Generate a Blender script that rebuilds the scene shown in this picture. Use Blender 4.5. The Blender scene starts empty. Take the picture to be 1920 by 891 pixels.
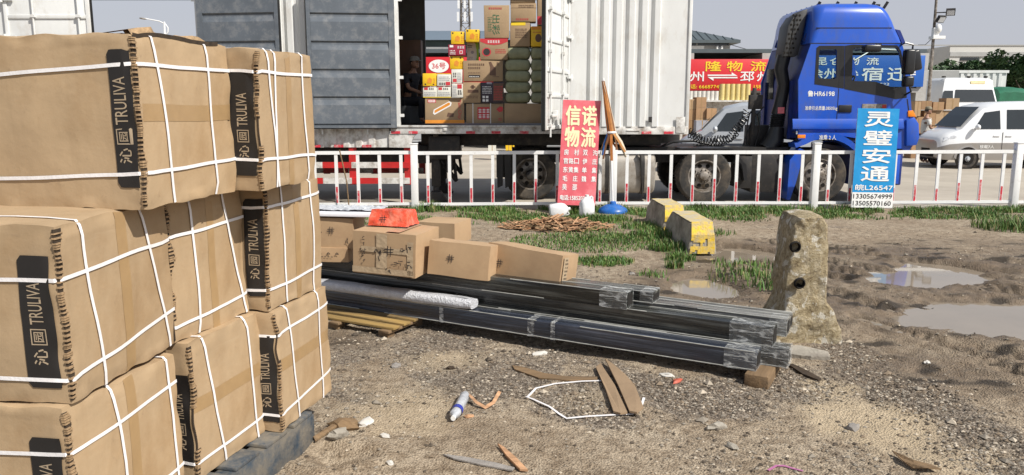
import bpy, bmesh, math, random
from mathutils import Vector, Matrix, noise
from mathutils.geometry import tessellate_polygon
R = math.radians
sc = bpy.context.scene
col = sc.collection
# ------------------------------------------------------------------ camera, sky, sun, exposure
CAM_H, F = 1.9, 1480.0
PITCH = math.atan((445.5 - 195) / F)
cd = bpy.data.cameras.new('camera'); cam = bpy.data.objects.new('camera', cd); col.objects.link(cam)
cd.sensor_width = 36.0; cd.lens = F / 1920 * 36; cd.clip_end = 3000; cd.clip_start = .05
cam.location = (0, 0, CAM_H); cam.rotation_euler = (math.pi / 2 - PITCH, 0, 0)
sc.camera = cam
SUN = Vector((.53, -.46, .72)).normalized()
w = bpy.data.worlds.new('World'); sc.world = w; w.use_nodes = True
nt = w.node_tree; nt.nodes.clear()
sky = nt.nodes.new('ShaderNodeTexSky'); sky.sky_type = 'NISHITA'; sky.sun_disc = False
sky.sun_elevation = math.asin(SUN.z); sky.sun_rotation = math.atan2(SUN.x, SUN.y)
sky.air_density = 1.3; sky.dust_density = 1.2; sky.ozone_density = 2.0; sky.altitude = 0
hs = nt.nodes.new('ShaderNodeHueSaturation'); hs.inputs['Saturation'].default_value = .62; hs.inputs['Value'].default_value = 1.0
bg = nt.nodes.new('ShaderNodeBackground'); bg.inputs[1].default_value = .10
wo = nt.nodes.new('ShaderNodeOutputWorld')
hz = nt.nodes.new('ShaderNodeMix'); hz.data_type = 'RGBA'; wt = nt.nodes.new('ShaderNodeTexCoord'); ws = nt.nodes.new('ShaderNodeSeparateXYZ'); nt.links.new(wt.outputs['Generated'], ws.inputs[0])
wm = nt.nodes.new('ShaderNodeMapRange'); wm.inputs[1].default_value = .12; wm.inputs[2].default_value = .42; wm.inputs[3].default_value = .82; wm.inputs[4].default_value = .05; nt.links.new(ws.outputs[2], wm.inputs[0])
nt.links.new(wm.outputs[0], hz.inputs[0]); hz.inputs[7].default_value = (4.75, 4.9, 5.6, 1)
nt.links.new(sky.outputs[0], hs.inputs['Color']); nt.links.new(hs.outputs[0], hz.inputs[6]); nt.links.new(hz.outputs[2], bg.inputs[0]); nt.links.new(bg.outputs[0], wo.inputs[0])
sd = bpy.data.lights.new('sun', 'SUN'); sd.energy = 5.0; sd.angle = R(.5); sd.color = (1, .95, .87)
so = bpy.data.objects.new('sun', sd); col.objects.link(so); so.rotation_euler = SUN.to_track_quat('Z', 'Y').to_euler(); so.location = (5, -5, 20)
sc.view_settings.view_transform = 'Standard'; sc.view_settings.look = 'None'
sc.view_settings.exposure = 0.15; sc.view_settings.gamma = 1
sc.cycles.max_bounces = 8; sc.cycles.transparent_max_bounces = 16
sc.cycles.use_denoising = True
random.seed(7)

# ------------------------------------------------------------------ helpers
def ray(px, py):
    a = (px - 960) / F; b = (445.5 - py) / F
    return Vector((a, math.cos(PITCH) + b * math.sin(PITCH), -math.sin(PITCH) + b * math.cos(PITCH)))
def G(px, py, z=0.):
    r = ray(px, py); t = (z - CAM_H) / r.z
    return Vector((r.x * t, r.y * t, z))
def D(px, py, Y):
    r = ray(px, py); t = Y / r.y
    return Vector((r.x * t, Y, CAM_H + r.z * t))
def nz(p, s=1., o=0.): return noise.noise(Vector(p) * s + Vector((o, o * 1.7, o * .3)))

_glyph = {}
def glyphs(s, bold=0.):
    k = (s, bold)
    if k not in _glyph:
        c = bpy.data.curves.new('t', 'FONT'); c.body = s; c.size = 1; c.offset = bold; c.resolution_u = 3
        o = bpy.data.objects.new('t', c); col.objects.link(o)
        bpy.context.view_layer.update()
        dg = bpy.context.evaluated_depsgraph_get()
        me = bpy.data.meshes.new_from_object(o.evaluated_get(dg))
        vs = [v.co.copy() for v in me.vertices]; fs = [list(p.vertices) for p in me.polygons]
        bpy.data.objects.remove(o); bpy.data.curves.remove(c); bpy.data.meshes.remove(me)
        if not vs: vs = [Vector((0, 0, 0)), Vector((1, 0, 0)), Vector((1, 1, 0))]; fs = []
        x0 = min(v.x for v in vs); x1 = max(v.x for v in vs); y0 = min(v.y for v in vs); y1 = max(v.y for v in vs)
        _glyph[k] = ([((v.x - x0) / max(x1 - x0, 1e-6), (v.y - y0) / max(y1 - y0, 1e-6)) for v in vs], fs)
    return _glyph[k]

def frame(o, ux, uy):
    ux = Vector(ux).normalized(); uy = Vector(uy).normalized(); n = ux.cross(uy)
    m = Matrix((ux, uy, n)).transposed().to_4x4(); m.translation = Vector(o)
    return m
def TR(x=0, y=0, z=0, rx=0, ry=0, rz=0):
    from mathutils import Euler
    return Matrix.Translation((x, y, z)) @ Euler((rx, ry, rz)).to_matrix().to_4x4()

class MB:
    def __init__(s): s.v = []; s.f = []; s.m = []; s.M = Matrix(); s.k = 0
    def add(s, vs, fs):
        n = len(s.v); M = s.M
        s.v += [M @ Vector(v) for v in vs]; s.f += [[i + n for i in f] for f in fs]; s.m += [s.k] * len(fs)
        return s
    def box(s, x0, x1, y0, y1, z0, z1):
        return s.add([(x, y, z) for z in (z0, z1) for y in (y0, y1) for x in (x0, x1)],
                     [(0, 2, 3, 1), (4, 5, 7, 6), (0, 1, 5, 4), (2, 6, 7, 3), (0, 4, 6, 2), (1, 3, 7, 5)])
    def quad(s, x0, x1, y0, y1, z=0.): return s.add([(x0, y0, z), (x1, y0, z), (x1, y1, z), (x0, y1, z)], [(0, 1, 2, 3)])
    def bar(s, a, b, wx, wy):
        a = Vector(a); b = Vector(b); d = (b - a); L = d.length
        q = d.to_track_quat('Z', 'Y').to_matrix().to_4x4(); q.translation = a
        old = s.M; s.M = old @ q; s.box(-wx / 2, wx / 2, -wy / 2, wy / 2, 0, L); s.M = old
        return s
    def tube(s, pts, r, n=6, cap=True):
        pts = [Vector(p) for p in pts]; rs = r if isinstance(r, (list, tuple)) else [r] * len(pts)
        vs = []; fs = []; up = None
        for i, p in enumerate(pts):
            t = (pts[min(i + 1, len(pts) - 1)] - pts[max(i - 1, 0)]).normalized()
            if up is None: up = Vector((0, 0, 1)) if abs(t.z) < .9 else Vector((1, 0, 0))
            a = t.cross(up); a = a.normalized() if a.length > 1e-6 else t.orthogonal().normalized()
            b = a.cross(t); up = b
            for k in range(n):
                an = 2 * math.pi * k / n
                vs.append(p + (a * math.cos(an) + b * math.sin(an)) * rs[i])
        for i in range(len(pts) - 1):
            for k in range(n):
                fs.append((i * n + k, i * n + (k + 1) % n, (i + 1) * n + (k + 1) % n, (i + 1) * n + k))
        if cap: fs.append(tuple(range(n - 1, -1, -1))); fs.append(tuple(range((len(pts) - 1) * n, len(pts) * n)))
        return s.add(vs, fs)
    def ribbon(s, pts, wid, nrm, th=.0015):
        # flat band along pts, wid across, outer side nrm (vector or list)
        pts = [Vector(p) for p in pts]; vs = []; fs = []
        for i, p in enumerate(pts):
            t = (pts[min(i + 1, len(pts) - 1)] - pts[max(i - 1, 0)]).normalized()
            n = Vector(nrm[i] if isinstance(nrm, list) else nrm).normalized(); a = t.cross(n).normalized() * wid / 2
            vs += [p - a, p + a, p + a + n * th, p - a + n * th]
        for i in range(len(pts) - 1):
            for k in range(4): fs.append((i * 4 + k, i * 4 + (k + 1) % 4, i * 4 + 4 + (k + 1) % 4, i * 4 + 4 + k))
        fs += [(3, 2, 1, 0), tuple(len(pts) * 4 - 4 + k for k in range(4))]
        return s.add(vs, fs)
    def lathe(s, prof, n=24, cap=True):          # prof: (radius, height) about local z
        vs = []; fs = []; m = len(prof)
        for r, h in prof:
            for k in range(n):
                a = 2 * math.pi * k / n; vs.append((r * math.cos(a), r * math.sin(a), h))
        for i in range(m - 1):
            for k in range(n): fs.append((i * n + k, i * n + (k + 1) % n, (i + 1) * n + (k + 1) % n, (i + 1) * n + k))
        if cap: fs.append(tuple(range(n - 1, -1, -1))); fs.append(tuple(range((m - 1) * n, m * n)))
        return s.add(vs, fs)
    def plate(s, outer, holes=(), y0=0., y1=.05):  # outline in (x, z), thickness along y
        loops = [[Vector((p[0], p[1], 0)) for p in outer]] + [[Vector((p[0], p[1], 0)) for p in h] for h in holes]
        flat = [p for l in loops for p in l]; n = len(flat)
        tris = tessellate_polygon(loops)
        vs = [(p.x, y0, p.y) for p in flat] + [(p.x, y1, p.y) for p in flat]
        fs = []
        for t in tris:
            a, b, c = (flat[i] for i in t)
            ccw = (b - a).cross(c - a).z > 0
            t = tuple(t) if ccw else tuple(reversed(t))
            fs += [t, tuple(i + n for i in reversed(t))]
        o = 0
        for l in loops:
            k = len(l)
            for i in range(k): fs.append((o + i, o + (i + 1) % k, n + o + (i + 1) % k, n + o + i))
            o += k
        return s.add(vs, fs)
    def loft(s, rings, cap=True):
        n = len(rings[0]); vs = [p for r in rings for p in r]; fs = []
        for i in range(len(rings) - 1):
            for k in range(n): fs.append((i * n + k, i * n + (k + 1) % n, (i + 1) * n + (k + 1) % n, (i + 1) * n + k))
        if cap: fs.append(tuple(range(n - 1, -1, -1))); fs.append(tuple(range((len(rings) - 1) * n, len(rings) * n)))
        return s.add(vs, fs)
    def text(s, t, x, y, wd, ht, bold=0., z=0.):   # in local xy, lower left at x, y
        vs, fs = glyphs(t, 0.)
        d = bold * .62 * ht
        for i, (dx, dy) in enumerate(((0, 0), (d, 0), (-d, 0), (0, d), (0, -d)) if bold else ((0, 0),)):
            s.add([(x + a * wd + dx, y + b * ht + dy, z + i * .0004) for a, b in vs], fs)
        return s
    def blob(s, c, r, seed=0, sub=1, amp=.25):
        bm = bmesh.new(); bmesh.ops.create_icosphere(bm, subdivisions=sub, radius=1)
        c = Vector(c); r = Vector(r) if not isinstance(r, (int, float)) else Vector((r, r, r)); vs = []
        for v in bm.verts:
            k = 1 + amp * noise.noise(v.co * 1.6 + Vector((seed, seed * .7, 3)))
            vs.append(c + Vector((v.co.x * r.x, v.co.y * r.y, v.co.z * r.z)) * k)
        fs = [[v.index for v in f.verts] for f in bm.faces]; bm.free()
        return s.add(vs, fs)
    def build(s, name, mats, parent=None, loc=(0, 0, 0), rot=(0, 0, 0), bevel=0., smooth=35, merge=False, seg=2):
        me = bpy.data.meshes.new(name); me.from_pydata([tuple(v) for v in s.v], [], s.f)
        if not isinstance(mats, (list, tuple)): mats = [mats]
        for m in mats: me.materials.append(m)
        me.polygons.foreach_set('material_index', s.m)
        bm = bmesh.new(); bm.from_mesh(me)
        if merge: bmesh.ops.remove_doubles(bm, verts=bm.verts, dist=1e-5)
        if len(s.f) < 60000: bmesh.ops.recalc_face_normals(bm, faces=bm.faces)
        if bevel:
            es = [e for e in bm.edges if len(e.link_faces) == 2 and e.calc_face_angle(0) > R(30)]
            bmesh.ops.bevel(bm, geom=es, offset=bevel, segments=seg, affect='EDGES', profile=.5, clamp_overlap=True)
        bm.to_mesh(me); bm.free()
        if smooth:
            me.polygons.foreach_set('use_smooth', [True] * len(me.polygons)); me.set_sharp_from_angle(angle=R(smooth))
        me.update()
        o = bpy.data.objects.new(name, me); col.objects.link(o)
        o.parent = parent; o.location = loc; o.rotation_euler = rot
        return o

def pieces(mb, name, mats, parent=None, **kw):
    # every loose piece of mb becomes an object of its own
    par = list(range(len(mb.v)))
    def find(a):
        while par[a] != a: par[a] = par[par[a]]; a = par[a]
        return a
    for f in mb.f:
        for i in f[1:]: par[find(i)] = find(f[0])
    groups = {}
    for f, m in zip(mb.f, mb.m): groups.setdefault(find(f[0]), []).append((f, m))
    for g in groups.values():
        nb = MB(); ix = {}
        for f, m in g:
            for i in f:
                if i not in ix: ix[i] = len(nb.v); nb.v.append(mb.v[i])
            nb.f.append([ix[i] for i in f]); nb.m.append(m)
        nb.build(name, mats, parent, **kw)
def tag(o, label=None, cat=None, group=None, kind=None):
    for k, v in (('label', label), ('category', cat), ('group', group), ('kind', kind)):
        if v: o[k] = v
    return o
def thing(name, label, cat, loc=(0, 0, 0), rot=(0, 0, 0), group=None):
    o = bpy.data.objects.new(name, None); col.objects.link(o); o.empty_display_size = .1
    o.location = loc; o.rotation_euler = rot
    return tag(o, label, cat, group)
def copy_tree(o, parent=None):
    c = o.copy(); col.objects.link(c); c.parent = parent
    for ch in [x for x in sc.objects if x.parent == o]: copy_tree(ch, c)
    return c

# ------------------------------------------------------------------ materials
def mat(name, c, rough=.6, metal=0., var=.15, scale=6., dirt_sheen=None, dirt_sheen_amt=.5, dscale=3., bump=0., bscale=60., coat=0., spec=.5, stretch=(1, 1, 1), rnd=0.):
    m = bpy.data.materials.new(name); m.use_nodes = True; t = m.node_tree; N = t.nodes; L = t.links
    b = N['Principled BSDF']; tc = N.new('ShaderNodeTexCoord'); mp = N.new('ShaderNodeMapping'); mp.inputs['Scale'].default_value = stretch
    L.new(tc.outputs['Object'], mp.inputs[0])
    n = N.new('ShaderNodeTexNoise'); n.inputs['Scale'].default_value = scale; n.inputs['Detail'].default_value = 6; n.inputs['Roughness'].default_value = .6
    L.new(mp.outputs[0], n.inputs['Vector'])
    r = N.new('ShaderNodeValToRGB'); r.color_ramp.elements[0].position = .3; r.color_ramp.elements[1].position = .7
    r.color_ramp.elements[0].color = tuple(x * (1 - var) for x in c) + (1,); r.color_ramp.elements[1].color = tuple(min(1, x * (1 + var)) for x in c) + (1,)
    L.new(n.outputs[0], r.inputs[0]); out = r.outputs[0]
    if dirt_sheen:
        n2 = N.new('ShaderNodeTexNoise'); n2.inputs['Scale'].default_value = dscale; n2.inputs['Detail'].default_value = 8; n2.inputs['Roughness'].default_value = .7
        L.new(mp.outputs[0], n2.inputs['Vector'])
        r2 = N.new('ShaderNodeValToRGB'); r2.color_ramp.elements[0].position = 1 - dirt_sheen_amt - .12; r2.color_ramp.elements[1].position = 1 - dirt_sheen_amt + .12
        L.new(n2.outputs[0], r2.inputs[0])
        mx = N.new('ShaderNodeMix'); mx.data_type = 'RGBA'; L.new(r2.outputs[0], mx.inputs[0]); L.new(out, mx.inputs[6]); mx.inputs[7].default_value = tuple(dirt_sheen) + (1,)
        out = mx.outputs[2]
    if rnd:
        oi = N.new('ShaderNodeObjectInfo'); mr = N.new('ShaderNodeMapRange'); mr.inputs[3].default_value = 1 - rnd; mr.inputs[4].default_value = 1 + rnd
        L.new(oi.outputs['Random'], mr.inputs[0]); h = N.new('ShaderNodeHueSaturation'); L.new(mr.outputs[0], h.inputs['Value']); L.new(out, h.inputs['Color']); out = h.outputs[0]
    L.new(out, b.inputs['Base Color'])
    b.inputs['Roughness'].default_value = rough; b.inputs['Metallic'].default_value = metal
    b.inputs['Coat Weight'].default_value = coat; b.inputs['Coat Roughness'].default_value = .08; b.inputs['Specular IOR Level'].default_value = spec
    if bump:
        n3 = N.new('ShaderNodeTexNoise'); n3.inputs['Scale'].default_value = bscale; n3.inputs['Detail'].default_value = 6
        L.new(mp.outputs[0], n3.inputs['Vector']); bp = N.new('ShaderNodeBump'); bp.inputs['Strength'].default_value = bump; bp.inputs['Distance'].default_value = .02
        L.new(n3.outputs[0], bp.inputs['Height']); L.new(bp.outputs[0], b.inputs['Normal'])
    return m
def glass(name, tint=(.8, .85, .85), k=.25, rough=.03):
    m = bpy.data.materials.new(name); m.use_nodes = True; t = m.node_tree; N = t.nodes; L = t.links; N.clear()
    o = N.new('ShaderNodeOutputMaterial'); mx = N.new('ShaderNodeMixShader'); tr = N.new('ShaderNodeBsdfTransparent'); gl = N.new('ShaderNodeBsdfGlossy')
    tr.inputs[0].default_value = tint + (1,); gl.inputs['Roughness'].default_value = rough
    fr = N.new('ShaderNodeLayerWeight'); fr.inputs[0].default_value = k
    nn = N.new('ShaderNodeTexNoise'); nn.inputs['Scale'].default_value = 3; bp = N.new('ShaderNodeBump'); bp.inputs['Strength'].default_value = .05
    L.new(nn.outputs[0], bp.inputs['Height']); L.new(bp.outputs[0], gl.inputs['Normal'])
    L.new(fr.outputs['Fresnel'], mx.inputs[0]); L.new(tr.outputs[0], mx.inputs[1]); L.new(gl.outputs[0], mx.inputs[2]); L.new(mx.outputs[0], o.inputs[0])
    return m

CARD = (.40, .285, .168)
m_card = mat('cardboard', CARD, .8, var=.10, scale=2.6, dirt_sheen=(.33, .215, .11), dirt_sheen_amt=.42, dscale=1.9, bump=.28, bscale=8, rnd=.06)
def card_detail(m):
    t = m.node_tree; N = t.nodes; L = t.links; b = N['Principled BSDF']; src = b.inputs['Base Color'].links[0].from_socket; tc = [n for n in N if n.type == 'TEX_COORD'][0]
    def nse(sc_, st, d=6):
        mp = N.new('ShaderNodeMapping'); mp.inputs['Scale'].default_value = st; L.new(tc.outputs['Object'], mp.inputs[0]); n = N.new('ShaderNodeTexNoise'); n.inputs['Scale'].default_value = sc_; n.inputs['Detail'].default_value = d; n.inputs['Roughness'].default_value = .7; L.new(mp.outputs[0], n.inputs['Vector']); return n.outputs[0]
    def over(f, a, lo, hi, k, c):
        r = N.new('ShaderNodeMapRange'); r.inputs[1].default_value = lo; r.inputs[2].default_value = hi; r.inputs[4].default_value = k; L.new(f, r.inputs[0]); x = N.new('ShaderNodeMix'); x.data_type = 'RGBA'; L.new(r.outputs[0], x.inputs[0]); L.new(a, x.inputs[6]); x.inputs[7].default_value = c + (1,); return x.outputs[2]
    c = over(nse(9, (1, 1, .06)), src, .55, .75, .35, (.30, .20, .105))
    c = over(nse(16, (1, 1, 1), 10), c, .60, .72, .45, (.24, .165, .10))
    c = over(nse(6, (.15, .15, 2.5)), c, .62, .74, .35, (.50, .39, .26))
    L.new(c, b.inputs['Base Color'])
card_detail(m_card)
m_card2 = mat('pale_cardboard', (.43, .29, .165), .8, var=.08, scale=3, dirt_sheen=(.36, .23, .13), dirt_sheen_amt=.4, dscale=2, bump=.08, bscale=12, rnd=.06)
m_flute = mat('torn_flute', (.33, .22, .12), .9, var=.3, scale=60)
m_dark = mat('torn_dark', (.045, .03, .018), .95, var=.4, scale=30)
m_tape = mat('parcel_tape', (.36, .235, .115), .35, var=.06, scale=12, bump=.05, bscale=20)
m_cltape = mat('clear_tape', (.45, .34, .22), .22, var=.1, scale=30, bump=.3, bscale=25)
m_strap = mat('strap_plastic', (.80, .78, .78), .4, var=.05, scale=20, bump=.1, bscale=80)
m_black = mat('black_print', (.013, .011, .010), .6, var=.2, scale=12, dirt_sheen=(.05, .04, .03), dirt_sheen_amt=.25, dscale=14)
m_tan = mat('tan_print', (.36, .28, .19), .8, var=.1)
m_ink = mat('marker_ink', (.03, .025, .025), .7, var=.2)
m_white = mat('white_paint', (.66, .665, .65), .45, var=.05, scale=3, dirt_sheen=(.52, .49, .44), dirt_sheen_amt=.36, dscale=3.5, stretch=(1, 1, .5))
m_whitedirty = mat('dirty_white_paint', (.66, .65, .62), .6, var=.1, scale=5, dirt_sheen=(.24, .20, .16), dirt_sheen_amt=.44, dscale=6, bump=.1, bscale=20)
m_fence = mat('fence_white', (.80, .80, .79), .35, var=.05, scale=4, dirt_sheen=(.45, .42, .38), dirt_sheen_amt=.3, dscale=9)
m_redrefl = mat('red_reflector', (.55, .03, .05), .4, var=.15, scale=15, dirt_sheen=(.65, .55, .52), dirt_sheen_amt=.40, dscale=14)
m_red = mat('red_paint', (.50, .02, .02), .45, var=.15, scale=5, dirt_sheen=(.2, .03, .02), dirt_sheen_amt=.35)
m_orange = mat('amber_lens', (.85, .25, .02), .25, var=.1)
m_grey = mat('grey_door_paint', (.115, .133, .155), .45, var=.14, scale=3, dirt_sheen=(.21, .215, .22), dirt_sheen_amt=.40, dscale=6, bump=.03, bscale=10)
m_int = mat('interior_grey', (.10, .105, .11), .7, var=.2)
m_blk = mat('black_rubber', (.012, .012, .012), .7, var=.3, scale=8, dirt_sheen=(.05, .042, .035), dirt_sheen_amt=.35, dscale=6)
m_blkpl = mat('black_plastic', (.016, .016, .017), .35, var=.2, scale=8)
m_frame = mat('chassis_steel', (.02, .018, .017), .6, var=.3, scale=6, dirt_sheen=(.07, .055, .04), dirt_sheen_amt=.38, dscale=7)
m_tyre = mat('tyre_rubber', (.028, .026, .024), .85, var=.25, scale=9, dirt_sheen=(.11, .088, .065), dirt_sheen_amt=.44, dscale=4)
m_rim = mat('rim_steel', (.34, .31, .28), .55, metal=.3, var=.2, scale=10, dirt_sheen=(.10, .075, .05), dirt_sheen_amt=.48, dscale=7)
m_tank = mat('tank_steel', (.40, .37, .33), .5, metal=.3, var=.12, scale=4, dirt_sheen=(.2, .16, .12), dirt_sheen_amt=.42, dscale=4, bump=.05, bscale=6)
m_blue = mat('blue_truck_paint', (.012, .085, .50), .28, var=.06, scale=3, coat=.6, dirt_sheen=(.045, .09, .34), dirt_sheen_amt=.40, dscale=5, stretch=(1, 1, .5))
m_bluedk = mat('blue_rear_paint', (.008, .03, .22), .45, var=.15, scale=4, dirt_sheen=(.02, .03, .1), dirt_sheen_amt=.45)
m_glass = glass('clear_glass', (.82, .88, .88), .06)
m_wglass = glass('windscreen_glass', (.86, .9, .9), .02)
m_dglass = mat('dark_glass', (.018, .022, .024), .05, var=.1, spec=.8)
m_vanw = mat('van_white', (.76, .77, .78), .25, var=.03, coat=.5)
m_vang = mat('van_grey', (.33, .31, .29), .3, metal=.4, var=.05, coat=.4, dirt_sheen=(.3, .26, .21), dirt_sheen_amt=.35)
m_vans = mat('van_silver', (.55, .58, .61), .3, metal=.3, var=.05, coat=.4)
m_chrome = mat('chrome', (.7, .7, .72), .15, metal=1., var=.05)
m_lens = mat('headlight_lens', (.6, .62, .65), .08, var=.2, scale=30)
m_redb = mat('red_banner', (.60, .022, .03), .45, var=.07, scale=1.5, dirt_sheen=(.5, .03, .04), dirt_sheen_amt=.4)
m_blueb = mat('blue_banner', (.012, .10, .42), .45, var=.07, scale=1.5)
m_yel = mat('yellow_print', (.85, .60, .03), .5, var=.05)
m_wht = mat('white_print', (.80, .80, .78), .5, var=.04, dirt_sheen=(.62, .60, .56), dirt_sheen_amt=.36, dscale=5)
m_sred = mat('faded_red_sign', (.62, .10, .125), .5, var=.1, scale=3, dirt_sheen=(.68, .22, .24), dirt_sheen_amt=.4, dscale=3, bump=.04, bscale=6)
m_cream = mat('cream_print', (.82, .70, .42), .55, var=.08, scale=8)
m_sblue = mat('azure_sign', (.012, .27, .60), .35, var=.1, scale=4, dirt_sheen=(.10, .36, .62), dirt_sheen_amt=.36, dscale=4, bump=.25, bscale=5)
m_conc = mat('yard_concrete_grey', (.36, .33, .29), .9, var=.12)
def barrier_mat():
    m = bpy.data.materials.new('pitted_barrier_concrete'); m.use_nodes = True; t = m.node_tree; N = t.nodes; L = t.links; b = N['Principled BSDF']; tc = N.new('ShaderNodeTexCoord')
    def no(sc_, d=8, r=.65, ds=0.):
        n = N.new('ShaderNodeTexNoise'); n.inputs['Scale'].default_value = sc_; n.inputs['Detail'].default_value = d; n.inputs['Roughness'].default_value = r; n.inputs['Distortion'].default_value = ds; L.new(tc.outputs['Object'], n.inputs['Vector']); return n.outputs[0]
    def ramp(f, *st):
        r = N.new('ShaderNodeValToRGB'); e = r.color_ramp.elements
        while len(e) < len(st): e.new(.5)
        for i, (p, c) in enumerate(st): e[i].position = p; e[i].color = (c if isinstance(c, tuple) else (c,) * 3) + (1,)
        L.new(f, r.inputs[0]); return r.outputs[0]
    def mix(f, a, c):
        x = N.new('ShaderNodeMix'); x.data_type = 'RGBA'; L.new(f, x.inputs[0]); L.new(a, x.inputs[6]); x.inputs[7].default_value = c + (1,); return x.outputs[2]
    c = ramp(no(24, 10, .75), (.32, (.14, .10, .055)), (.5, (.42, .34, .21)), (.68, (.62, .54, .39)))
    c = mix(ramp(no(5, 4), (.5, 0.), (.7, .5)), c, (.34, .33, .30))
    c = mix(ramp(no(3.2, 6), (.55, 0.), (.7, .55)), c, (.14, .12, .05))
    c = mix(ramp(no(10, 6, .6, .6), (.575, 0.), (.595, .9)), c, (.66, .62, .53))
    L.new(c, b.inputs['Base Color']); b.inputs['Roughness'].default_value = .95; b.inputs['Specular IOR Level'].default_value = .2
    bp = N.new('ShaderNodeBump'); bp.inputs['Strength'].default_value = 1.; bp.inputs['Distance'].default_value = .035; L.new(no(26, 10, .75), bp.inputs['Height']); L.new(bp.outputs[0], b.inputs['Normal']); return m
m_bconc = barrier_mat()
m_bdark = mat('hole_dark', (.01, .008, .006), 1., var=.2)
m_kerb = mat('kerb_concrete', (.33, .30, .25), .95, var=.25, scale=9, dirt_sheen=(.12, .10, .08), dirt_sheen_amt=.4, bump=.5, bscale=40)
m_kyel = mat('worn_yellow_paint', (.70, .47, .03), .7, var=.15, scale=12, dirt_sheen=(.36, .31, .23), dirt_sheen_amt=.46, dscale=9, bump=.4, bscale=40)
m_kfad = mat('faded_yellow_concrete', (.56, .42, .13), .85, var=.2, scale=10, dirt_sheen=(.42, .38, .30), dirt_sheen_amt=.52, dscale=7, bump=.4, bscale=40)
m_film = mat('wrapped_black_profile', (.014, .015, .014), .27, var=.5, scale=4, dirt_sheen=(.24, .245, .22), dirt_sheen_amt=.38, dscale=6, stretch=(.08, 3.5, 3.5), bump=.25, bscale=18, spec=.7)  # pale second tone paints the film's streaky sheen into the colour
m_film2 = mat('wrapped_bluish_profile', (.02, .026, .040), .22, var=.5, scale=4, dirt_sheen=(.13, .15, .20), dirt_sheen_amt=.38, dscale=6, stretch=(.09, 3.5, 3.5), bump=.3, bscale=20, spec=.8)  # bluish second tone is painted reflection streaks on the film
m_wrap = mat('crumpled_clear_wrap', (.36, .355, .33), .2, var=.4, scale=8, dirt_sheen=(.02, .02, .02), dirt_sheen_amt=.52, dscale=7, stretch=(.12, 3, 3), bump=.8, bscale=22)
m_pale = mat('pale_film_crease', (.42, .42, .39), .35, var=.3, scale=9)
m_bub = mat('bubble_wrap', (.60, .61, .64), .25, var=.12, scale=25, bump=1., bscale=70)
m_wood = mat('old_wood', (.21, .135, .07), .85, var=.3, scale=5, stretch=(.3, 3, 3), dirt_sheen=(.09, .06, .035), dirt_sheen_amt=.4, bump=.3, bscale=30)
m_woody = mat('yellow_stained_wood', (.34, .22, .07), .85, var=.3, scale=5, stretch=(.3, 3, 3), dirt_sheen=(.11, .075, .04), dirt_sheen_amt=.44, bump=.3, bscale=30)
m_chip = mat('fresh_wood_chip', (.42, .24, .13), .85, var=.35, scale=12, stretch=(.5, 3, 3))
m_palblue = mat('worn_blue_pallet', (.035, .055, .078), .8, var=.3, scale=6, dirt_sheen=(.17, .15, .12), dirt_sheen_amt=.52, dscale=8, bump=.3, bscale=30)
m_sheet = mat('white_foam', (.78, .78, .82), .5, var=.04)
m_plast = mat('milky_plastic', (.72, .73, .74), .25, var=.06, scale=10, bump=.2, bscale=12)
m_bot = glass('bottle_plastic', (.80, .83, .86), .45, .12)
m_clearp = mat('clear_bottle_plastic', (.44, .455, .48), .12, var=.15, scale=20, bump=.4, bscale=30)
m_bluep = mat('blue_plastic', (.015, .12, .42), .35, var=.15, scale=8, dirt_sheen=(.1, .14, .2), dirt_sheen_amt=.35)
m_redbag = mat('red_bag_plastic', (.80, .095, .045), .16, var=.25, scale=7, dirt_sheen=(.90, .32, .22), dirt_sheen_amt=.42, dscale=8, bump=.9, bscale=14)
m_scrap = mat('scrap_cardboard', (.29, .20, .12), .9, var=.15, scale=6, dirt_sheen=(.22, .15, .09), dirt_sheen_amt=.4, bump=.3, bscale=15)
m_stone = mat('grey_stone', (.25, .23, .21), .9, var=.2, scale=12, bump=.3)
m_skin = mat('skin', (.33, .18, .12), .55, var=.08)
m_tee = mat('white_shirt', (.62, .61, .57), .85, var=.07, bump=.2, bscale=20)
m_navy = mat('dark_trousers', (.025, .027, .035), .85, var=.15)
m_tarp = mat('green_tarp', (.02, .13, .07), .5, var=.2, scale=2, bump=.5, bscale=3)
m_roof = mat('slate_roof', (.075, .095, .105), .6, var=.1, scale=2)
m_wallg = mat('grey_wall', (.34, .34, .33), .85, var=.08, scale=1)
m_leaf = mat('foliage', (.035, .075, .022), .6, var=.45, scale=1.2, rnd=.15)
m_bark = mat('bark', (.07, .055, .04), .9, var=.3)
m_sack = mat('green_woven_sack', (.27, .28, .17), .75, var=.15, scale=12, bump=.35, bscale=25, rnd=.1)

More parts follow.
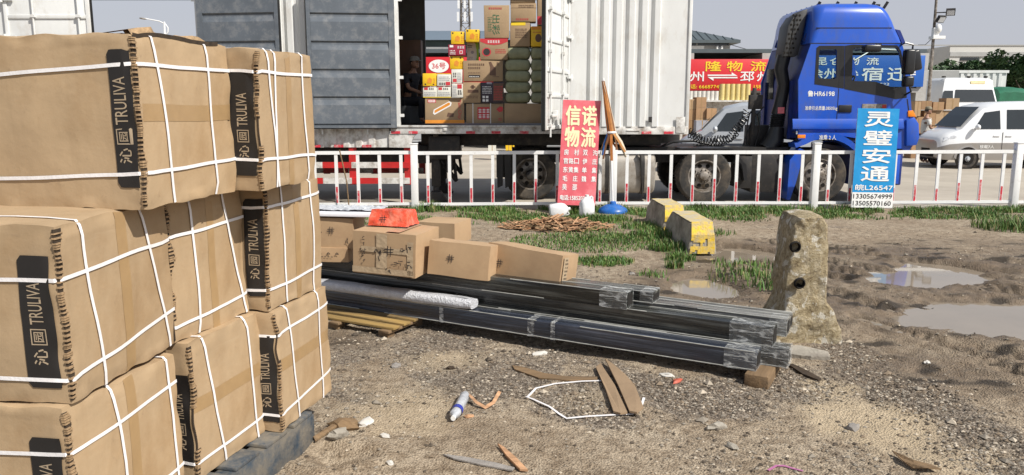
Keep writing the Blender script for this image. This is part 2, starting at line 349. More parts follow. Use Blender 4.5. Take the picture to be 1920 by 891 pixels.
def film_mat():
    m = bpy.data.materials.new('clear_film'); m.use_nodes = True; t = m.node_tree; N = t.nodes; L = t.links; b = N['Principled BSDF']; out = N['Material Output']
    tc = N.new('ShaderNodeTexCoord'); mp = N.new('ShaderNodeMapping'); mp.inputs['Scale'].default_value = (1.3, 5, 5); n = N.new('ShaderNodeTexNoise'); n.inputs['Scale'].default_value = 7; n.inputs['Detail'].default_value = 8; n.inputs['Distortion'].default_value = 1.2
    L.new(tc.outputs['Object'], mp.inputs[0]); L.new(mp.outputs[0], n.inputs['Vector']); r = N.new('ShaderNodeValToRGB'); r.color_ramp.elements[0].position = .46; r.color_ramp.elements[1].position = .68
    r.color_ramp.elements[0].color = (.07, .10, .10, 1); r.color_ramp.elements[1].color = (.85, .85, .85, 1); L.new(n.outputs[0], r.inputs[0])
    tr = N.new('ShaderNodeBsdfTransparent'); mx = N.new('ShaderNodeMixShader'); b.inputs['Base Color'].default_value = (.6, .61, .6, 1); b.inputs['Roughness'].default_value = .18
    bp = N.new('ShaderNodeBump'); bp.inputs['Strength'].default_value = .4; bp.inputs['Distance'].default_value = .015; L.new(n.outputs[0], bp.inputs['Height']); L.new(bp.outputs[0], b.inputs['Normal'])
    L.new(r.outputs[0], mx.inputs[0]); L.new(tr.outputs[0], mx.inputs[1]); L.new(b.outputs[0], mx.inputs[2]); L.new(mx.outputs[0], out.inputs[0]); return m
m_filmw = film_mat()
# ------------------------------------------------------------------ ground
PUD = [(4.75, 6.95, 1.25, .62), (4.35, 8.55, .38, .42), (4.95, 8.95, .42, .5), (2.05, 8.15, .36, .5), (2.95, 9.95, .52, .42), (2.62, 7.55, .16, .14), (2.55, 10.0, .2, .3)]
WZ = -.035
def seg_d(p, a, b):
    ab = b - a; t = max(0, min(1, (p - a).dot(ab) / ab.length_squared)); return (p - a - ab * t).length, t * ab.length
TRK = [((2.75, 8.9), (3.5, 7.3), .13), ((3.9, 10.9), (4.6, 10.2), .15), ((2.6, 10.9), (3.3, 10.2), .13), ((5.4, 8.6), (7.6, 7.2), .15), ((3.15, 6.9), (3.9, 5.0), .12), ((3.6, 5.5), (4.9, 3.9), .15), ((5.2, 5.6), (6.4, 4.6), .15), ((3.2, 9.6), (4.0, 8.6), .14), ((5.6, 9.6), (8.4, 8.0), .17), ((2.9, 10.6), (5.2, 7.9), .16), ((3.5, 10.9), (6.2, 8.3), .16), ((3.0, 7.2), (3.7, 5.4), .0), ((3.6, 6.1), (5.2, 4.2), .17), ((4.3, 6.2), (6.0, 4.6), .17), ((5.0, 7.9), (7.4, 6.6), .17), ((2.7, 9.4), (3.6, 8.5), .16)]
TRK = [(Vector(a), Vector(b), w_) for a, b, w_ in TRK]
def hgt(x, y):
    p = (x, y, 0)
    h = .012 + .022 * nz(p, .55, 3) + .010 * nz(p, 1.7, 9) + .007 * nz(p, 5.5, 1)
    mud = max(0, min(1, (x - 1.9) / 1.2)) * max(0, min(1, (11.6 - y) / 1.5)) * max(0, min(1, (y - 4.2) / 1.))
    h += mud * (.014 * nz(p, 2.3, 20) + .010 * nz(p, 8., 5) + .013 * nz(p, 20., 5))
    h += .009 * nz(p, 14, 2)
    q = Vector((x, y))
    for a, b, wd in TRK:
        if wd <= 0: continue
        d, t = seg_d(q, a, b)
        if d < wd * 1.9:
            e = max(0, 1 - d / wd); ph = (t + abs(d) * .7) / .13
            if d < wd: h -= .024 * min(1, e * 4) + .026 * max(0, math.sin(ph * 2 * math.pi)) * min(1, e * 4)
            else: h += .012 * math.sin((d / wd - 1) / .9 * math.pi)
    for cx, cy, rx, ry in PUD:
        r = math.hypot((x - cx) / rx, (y - cy) / ry) + .22 * nz(p, 2.6, cx) + .08 * nz(p, 8, cy)
        if r < 1.5: h -= .075 * max(0, min(1, (1.3 - r) / .42))
    # verge rises a little towards the yard kerb, hole beside the blue pallet
    r = math.hypot((x + .98) / .24, (y - 4.05) / .16) + .3 * nz(p, 9, 4)
    if r < 1.6: h -= .06 * max(0, 1 - r) - .02 * max(0, 1 - abs(r - 1.2) / .4)
    r = math.hypot((x - .0) / .22, (y - 4.95) / .1); h -= .035 * max(0, 1 - r)
    return h
GR = [(G(1530, 610), .22), (G(1640, 700), .30), (G(1760, 770), .26), (G(1900, 870), .30)]
GR2 = [(G(1120, 770), .3), (G(1200, 750), .36), (G(1350, 740), .34), (G(1500, 720), .3)]
def gravel(x, y):
    q = Vector((x, y)); g = 0
    for L_, s_ in ((GR, 1.), (GR2, .8)):
        for (a, wa), (b, wb) in zip(L_, L_[1:]):
            d, t = seg_d(q, a.xy, b.xy); g = max(g, s_ * max(0, min(1, 1.5 - d / wa)))
    g = max(g, .42 * max(0, min(1, (q - Vector((-.6, 5.7))).length < 1.0)))
    g = g * (.75 + .9 * nz((x, y, 0), 2.5, 8)) + .34 * max(0, nz((x, y, 0), .9, 31) + .3) + .3 * max(0, nz((x, y, 0), 3.1, 13))
    return max(0, min(1, g))
def wet_shade(x, y):
    m = 0
    for a, b_, wd in TRK:
        if wd > 0: d, t = seg_d(Vector((x, y)), a, b_); m = max(m, .75 * max(0, min(1, 1.6 - d / wd)))
    for cx, cy, rx, ry in PUD:
        r = math.hypot((x - cx) / (rx + .35), (y - cy) / (ry + .45)); m = max(m, min(1, max(0, 1.35 - r) * 1.7))
    mud = max(0, min(1, (x - 2.0) / 1.)) * max(0, min(1, (11.4 - y) / 1.2)) * max(0, min(1, (y - 4.6) / .9))
    m = max(m, mud * (.72 + .9 * nz((x, y, 0), .9, 17)))
    r = math.hypot((x - 9.0) / 3., (y - 9.6) / .9); m = max(m, max(0, min(1, 2.2 - 1.6 * r)))  # painted cast shadow from something out of view, darkened like mud
    r = math.hypot((x + 1.6) / .5, (y - 6.2) / .3); m = max(m, .8 * max(0, min(1, 1.5 - r)))  # shade in front of the wooden pallet, painted into the soil colour
    return max(0, min(1, m))

SND = [(G(1640, 800), .42, .75), (G(1560, 730), .2, .7), (G(1800, 860), .3, .6), (G(760, 770), .4, .5), (G(820, 680), .3, .45), (G(1100, 760), .25, .4)]
def sand(x, y):
    m = 0
    for c, r, a in SND:
        d = (Vector((x, y)) - c.xy).length / r + .45 * nz((x, y, 0), 2.2, 40) + .3 * nz((x, y, 0), 7, 4); m = max(m, a * max(0, min(1, (1.15 - d) * 2.)))
    return m
def groove(x, y):
    m = 0; q = Vector((x, y)); k = .6 + 1.2 * nz((x, y, 0), 1.3, 22)
    for a, b_, wd in TRK:
        if wd <= 0: continue
        d, t = seg_d(q, a, b_)
        if d < wd: m = max(m, max(0, math.sin((t + abs(d) * .7) / .13 * math.tau)) ** .7 * min(1, (1 - d / wd) * 5))
        elif d < wd * 1.25: m = max(m, .5)
    cl_ = max(0, nz((x * .7, y * 1.3, 0), 4.5, 61) - .18) * 3.2 * wet_shade(x, y)
    return max(0, min(1, max(m * max(0, min(1, k)), cl_)))
def ground_mat():
    m = bpy.data.materials.new('bare_soil'); m.use_nodes = True; t = m.node_tree; N = t.nodes; L = t.links; b = N['Principled BSDF']
    geo = N.new('ShaderNodeNewGeometry')
    def no(s, d=8, r=.65, off=0):
        n = N.new('ShaderNodeTexNoise'); n.inputs['Scale'].default_value = s; n.inputs['Detail'].default_value = d; n.inputs['Roughness'].default_value = r
        L.new(geo.outputs['Position'], n.inputs['Vector']); return n.outputs[0]
    def ramp(s, *st):
        r = N.new('ShaderNodeValToRGB'); e = r.color_ramp.elements
        while len(e) < len(st): e.new(.5)
        for i, (p, c) in enumerate(st): e[i].position = p; e[i].color = (c if isinstance(c, tuple) else (c, c, c)) + (1,)
        L.new(s, r.inputs[0]); return r.outputs[0]
    def mix(f, a, c):
        x = N.new('ShaderNodeMix'); x.data_type = 'RGBA'
        L.new(f, x.inputs[0]); L.new(a, x.inputs[6])
        if isinstance(c, tuple): x.inputs[7].default_value = c + (1,)
        else: L.new(c, x.inputs[7])
        return x.outputs[2]
    soil = ramp(no(1.3), (.3, (.29, .222, .152)), (.5, (.385, .312, .225)), (.72, (.47, .395, .295)))
    soil = mix(ramp(no(11, 10, .78), (.44, 0.), (.60, .8)), soil, (.17, .122, .078))
    soil = mix(ramp(no(48, 6, .8), (.53, 0.), (.62, .9)), soil, (.085, .063, .043))
    soil = mix(ramp(no(60, 4, .8), (.62, 0.), (.68, .55)), soil, (.55, .48, .39))
    vo = N.new('ShaderNodeTexVoronoi'); vo.inputs['Scale'].default_value = 75; L.new(geo.outputs['Position'], vo.inputs['Vector'])
    peb = ramp(vo.outputs['Color'], (.15, (.06, .047, .037)), (.45, (.14, .112, .086)), (.7, (.24, .20, .158)), (.95, (.38, .33, .27)))
    ag = N.new('ShaderNodeAttribute'); ag.attribute_name = 'gravel'
    ma = N.new('ShaderNodeMath'); ma.operation = 'ADD'; L.new(ag.outputs['Fac'], ma.inputs[0]); L.new(no(22, 6, .7), ma.inputs[1])
    c = mix(ramp(ma.outputs[0], (.78, 0.), (1.0, .85)), soil, peb)
    an = N.new('ShaderNodeAttribute'); an.attribute_name = 'sand'
    c = mix(an.outputs['Fac'], c, ramp(no(5, 8, .7), (.3, (.40, .315, .205)), (.7, (.53, .43, .295))))
    aw = N.new('ShaderNodeAttribute'); aw.attribute_name = 'wet_shade'
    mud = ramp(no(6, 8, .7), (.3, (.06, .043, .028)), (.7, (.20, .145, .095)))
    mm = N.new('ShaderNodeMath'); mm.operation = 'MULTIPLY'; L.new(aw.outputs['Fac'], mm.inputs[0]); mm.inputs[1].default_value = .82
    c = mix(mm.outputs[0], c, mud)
    ao = N.new('ShaderNodeAttribute'); ao.attribute_name = 'groove'
    c = mix(ramp(ao.outputs['Fac'], (.15, 0.), (.75, .88)), c, (.032, .024, .016))
    L.new(c, b.inputs['Base Color'])
    rr = N.new('ShaderNodeMapRange'); L.new(aw.outputs['Fac'], rr.inputs[0]); rr.inputs[3].default_value = .95; rr.inputs[4].default_value = .5; L.new(rr.outputs[0], b.inputs['Roughness'])
    b.inputs['Specular IOR Level'].default_value = .3
    ad = N.new('ShaderNodeMath'); ad.operation = 'ADD'; L.new(no(38, 8, .75), ad.inputs[0]); L.new(vo.outputs['Distance'], ad.inputs[1])
    bp = N.new('ShaderNodeBump'); bp.inputs['Strength'].default_value = .65; bp.inputs['Distance'].default_value = .02; L.new(ad.outputs[0], bp.inputs['Height']); L.new(bp.outputs[0], b.inputs['Normal'])
    return m
m_soil = ground_mat()
def ground():
    xs = []; x = -7.
    while x < 12.5: xs.append(x); x += .028 if -1.6 < x < 5.4 else .07
    ys = []; y = 1.2
    while y < 14.28: ys.append(y); y += .03 if y < 9 else .05
    ys.append(14.3)
    b = MB(); nx = len(xs)
    b.v = [Vector((x, y, hgt(x, y))) for y in ys for x in xs]
    b.f = [(j * nx + i, j * nx + i + 1, (j + 1) * nx + i + 1, (j + 1) * nx + i) for j in range(len(ys) - 1) for i in range(nx - 1)]
    b.m = [0] * len(b.f)
    o = b.build('dirt_ground', m_soil, smooth=180)
    for nm, fn in (('gravel', gravel), ('wet_shade', wet_shade), ('sand', sand), ('groove', groove)):
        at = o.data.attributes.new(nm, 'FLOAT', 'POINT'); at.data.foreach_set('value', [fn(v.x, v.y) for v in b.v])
    tag(o, kind='structure')
    b = MB(); b.quad(-900, 900, -200, 1500, -.14); tag(b.build('surrounding_ground', mat('far_soil', (.25, .21, .16), .95, scale=.5)), kind='structure')
    m_yard = mat('yard_concrete', (.40, .355, .29), .9, var=.1, scale=.8, dirt_sheen=(.31, .27, .22), dirt_sheen_amt=.42, dscale=.35, bump=.1, bscale=12)
    b = MB(); b.box(-160, 160, 14.3, 260, -.13, .012); tag(b.build('concrete_yard', m_yard), kind='structure')
ground()
m_water = mat('puddle_water', (.25, .205, .155), .03, var=.08, scale=1.5, spec=.6)
for i, (cx, cy, rx, ry) in enumerate(PUD):
    b = MB(); n = 40; b.add([(cx, cy, WZ)] + [(cx + rx * 1.45 * math.cos(a * math.tau / n), cy + ry * 1.45 * math.sin(a * math.tau / n), WZ) for a in range(n)], [(0, k + 1, (k + 1) % n + 1) for k in range(n)])
    for v in b.v: v.z -= i * .0015
    tag(b.build('puddle', m_water, smooth=0), kind='structure')

def pebbles():
    b = MB(); rr = random.Random(3); n = 0
    base = [(1, 0, 0), (-1, 0, 0), (0, 1, 0), (0, -1, 0), (0, 0, 1), (0, 0, -1)]
    fs = [(0, 2, 4), (2, 1, 4), (1, 3, 4), (3, 0, 4), (2, 0, 5), (1, 2, 5), (3, 1, 5), (0, 3, 5)]
    tries = 0
    while n < 17000 and tries < 600000:
        tries += 1
        y = 3.4 + 8.6 * rr.random() ** 1.7; x = rr.uniform(-1.6, .72 * y)
        if rr.random() > gravel(x, y) ** 1.6 * 1.1 + .02: continue
        h = hgt(x, y)
        if h < WZ + .005: continue
        s = .004 + .011 * rr.random() ** 2.2
        if rr.random() < .012: s *= 2.3
        a = rr.random() * 6.28; ca, sa = math.cos(a), math.sin(a)
        b.k = (0, 0, 1, 1, 2, 2, 3)[int(rr.random() * 7)]
        vs = []
        for v in base:
            k = s * rr.uniform(.7, 1.3); px_, py_ = v[0] * k * 1.2, v[1] * k
            vs.append((x + px_ * ca - py_ * sa, y + px_ * sa + py_ * ca, h + s * .25 + v[2] * k * .6))
        b.add(vs, fs); n += 1
    ms = [mat('pebble_dark', (.075, .058, .042), .9, var=.3, scale=20), mat('pebble_brown', (.19, .145, .10), .9, var=.3, scale=20), mat('pebble_grey', (.23, .20, .16), .9, var=.3, scale=20), mat('pebble_pale', (.42, .36, .28), .9, var=.2, scale=20)]
    tag(b.build('gravel', ms, smooth=0), 'dark gravel strewn over the bare soil', 'gravel', kind='stuff')
pebbles()

def grass():
    rr = random.Random(5); b = MB(); n = 0
    def blade(x, y, hh, k):
        z = hgt(x, y) if y < 14.25 else .01
        a = rr.random() * 6.28; lean = rr.uniform(.1, .75) * hh; wv = rr.uniform(.004, .009)
        dx, dy = math.cos(a), math.sin(a); px_, py_ = -dy * wv, dx * wv
        b.k = k
        b.add([(x - px_, y - py_, z), (x + px_, y + py_, z), (x + dx * lean * .35 + px_ * .8, y + dy * lean * .35 + py_ * .8, z + hh * .6), (x + dx * lean * .35 - px_ * .8, y + dy * lean * .35 - py_ * .8, z + hh * .6), (x + dx * lean, y + dy * lean, z + hh)], [(0, 1, 2, 3), (3, 2, 4)])
    def kk(): 
        r_ = rr.random(); return 0 if r_ < .42 else 1 if r_ < .84 else 2
    while n < 46000:
        x = rr.uniform(-5.2, 12.2); y = rr.uniform(11.4, 14.28)
        edge = 12.75 + .5 * nz((x, 0, 0), .6, 2) + .25 * nz((x, 0, 0), 2.2, 5)
        if x < 1.7: edge -= .55
        if 1.0 < x < 2.2: edge -= .9
        d = max(0, min(1, (y - edge) / .45)) * (.42 + 1.5 * nz((x, y, 0), 1.3, 7) + .9 * nz((x, y, 0), 4.2, 3))
        if -1.6 < x < 2.0 and y < 12.7: d *= .5
        if rr.random() > d: continue
        blade(x, y, rr.uniform(.025, .12) * (.55 + 1.5 * max(0, nz((x, y, 0), 1.6, 3)) + (.25 if y > 13.6 else 0)), kk()); n += 1
    for (px, py, rad, cnt, hh) in [(1095, 455, .8, 3000, .045), (1130, 492, .3, 900, .06), (1265, 505, .09, 110, .11), (1252, 468, .2, 420, .13), (1272, 488, .16, 200, .12), (1232, 446, .3, 700, .13), (1212, 430, .3, 500, .11), (1415, 520, .40, 300, .10), (1390, 500, .3, 160, .08), (1180, 450, .45, 900, .05), (1225, 520, .15, 60, .08), (1450, 540, .25, 120, .11), (1330, 440, .3, 200, .07), (1905, 430, .5, 900, .17)]:
        c = G(px, py)
        for _ in range(cnt):
            a = rr.random() * 6.28; r_ = rad * rr.random() ** .7; x = c.x + r_ * math.cos(a) * 1.3; y = c.y + r_ * math.sin(a)
            if y > 14.25: continue
            blade(x, y, hh * rr.uniform(.4, 1.2), kk())
    ms = [mat('grass_green', (.055, .13, .02), .6, var=.3, scale=2), mat('grass_light', (.095, .17, .03), .6, var=.3, scale=2), mat('grass_dry', (.24, .21, .09), .7, var=.3, scale=2)]
    tag(b.build('grass', ms, smooth=0), 'rough green grass along the white fence', 'grass', kind='stuff')
grass()

# ------------------------------------------------------------------ long white box trailer with open side doors
YN, YF = 15.0, 17.45
def X(px, Y=YN): return D(px, 195, Y).x
def Z(py, Y=YN, px=960): return D(px, py, Y).z
TR_ = thing('box_trailer', 'long white ribbed box trailer with grey-lined side doors swung open behind the fence', 'trailer', (0, YN, 0))
ZF, ZT, ZR = 1.50, 4.06, 4.30       # floor, door head, roof
def rib_wall(x0, x1, z0, z1, y, per=.235, d=.055, flip=1, flat0=.0, flat1=.0):
    pts = [(x0, 0)]; x = x0 + flat0
    while x + per <= x1 - flat1 + 1e-6:
        pts += [(x + .01, 0), (x + .06, -d), (x + per * .66, -d), (x + per * .66 + .03, 0)]; x += per
    pts.append((x1, 0)); b = MB(); vs = []; fs = []
    for px_, py_ in pts: vs += [(px_, y + py_ * flip, z0), (px_, y + py_ * flip, z1), (px_, y + .05 * flip, z0), (px_, y + .05 * flip, z1)]
    for i in range(len(pts) - 1):
        a = i * 4; c = a + 4
        fs += [(a, c, c + 1, a + 1), (a + 2, a + 3, c + 3, c + 2), (a, a + 2, c + 2, c), (a + 1, c + 1, c + 3, a + 3)]
    fs += [(0, 1, 3, 2), (len(vs) - 4, len(vs) - 2, len(vs) - 1, len(vs) - 3)]
    return b.add(vs, fs)
xo1a, xo1b, xo2a, xo2b, xfr, xbk = X(27), X(383), X(744), X(1064), X(1292), -15.0
rib_wall(xo2b + .02, xfr - .06, ZF - .02, ZR, 0, flat0=.33, flat1=.26).build('ribbed_wall', m_white, TR_, smooth=0)
rib_wall(xo1b + .06, xo2a - .06, ZF - .02, ZR, 0, flat0=.1, flat1=.1).build('ribbed_wall', m_white, TR_, smooth=0)
rib_wall(xbk, xo1a - .02, ZF - .02, ZR, 0, flat0=.1, flat1=.35).build('ribbed_wall', m_white, TR_, smooth=0)
b = MB()
for x in (xo1b, xo2a): b.box(x - .06, x + .06, -.03, .09, ZF, ZR)
b.box(xfr - .06, xfr, -.03, .1, ZF - .1, ZR); b.box(xfr - .06, xfr, 2.35, 2.45, ZF - .1, ZR); pieces(b, 'corner_post', m_white, TR_, bevel=.008)
b = MB(); b.box(xo1a, xo1b - .07, .01, .09, ZT, ZR - .005); b.box(xo2a + .07, xo2b, .01, .09, ZT, ZR - .005); pieces(b, 'door_header', m_white, TR_)
b = MB(); b.box(xbk, xfr, 0, 2.45, ZR + .001, ZR + .06); b.build('roof', m_white, TR_)
b = MB(); b.box(xbk, xfr - .01, .06, 2.40, ZF - .11, ZF); b.build('deck', m_frame, TR_)
b = MB()
for a, c in ((xbk, -9.3), (-5.9, -1.86), (1.35, xfr - .061)): b.box(a, c, 2.38, 2.44, ZF, ZR)
for a, c in ((-9.3, -5.9), (-1.86, 1.35)): b.box(a, c, 2.381, 2.439, ZT + .02, ZR)
b.box(xfr - .05, xfr - .002, .1, 2.35, ZF, ZR); b.box(xo1b + .3, xo1b + .36, .1, 2.37, ZF, ZR)
b.build('inner_wall', m_int, TR_)
# sill rail, dropped side skirt and its gooseneck corner
b = MB(); b.box(xo2a - .12, xo2b + .02, -.035, .06, 1.345, ZF); b.box(xo2a - .12, xo2b + .02, -.06, -.036, 1.47, ZF + .004)
b.box(xo2b + .021, xfr, -.035, .06, 1.335, ZF - .021)
for px in (835, 883, 925, 990): x = X(px); b.box(x - .04, x + .04, -.055, -.036, 1.4, 1.455)
b.build('sill_rail', m_whitedirty, TR_, bevel=.004)
b = MB(); b.box(X(1175), X(1200), -.05, -.036, 1.395, 1.42); b.box(X(1268), X(1285), -.05, -.036, 1.36, 1.66); pieces(b, 'step_plate', m_whitedirty, TR_, bevel=.006)
b = MB(); b.box(X(1216), X(1222), -.06, -.045, 1.56, 1.66); b.build('lock_plate', m_frame, TR_)
rib_wall(xbk, X(728), 1.09, 1.46, .02, per=.24, d=.03).build('lower_skirt', m_whitedirty, TR_, smooth=0)
gk = [(X(728), 1.09)] + [(X(px), Z(py)) for px, py in ((768, 277), (772, 262), (776, 255), (782, 251))] + [(X(782), 1.344), (X(728), 1.344)]
b = MB(); b.plate(gk, (), -.02, .05); b.build('gooseneck_plate', m_whitedirty, TR_)
b = MB()
for px in (741, 774, 882, 930, 983): x = X(px); b.box(x - .085, x + .085, -.04, -.035, 1.348, 1.395)
for px in (1213, 1255): x = X(px); b.box(x - .09, x + .09, -.041, -.036, 1.345, 1.39)
for px in (633, 686, 590, 540): x = X(px); b.box(x - .085, x + .085, -.045, -.02, 1.092, 1.14)
pieces(b, 'reflector', m_redrefl, TR_)
# chassis, landing leg, side guard
b = MB(); b.box(X(782), xfr - .4, .55, .75, 1.1, 1.39); b.box(X(782), xfr - .4, 1.7, 1.9, 1.1, 1.39); b.box(-14, X(800), .5, .7, .75, 1.1); b.box(-14, X(800), 1.75, 1.95, .75, 1.1)
for i in range(14): b.box(-14 + i * 1.25, -13.9 + i * 1.25, .1, 2.3, 1.28, 1.389)
b.box(X(800), X(860), .2, .8, .85, 1.3); b.box(X(832), X(845), .3, .6, .62, .9)
b.build('chassis', m_frame, TR_, bevel=.01)
for yy in (.35, 1.95):
    b = MB(); x = X(812); b.box(x - .08, x + .08, yy - .08, yy + .08, .32, 1.2); b.box(x - .055, x + .055, yy - .055, yy + .055, .1, .33)
    b.plate([(x - .22, .02), (x + .22, .02), (x + .09, .22), (x - .09, .22)], (), yy - .12, yy + .12)
    b.bar((x + .08, yy, .85), (x + .38, yy + .25, .4), .07, .07); b.bar((x + .38, yy + .25, .4), (x + .3, yy + .25, 1.1), .06, .06)
    b.build('landing_leg', m_frame, TR_, bevel=.006)
for yy in (.02, 2.36):
    gd = thing('side_guard', None, None); gd.parent = TR_
    b = MB()
    for z in (.40, .70):
        for i in range(12):
            x0 = X(765) - .55 * (i + 1); b.k = (i + (0 if z > .5 else 1)) % 2; b.box(x0, x0 + .55, yy - .02, yy + .02, z, z + .11)
    b.build('guard_rail', [m_red, m_whitedirty], gd)
    b = MB()
    for i in range(5):
        x = X(765) - 1.05 * i - .03; b.box(x - .07, x + .07, yy + .021, yy + .06, .38, 1.09)
    pieces(b, 'guard_bracket', m_red, gd)
def door_leaf(hx, ang, mir, name='door_leaf'):
    L = 1.58; s = -1 if mir else 1; z0, z1 = ZF - .04, ZT - .01
    d = thing(name, None, None, (hx, -.045, 0), (0, 0, R(ang))); d.parent = TR_
    def B(b, x0, x1, y0, y1, a, c): b.box(min(s * x0, s * x1), max(s * x0, s * x1), y0, y1, a, c)
    b = MB()
    B(b, .0, L, -.012, .012, z0, z1)
    for x0, x1 in ((0, .07), (L - .08, L)): B(b, x0, x1, -.035, -.0121, z0, z1)
    for z in (z0, z0 + .55, z0 + .98, z0 + 1.48, z0 + 1.98, z1 - .07): B(b, .071, L - .081, -.034, -.0121, z, z + .07)
    b.build('outer_panel', m_white, d, bevel=.005)
    b = MB(); g = []                # inner lining: pressed louvre ribs
    for x0, x1 in ((.0, .11), (L - .07, L)): B(b, x0, x1, .0121, .05, z0, z1)
    B(b, .111, L - .071, .0121, .05, z0, z0 + .05); B(b, .111, L - .071, .0121, .05, z1 - .05, z1)
    n = 5; st = (z1 - z0 - .1) / n
    for i in range(n):
        zz = z0 + .05 + i * st; x0, x1 = sorted((s * .112, s * (L - .072)))
        prof = [(.013, zz), (.046, zz + .03), (.046, zz + st - .13), (.022, zz + st - .035), (.022, zz + st - .001), (.013, zz + st - .001)]
        k = len(prof); b.add([(x, y, z) for x in (x0, x1) for y, z in prof], [tuple(range(k)), tuple(range(2 * k - 1, k - 1, -1))] + [(j, (j + 1) % k, (j + 1) % k + k, j + k) for j in range(k)])
    b.build('inner_lining', m_grey, d, smooth=0)
    for xx in (.55, L - .2):
        b = MB(); b.tube([(s * xx, -.06, z0 - .12), (s * xx, -.06, z1 + .03)], .017, 8)
        for z in (z0 + .05, z0 + .6, z0 + 1.3, z0 + 2.0, z1 - .1): b.box(s * xx - .04, s * xx + .04, -.085, -.0351, z, z + .05)
        b.build('lock_rod', m_white, d)
    b = MB(); B(b, L - .55, L - .16, -.11, -.085, z0 + .22, z0 + .27); B(b, L - .5, L - .42, -.12, -.036, z0 + .16, z0 + .33); B(b, .5, .62, -.12, -.036, z0 + .1, z0 + .2); pieces(b, 'lock_handle', m_white, d, bevel=.006)
    for z in (z0 + .2, z0 + .9, z0 + 1.62, z0 + 2.3):
        b = MB(); B(b, -.14, .2, -.075, -.036, z, z + .055); b.tube([(s * -.005, -.06, z - .03), (s * -.005, -.06, z + .085)], .028, 8); b.build('hinge', m_white, d)
    b = MB(); B(b, L, L + .018, -.02, .04, z0, z1); B(b, 0, L, -.02, .04, z0 - .018, z0 - .001); pieces(b, 'rubber_seal', m_blk, d)
    return d
door_leaf(xo1a + .02, 0, False); door_leaf(xo1b + .0, 171, True); door_leaf(xo2a - .0, -173, False); door_leaf(xo2b, 71.5, True)

# ------------------------------------------------------------------ wheels
def wheel(parent, x, y, r=.52, wd=.28, dish=1, clean=False, side=-1):
    w_ = thing('wheel', None, None, (x, y, r + .012)); w_.parent = parent
    T = TR(rx=R(90) if side < 0 else R(-90))            # local z of the lathe points outwards (towards -Y)
    b = MB(); b.M = T
    b.lathe([(.60 * r, -wd), (.92 * r, -wd), (r, -wd + .04), (r, -.05), (.985 * r, -.02), (.93 * r, .005), (.75 * r, .012), (.61 * r, -.005), (.60 * r, -.03)], 48, cap=False)
    for k in range(40):
        a = k * math.tau / 40; b.M = T @ TR(rz=a)
        b.box(r - .012, r + .008, -.014, .014, -wd + .05, -.06)
    b.build('tyre', m_tyre, w_)
    b = MB(); b.M = T; d = -.10 if dish > 0 else -.02
    b.lathe([(.605 * r, -wd + .02), (.605 * r, -.004), (.565 * r, -.004), (.55 * r, -.05), (.50 * r, d - .03), (.44 * r, d), (.30 * r, d + .02), (.27 * r, d + .015)], 40, cap=False)
    b.build('rim', m_rim if not clean else m_vans, w_)
    b = MB(); b.M = T; b.lathe([(.275 * r, d - .03), (.275 * r, d + .015), (.2 * r, d + .03), (.16 * r, d + .09), (.13 * r, d + .10), (.01, d + .1)], 24)
    for k in range(10):
        a = k * math.tau / 10; b.M = T @ TR(.235 * r * math.cos(a), .235 * r * math.sin(a), d + .02); b.lathe([(.014, 0), (.014, .035), (.008, .04)], 6)
    b.build('hub', m_rim if not clean else m_vans, w_)
    b = MB()
    for k in range(8):
        a = (k + .5) * math.tau / 8; b.M = T @ TR(.385 * r * math.cos(a), .385 * r * math.sin(a), d + .014, rz=a); b.lathe([(.042, -.03), (.042, .004), (.0, .004)], 10)
    pieces(b, 'hand_hole', m_bdark, w_)
    return w_

# ------------------------------------------------------------------ blue tractor unit
YC, YC2 = 15.2, 17.5
TC = thing('tractor_truck', 'blue high-roof tractor truck with black air intake behind its cab, parked behind the fence', 'truck', (0, 0, 0))
def C(px, py, Y=YC): p = D(px, py, Y); return (p.x, p.z)
def poly(pp, Y=YC): return [C(a, b_, Y) for a, b_ in pp]
for px in (996, 1327):
    for yy, sd_ in ((15.12 if px > 1000 else 15.62, -1), (17.35, 1)): wheel(TC, X(px, 15.1 if px > 1000 else 15.6), yy, .52, .30 if px > 1000 else .56, 1, side=sd_)
for yy, sd_ in ((15.22, -1), (17.4, 1)): wheel(TC, X(1546, 15.2), yy, .53, .30, -1, side=sd_)
b = MB(); b.box(X(960), X(1500), 15.75, 15.85, .75, 1.0); b.box(X(960), X(1690), 16.75, 16.85, .75, 1.0)
for px in (975, 1100, 1240, 1370, 1460): b.box(X(px), X(px) + .12, 15.86, 16.74, .76, .98)
b.box(X(965), X(1030), 15.9, 16.7, 1.0, 1.2)
for px in (996, 1327, 1546): b.tube([(X(px), 15.3, .53), (X(px), 17.3, .53)], .09, 8)
b.box(X(930), X(946), 15.2, 15.6, .5, 1.0); b.box(X(1400), X(1425), 15.3, 15.9, .28, .9); b.box(X(1425), X(1480), 15.35, 16.0, .2, 1.02)
b.build('chassis', m_frame, TC, bevel=.01)
b = MB()
for px in (930, 945): x = X(px); b.plate([(x, 1.0), (x + .13, 1.0), (x + .12, .35), (x + .02, .3)], (), 15.15, 15.55)
b.plate([(X(1272) + .0, 1.0), (X(1282), 1.07), (X(1380), 1.07), (X(1408), .75), (X(1412), .45), (X(1405), .45), (X(1400), .74), (X(1377), 1.04), (X(1284), 1.04)], (), 15.1, 15.7)
pieces(b, 'mudguard', m_blkpl, TC)
b = MB(); x0, x1 = X(1125), X(1236)
prof = [(15.16 + .36 - .36 * math.cos(a) if abs(math.cos(a)) > 0 else 0, 0) for a in (0,)]
ring = []
for a in range(24):
    an = a * math.tau / 24; c_, s_ = math.cos(an), math.sin(an); e = .55
    ring.append((15.5 + .34 * math.copysign(abs(c_) ** e, c_), .58 + .40 * math.copysign(abs(s_) ** e, s_)))
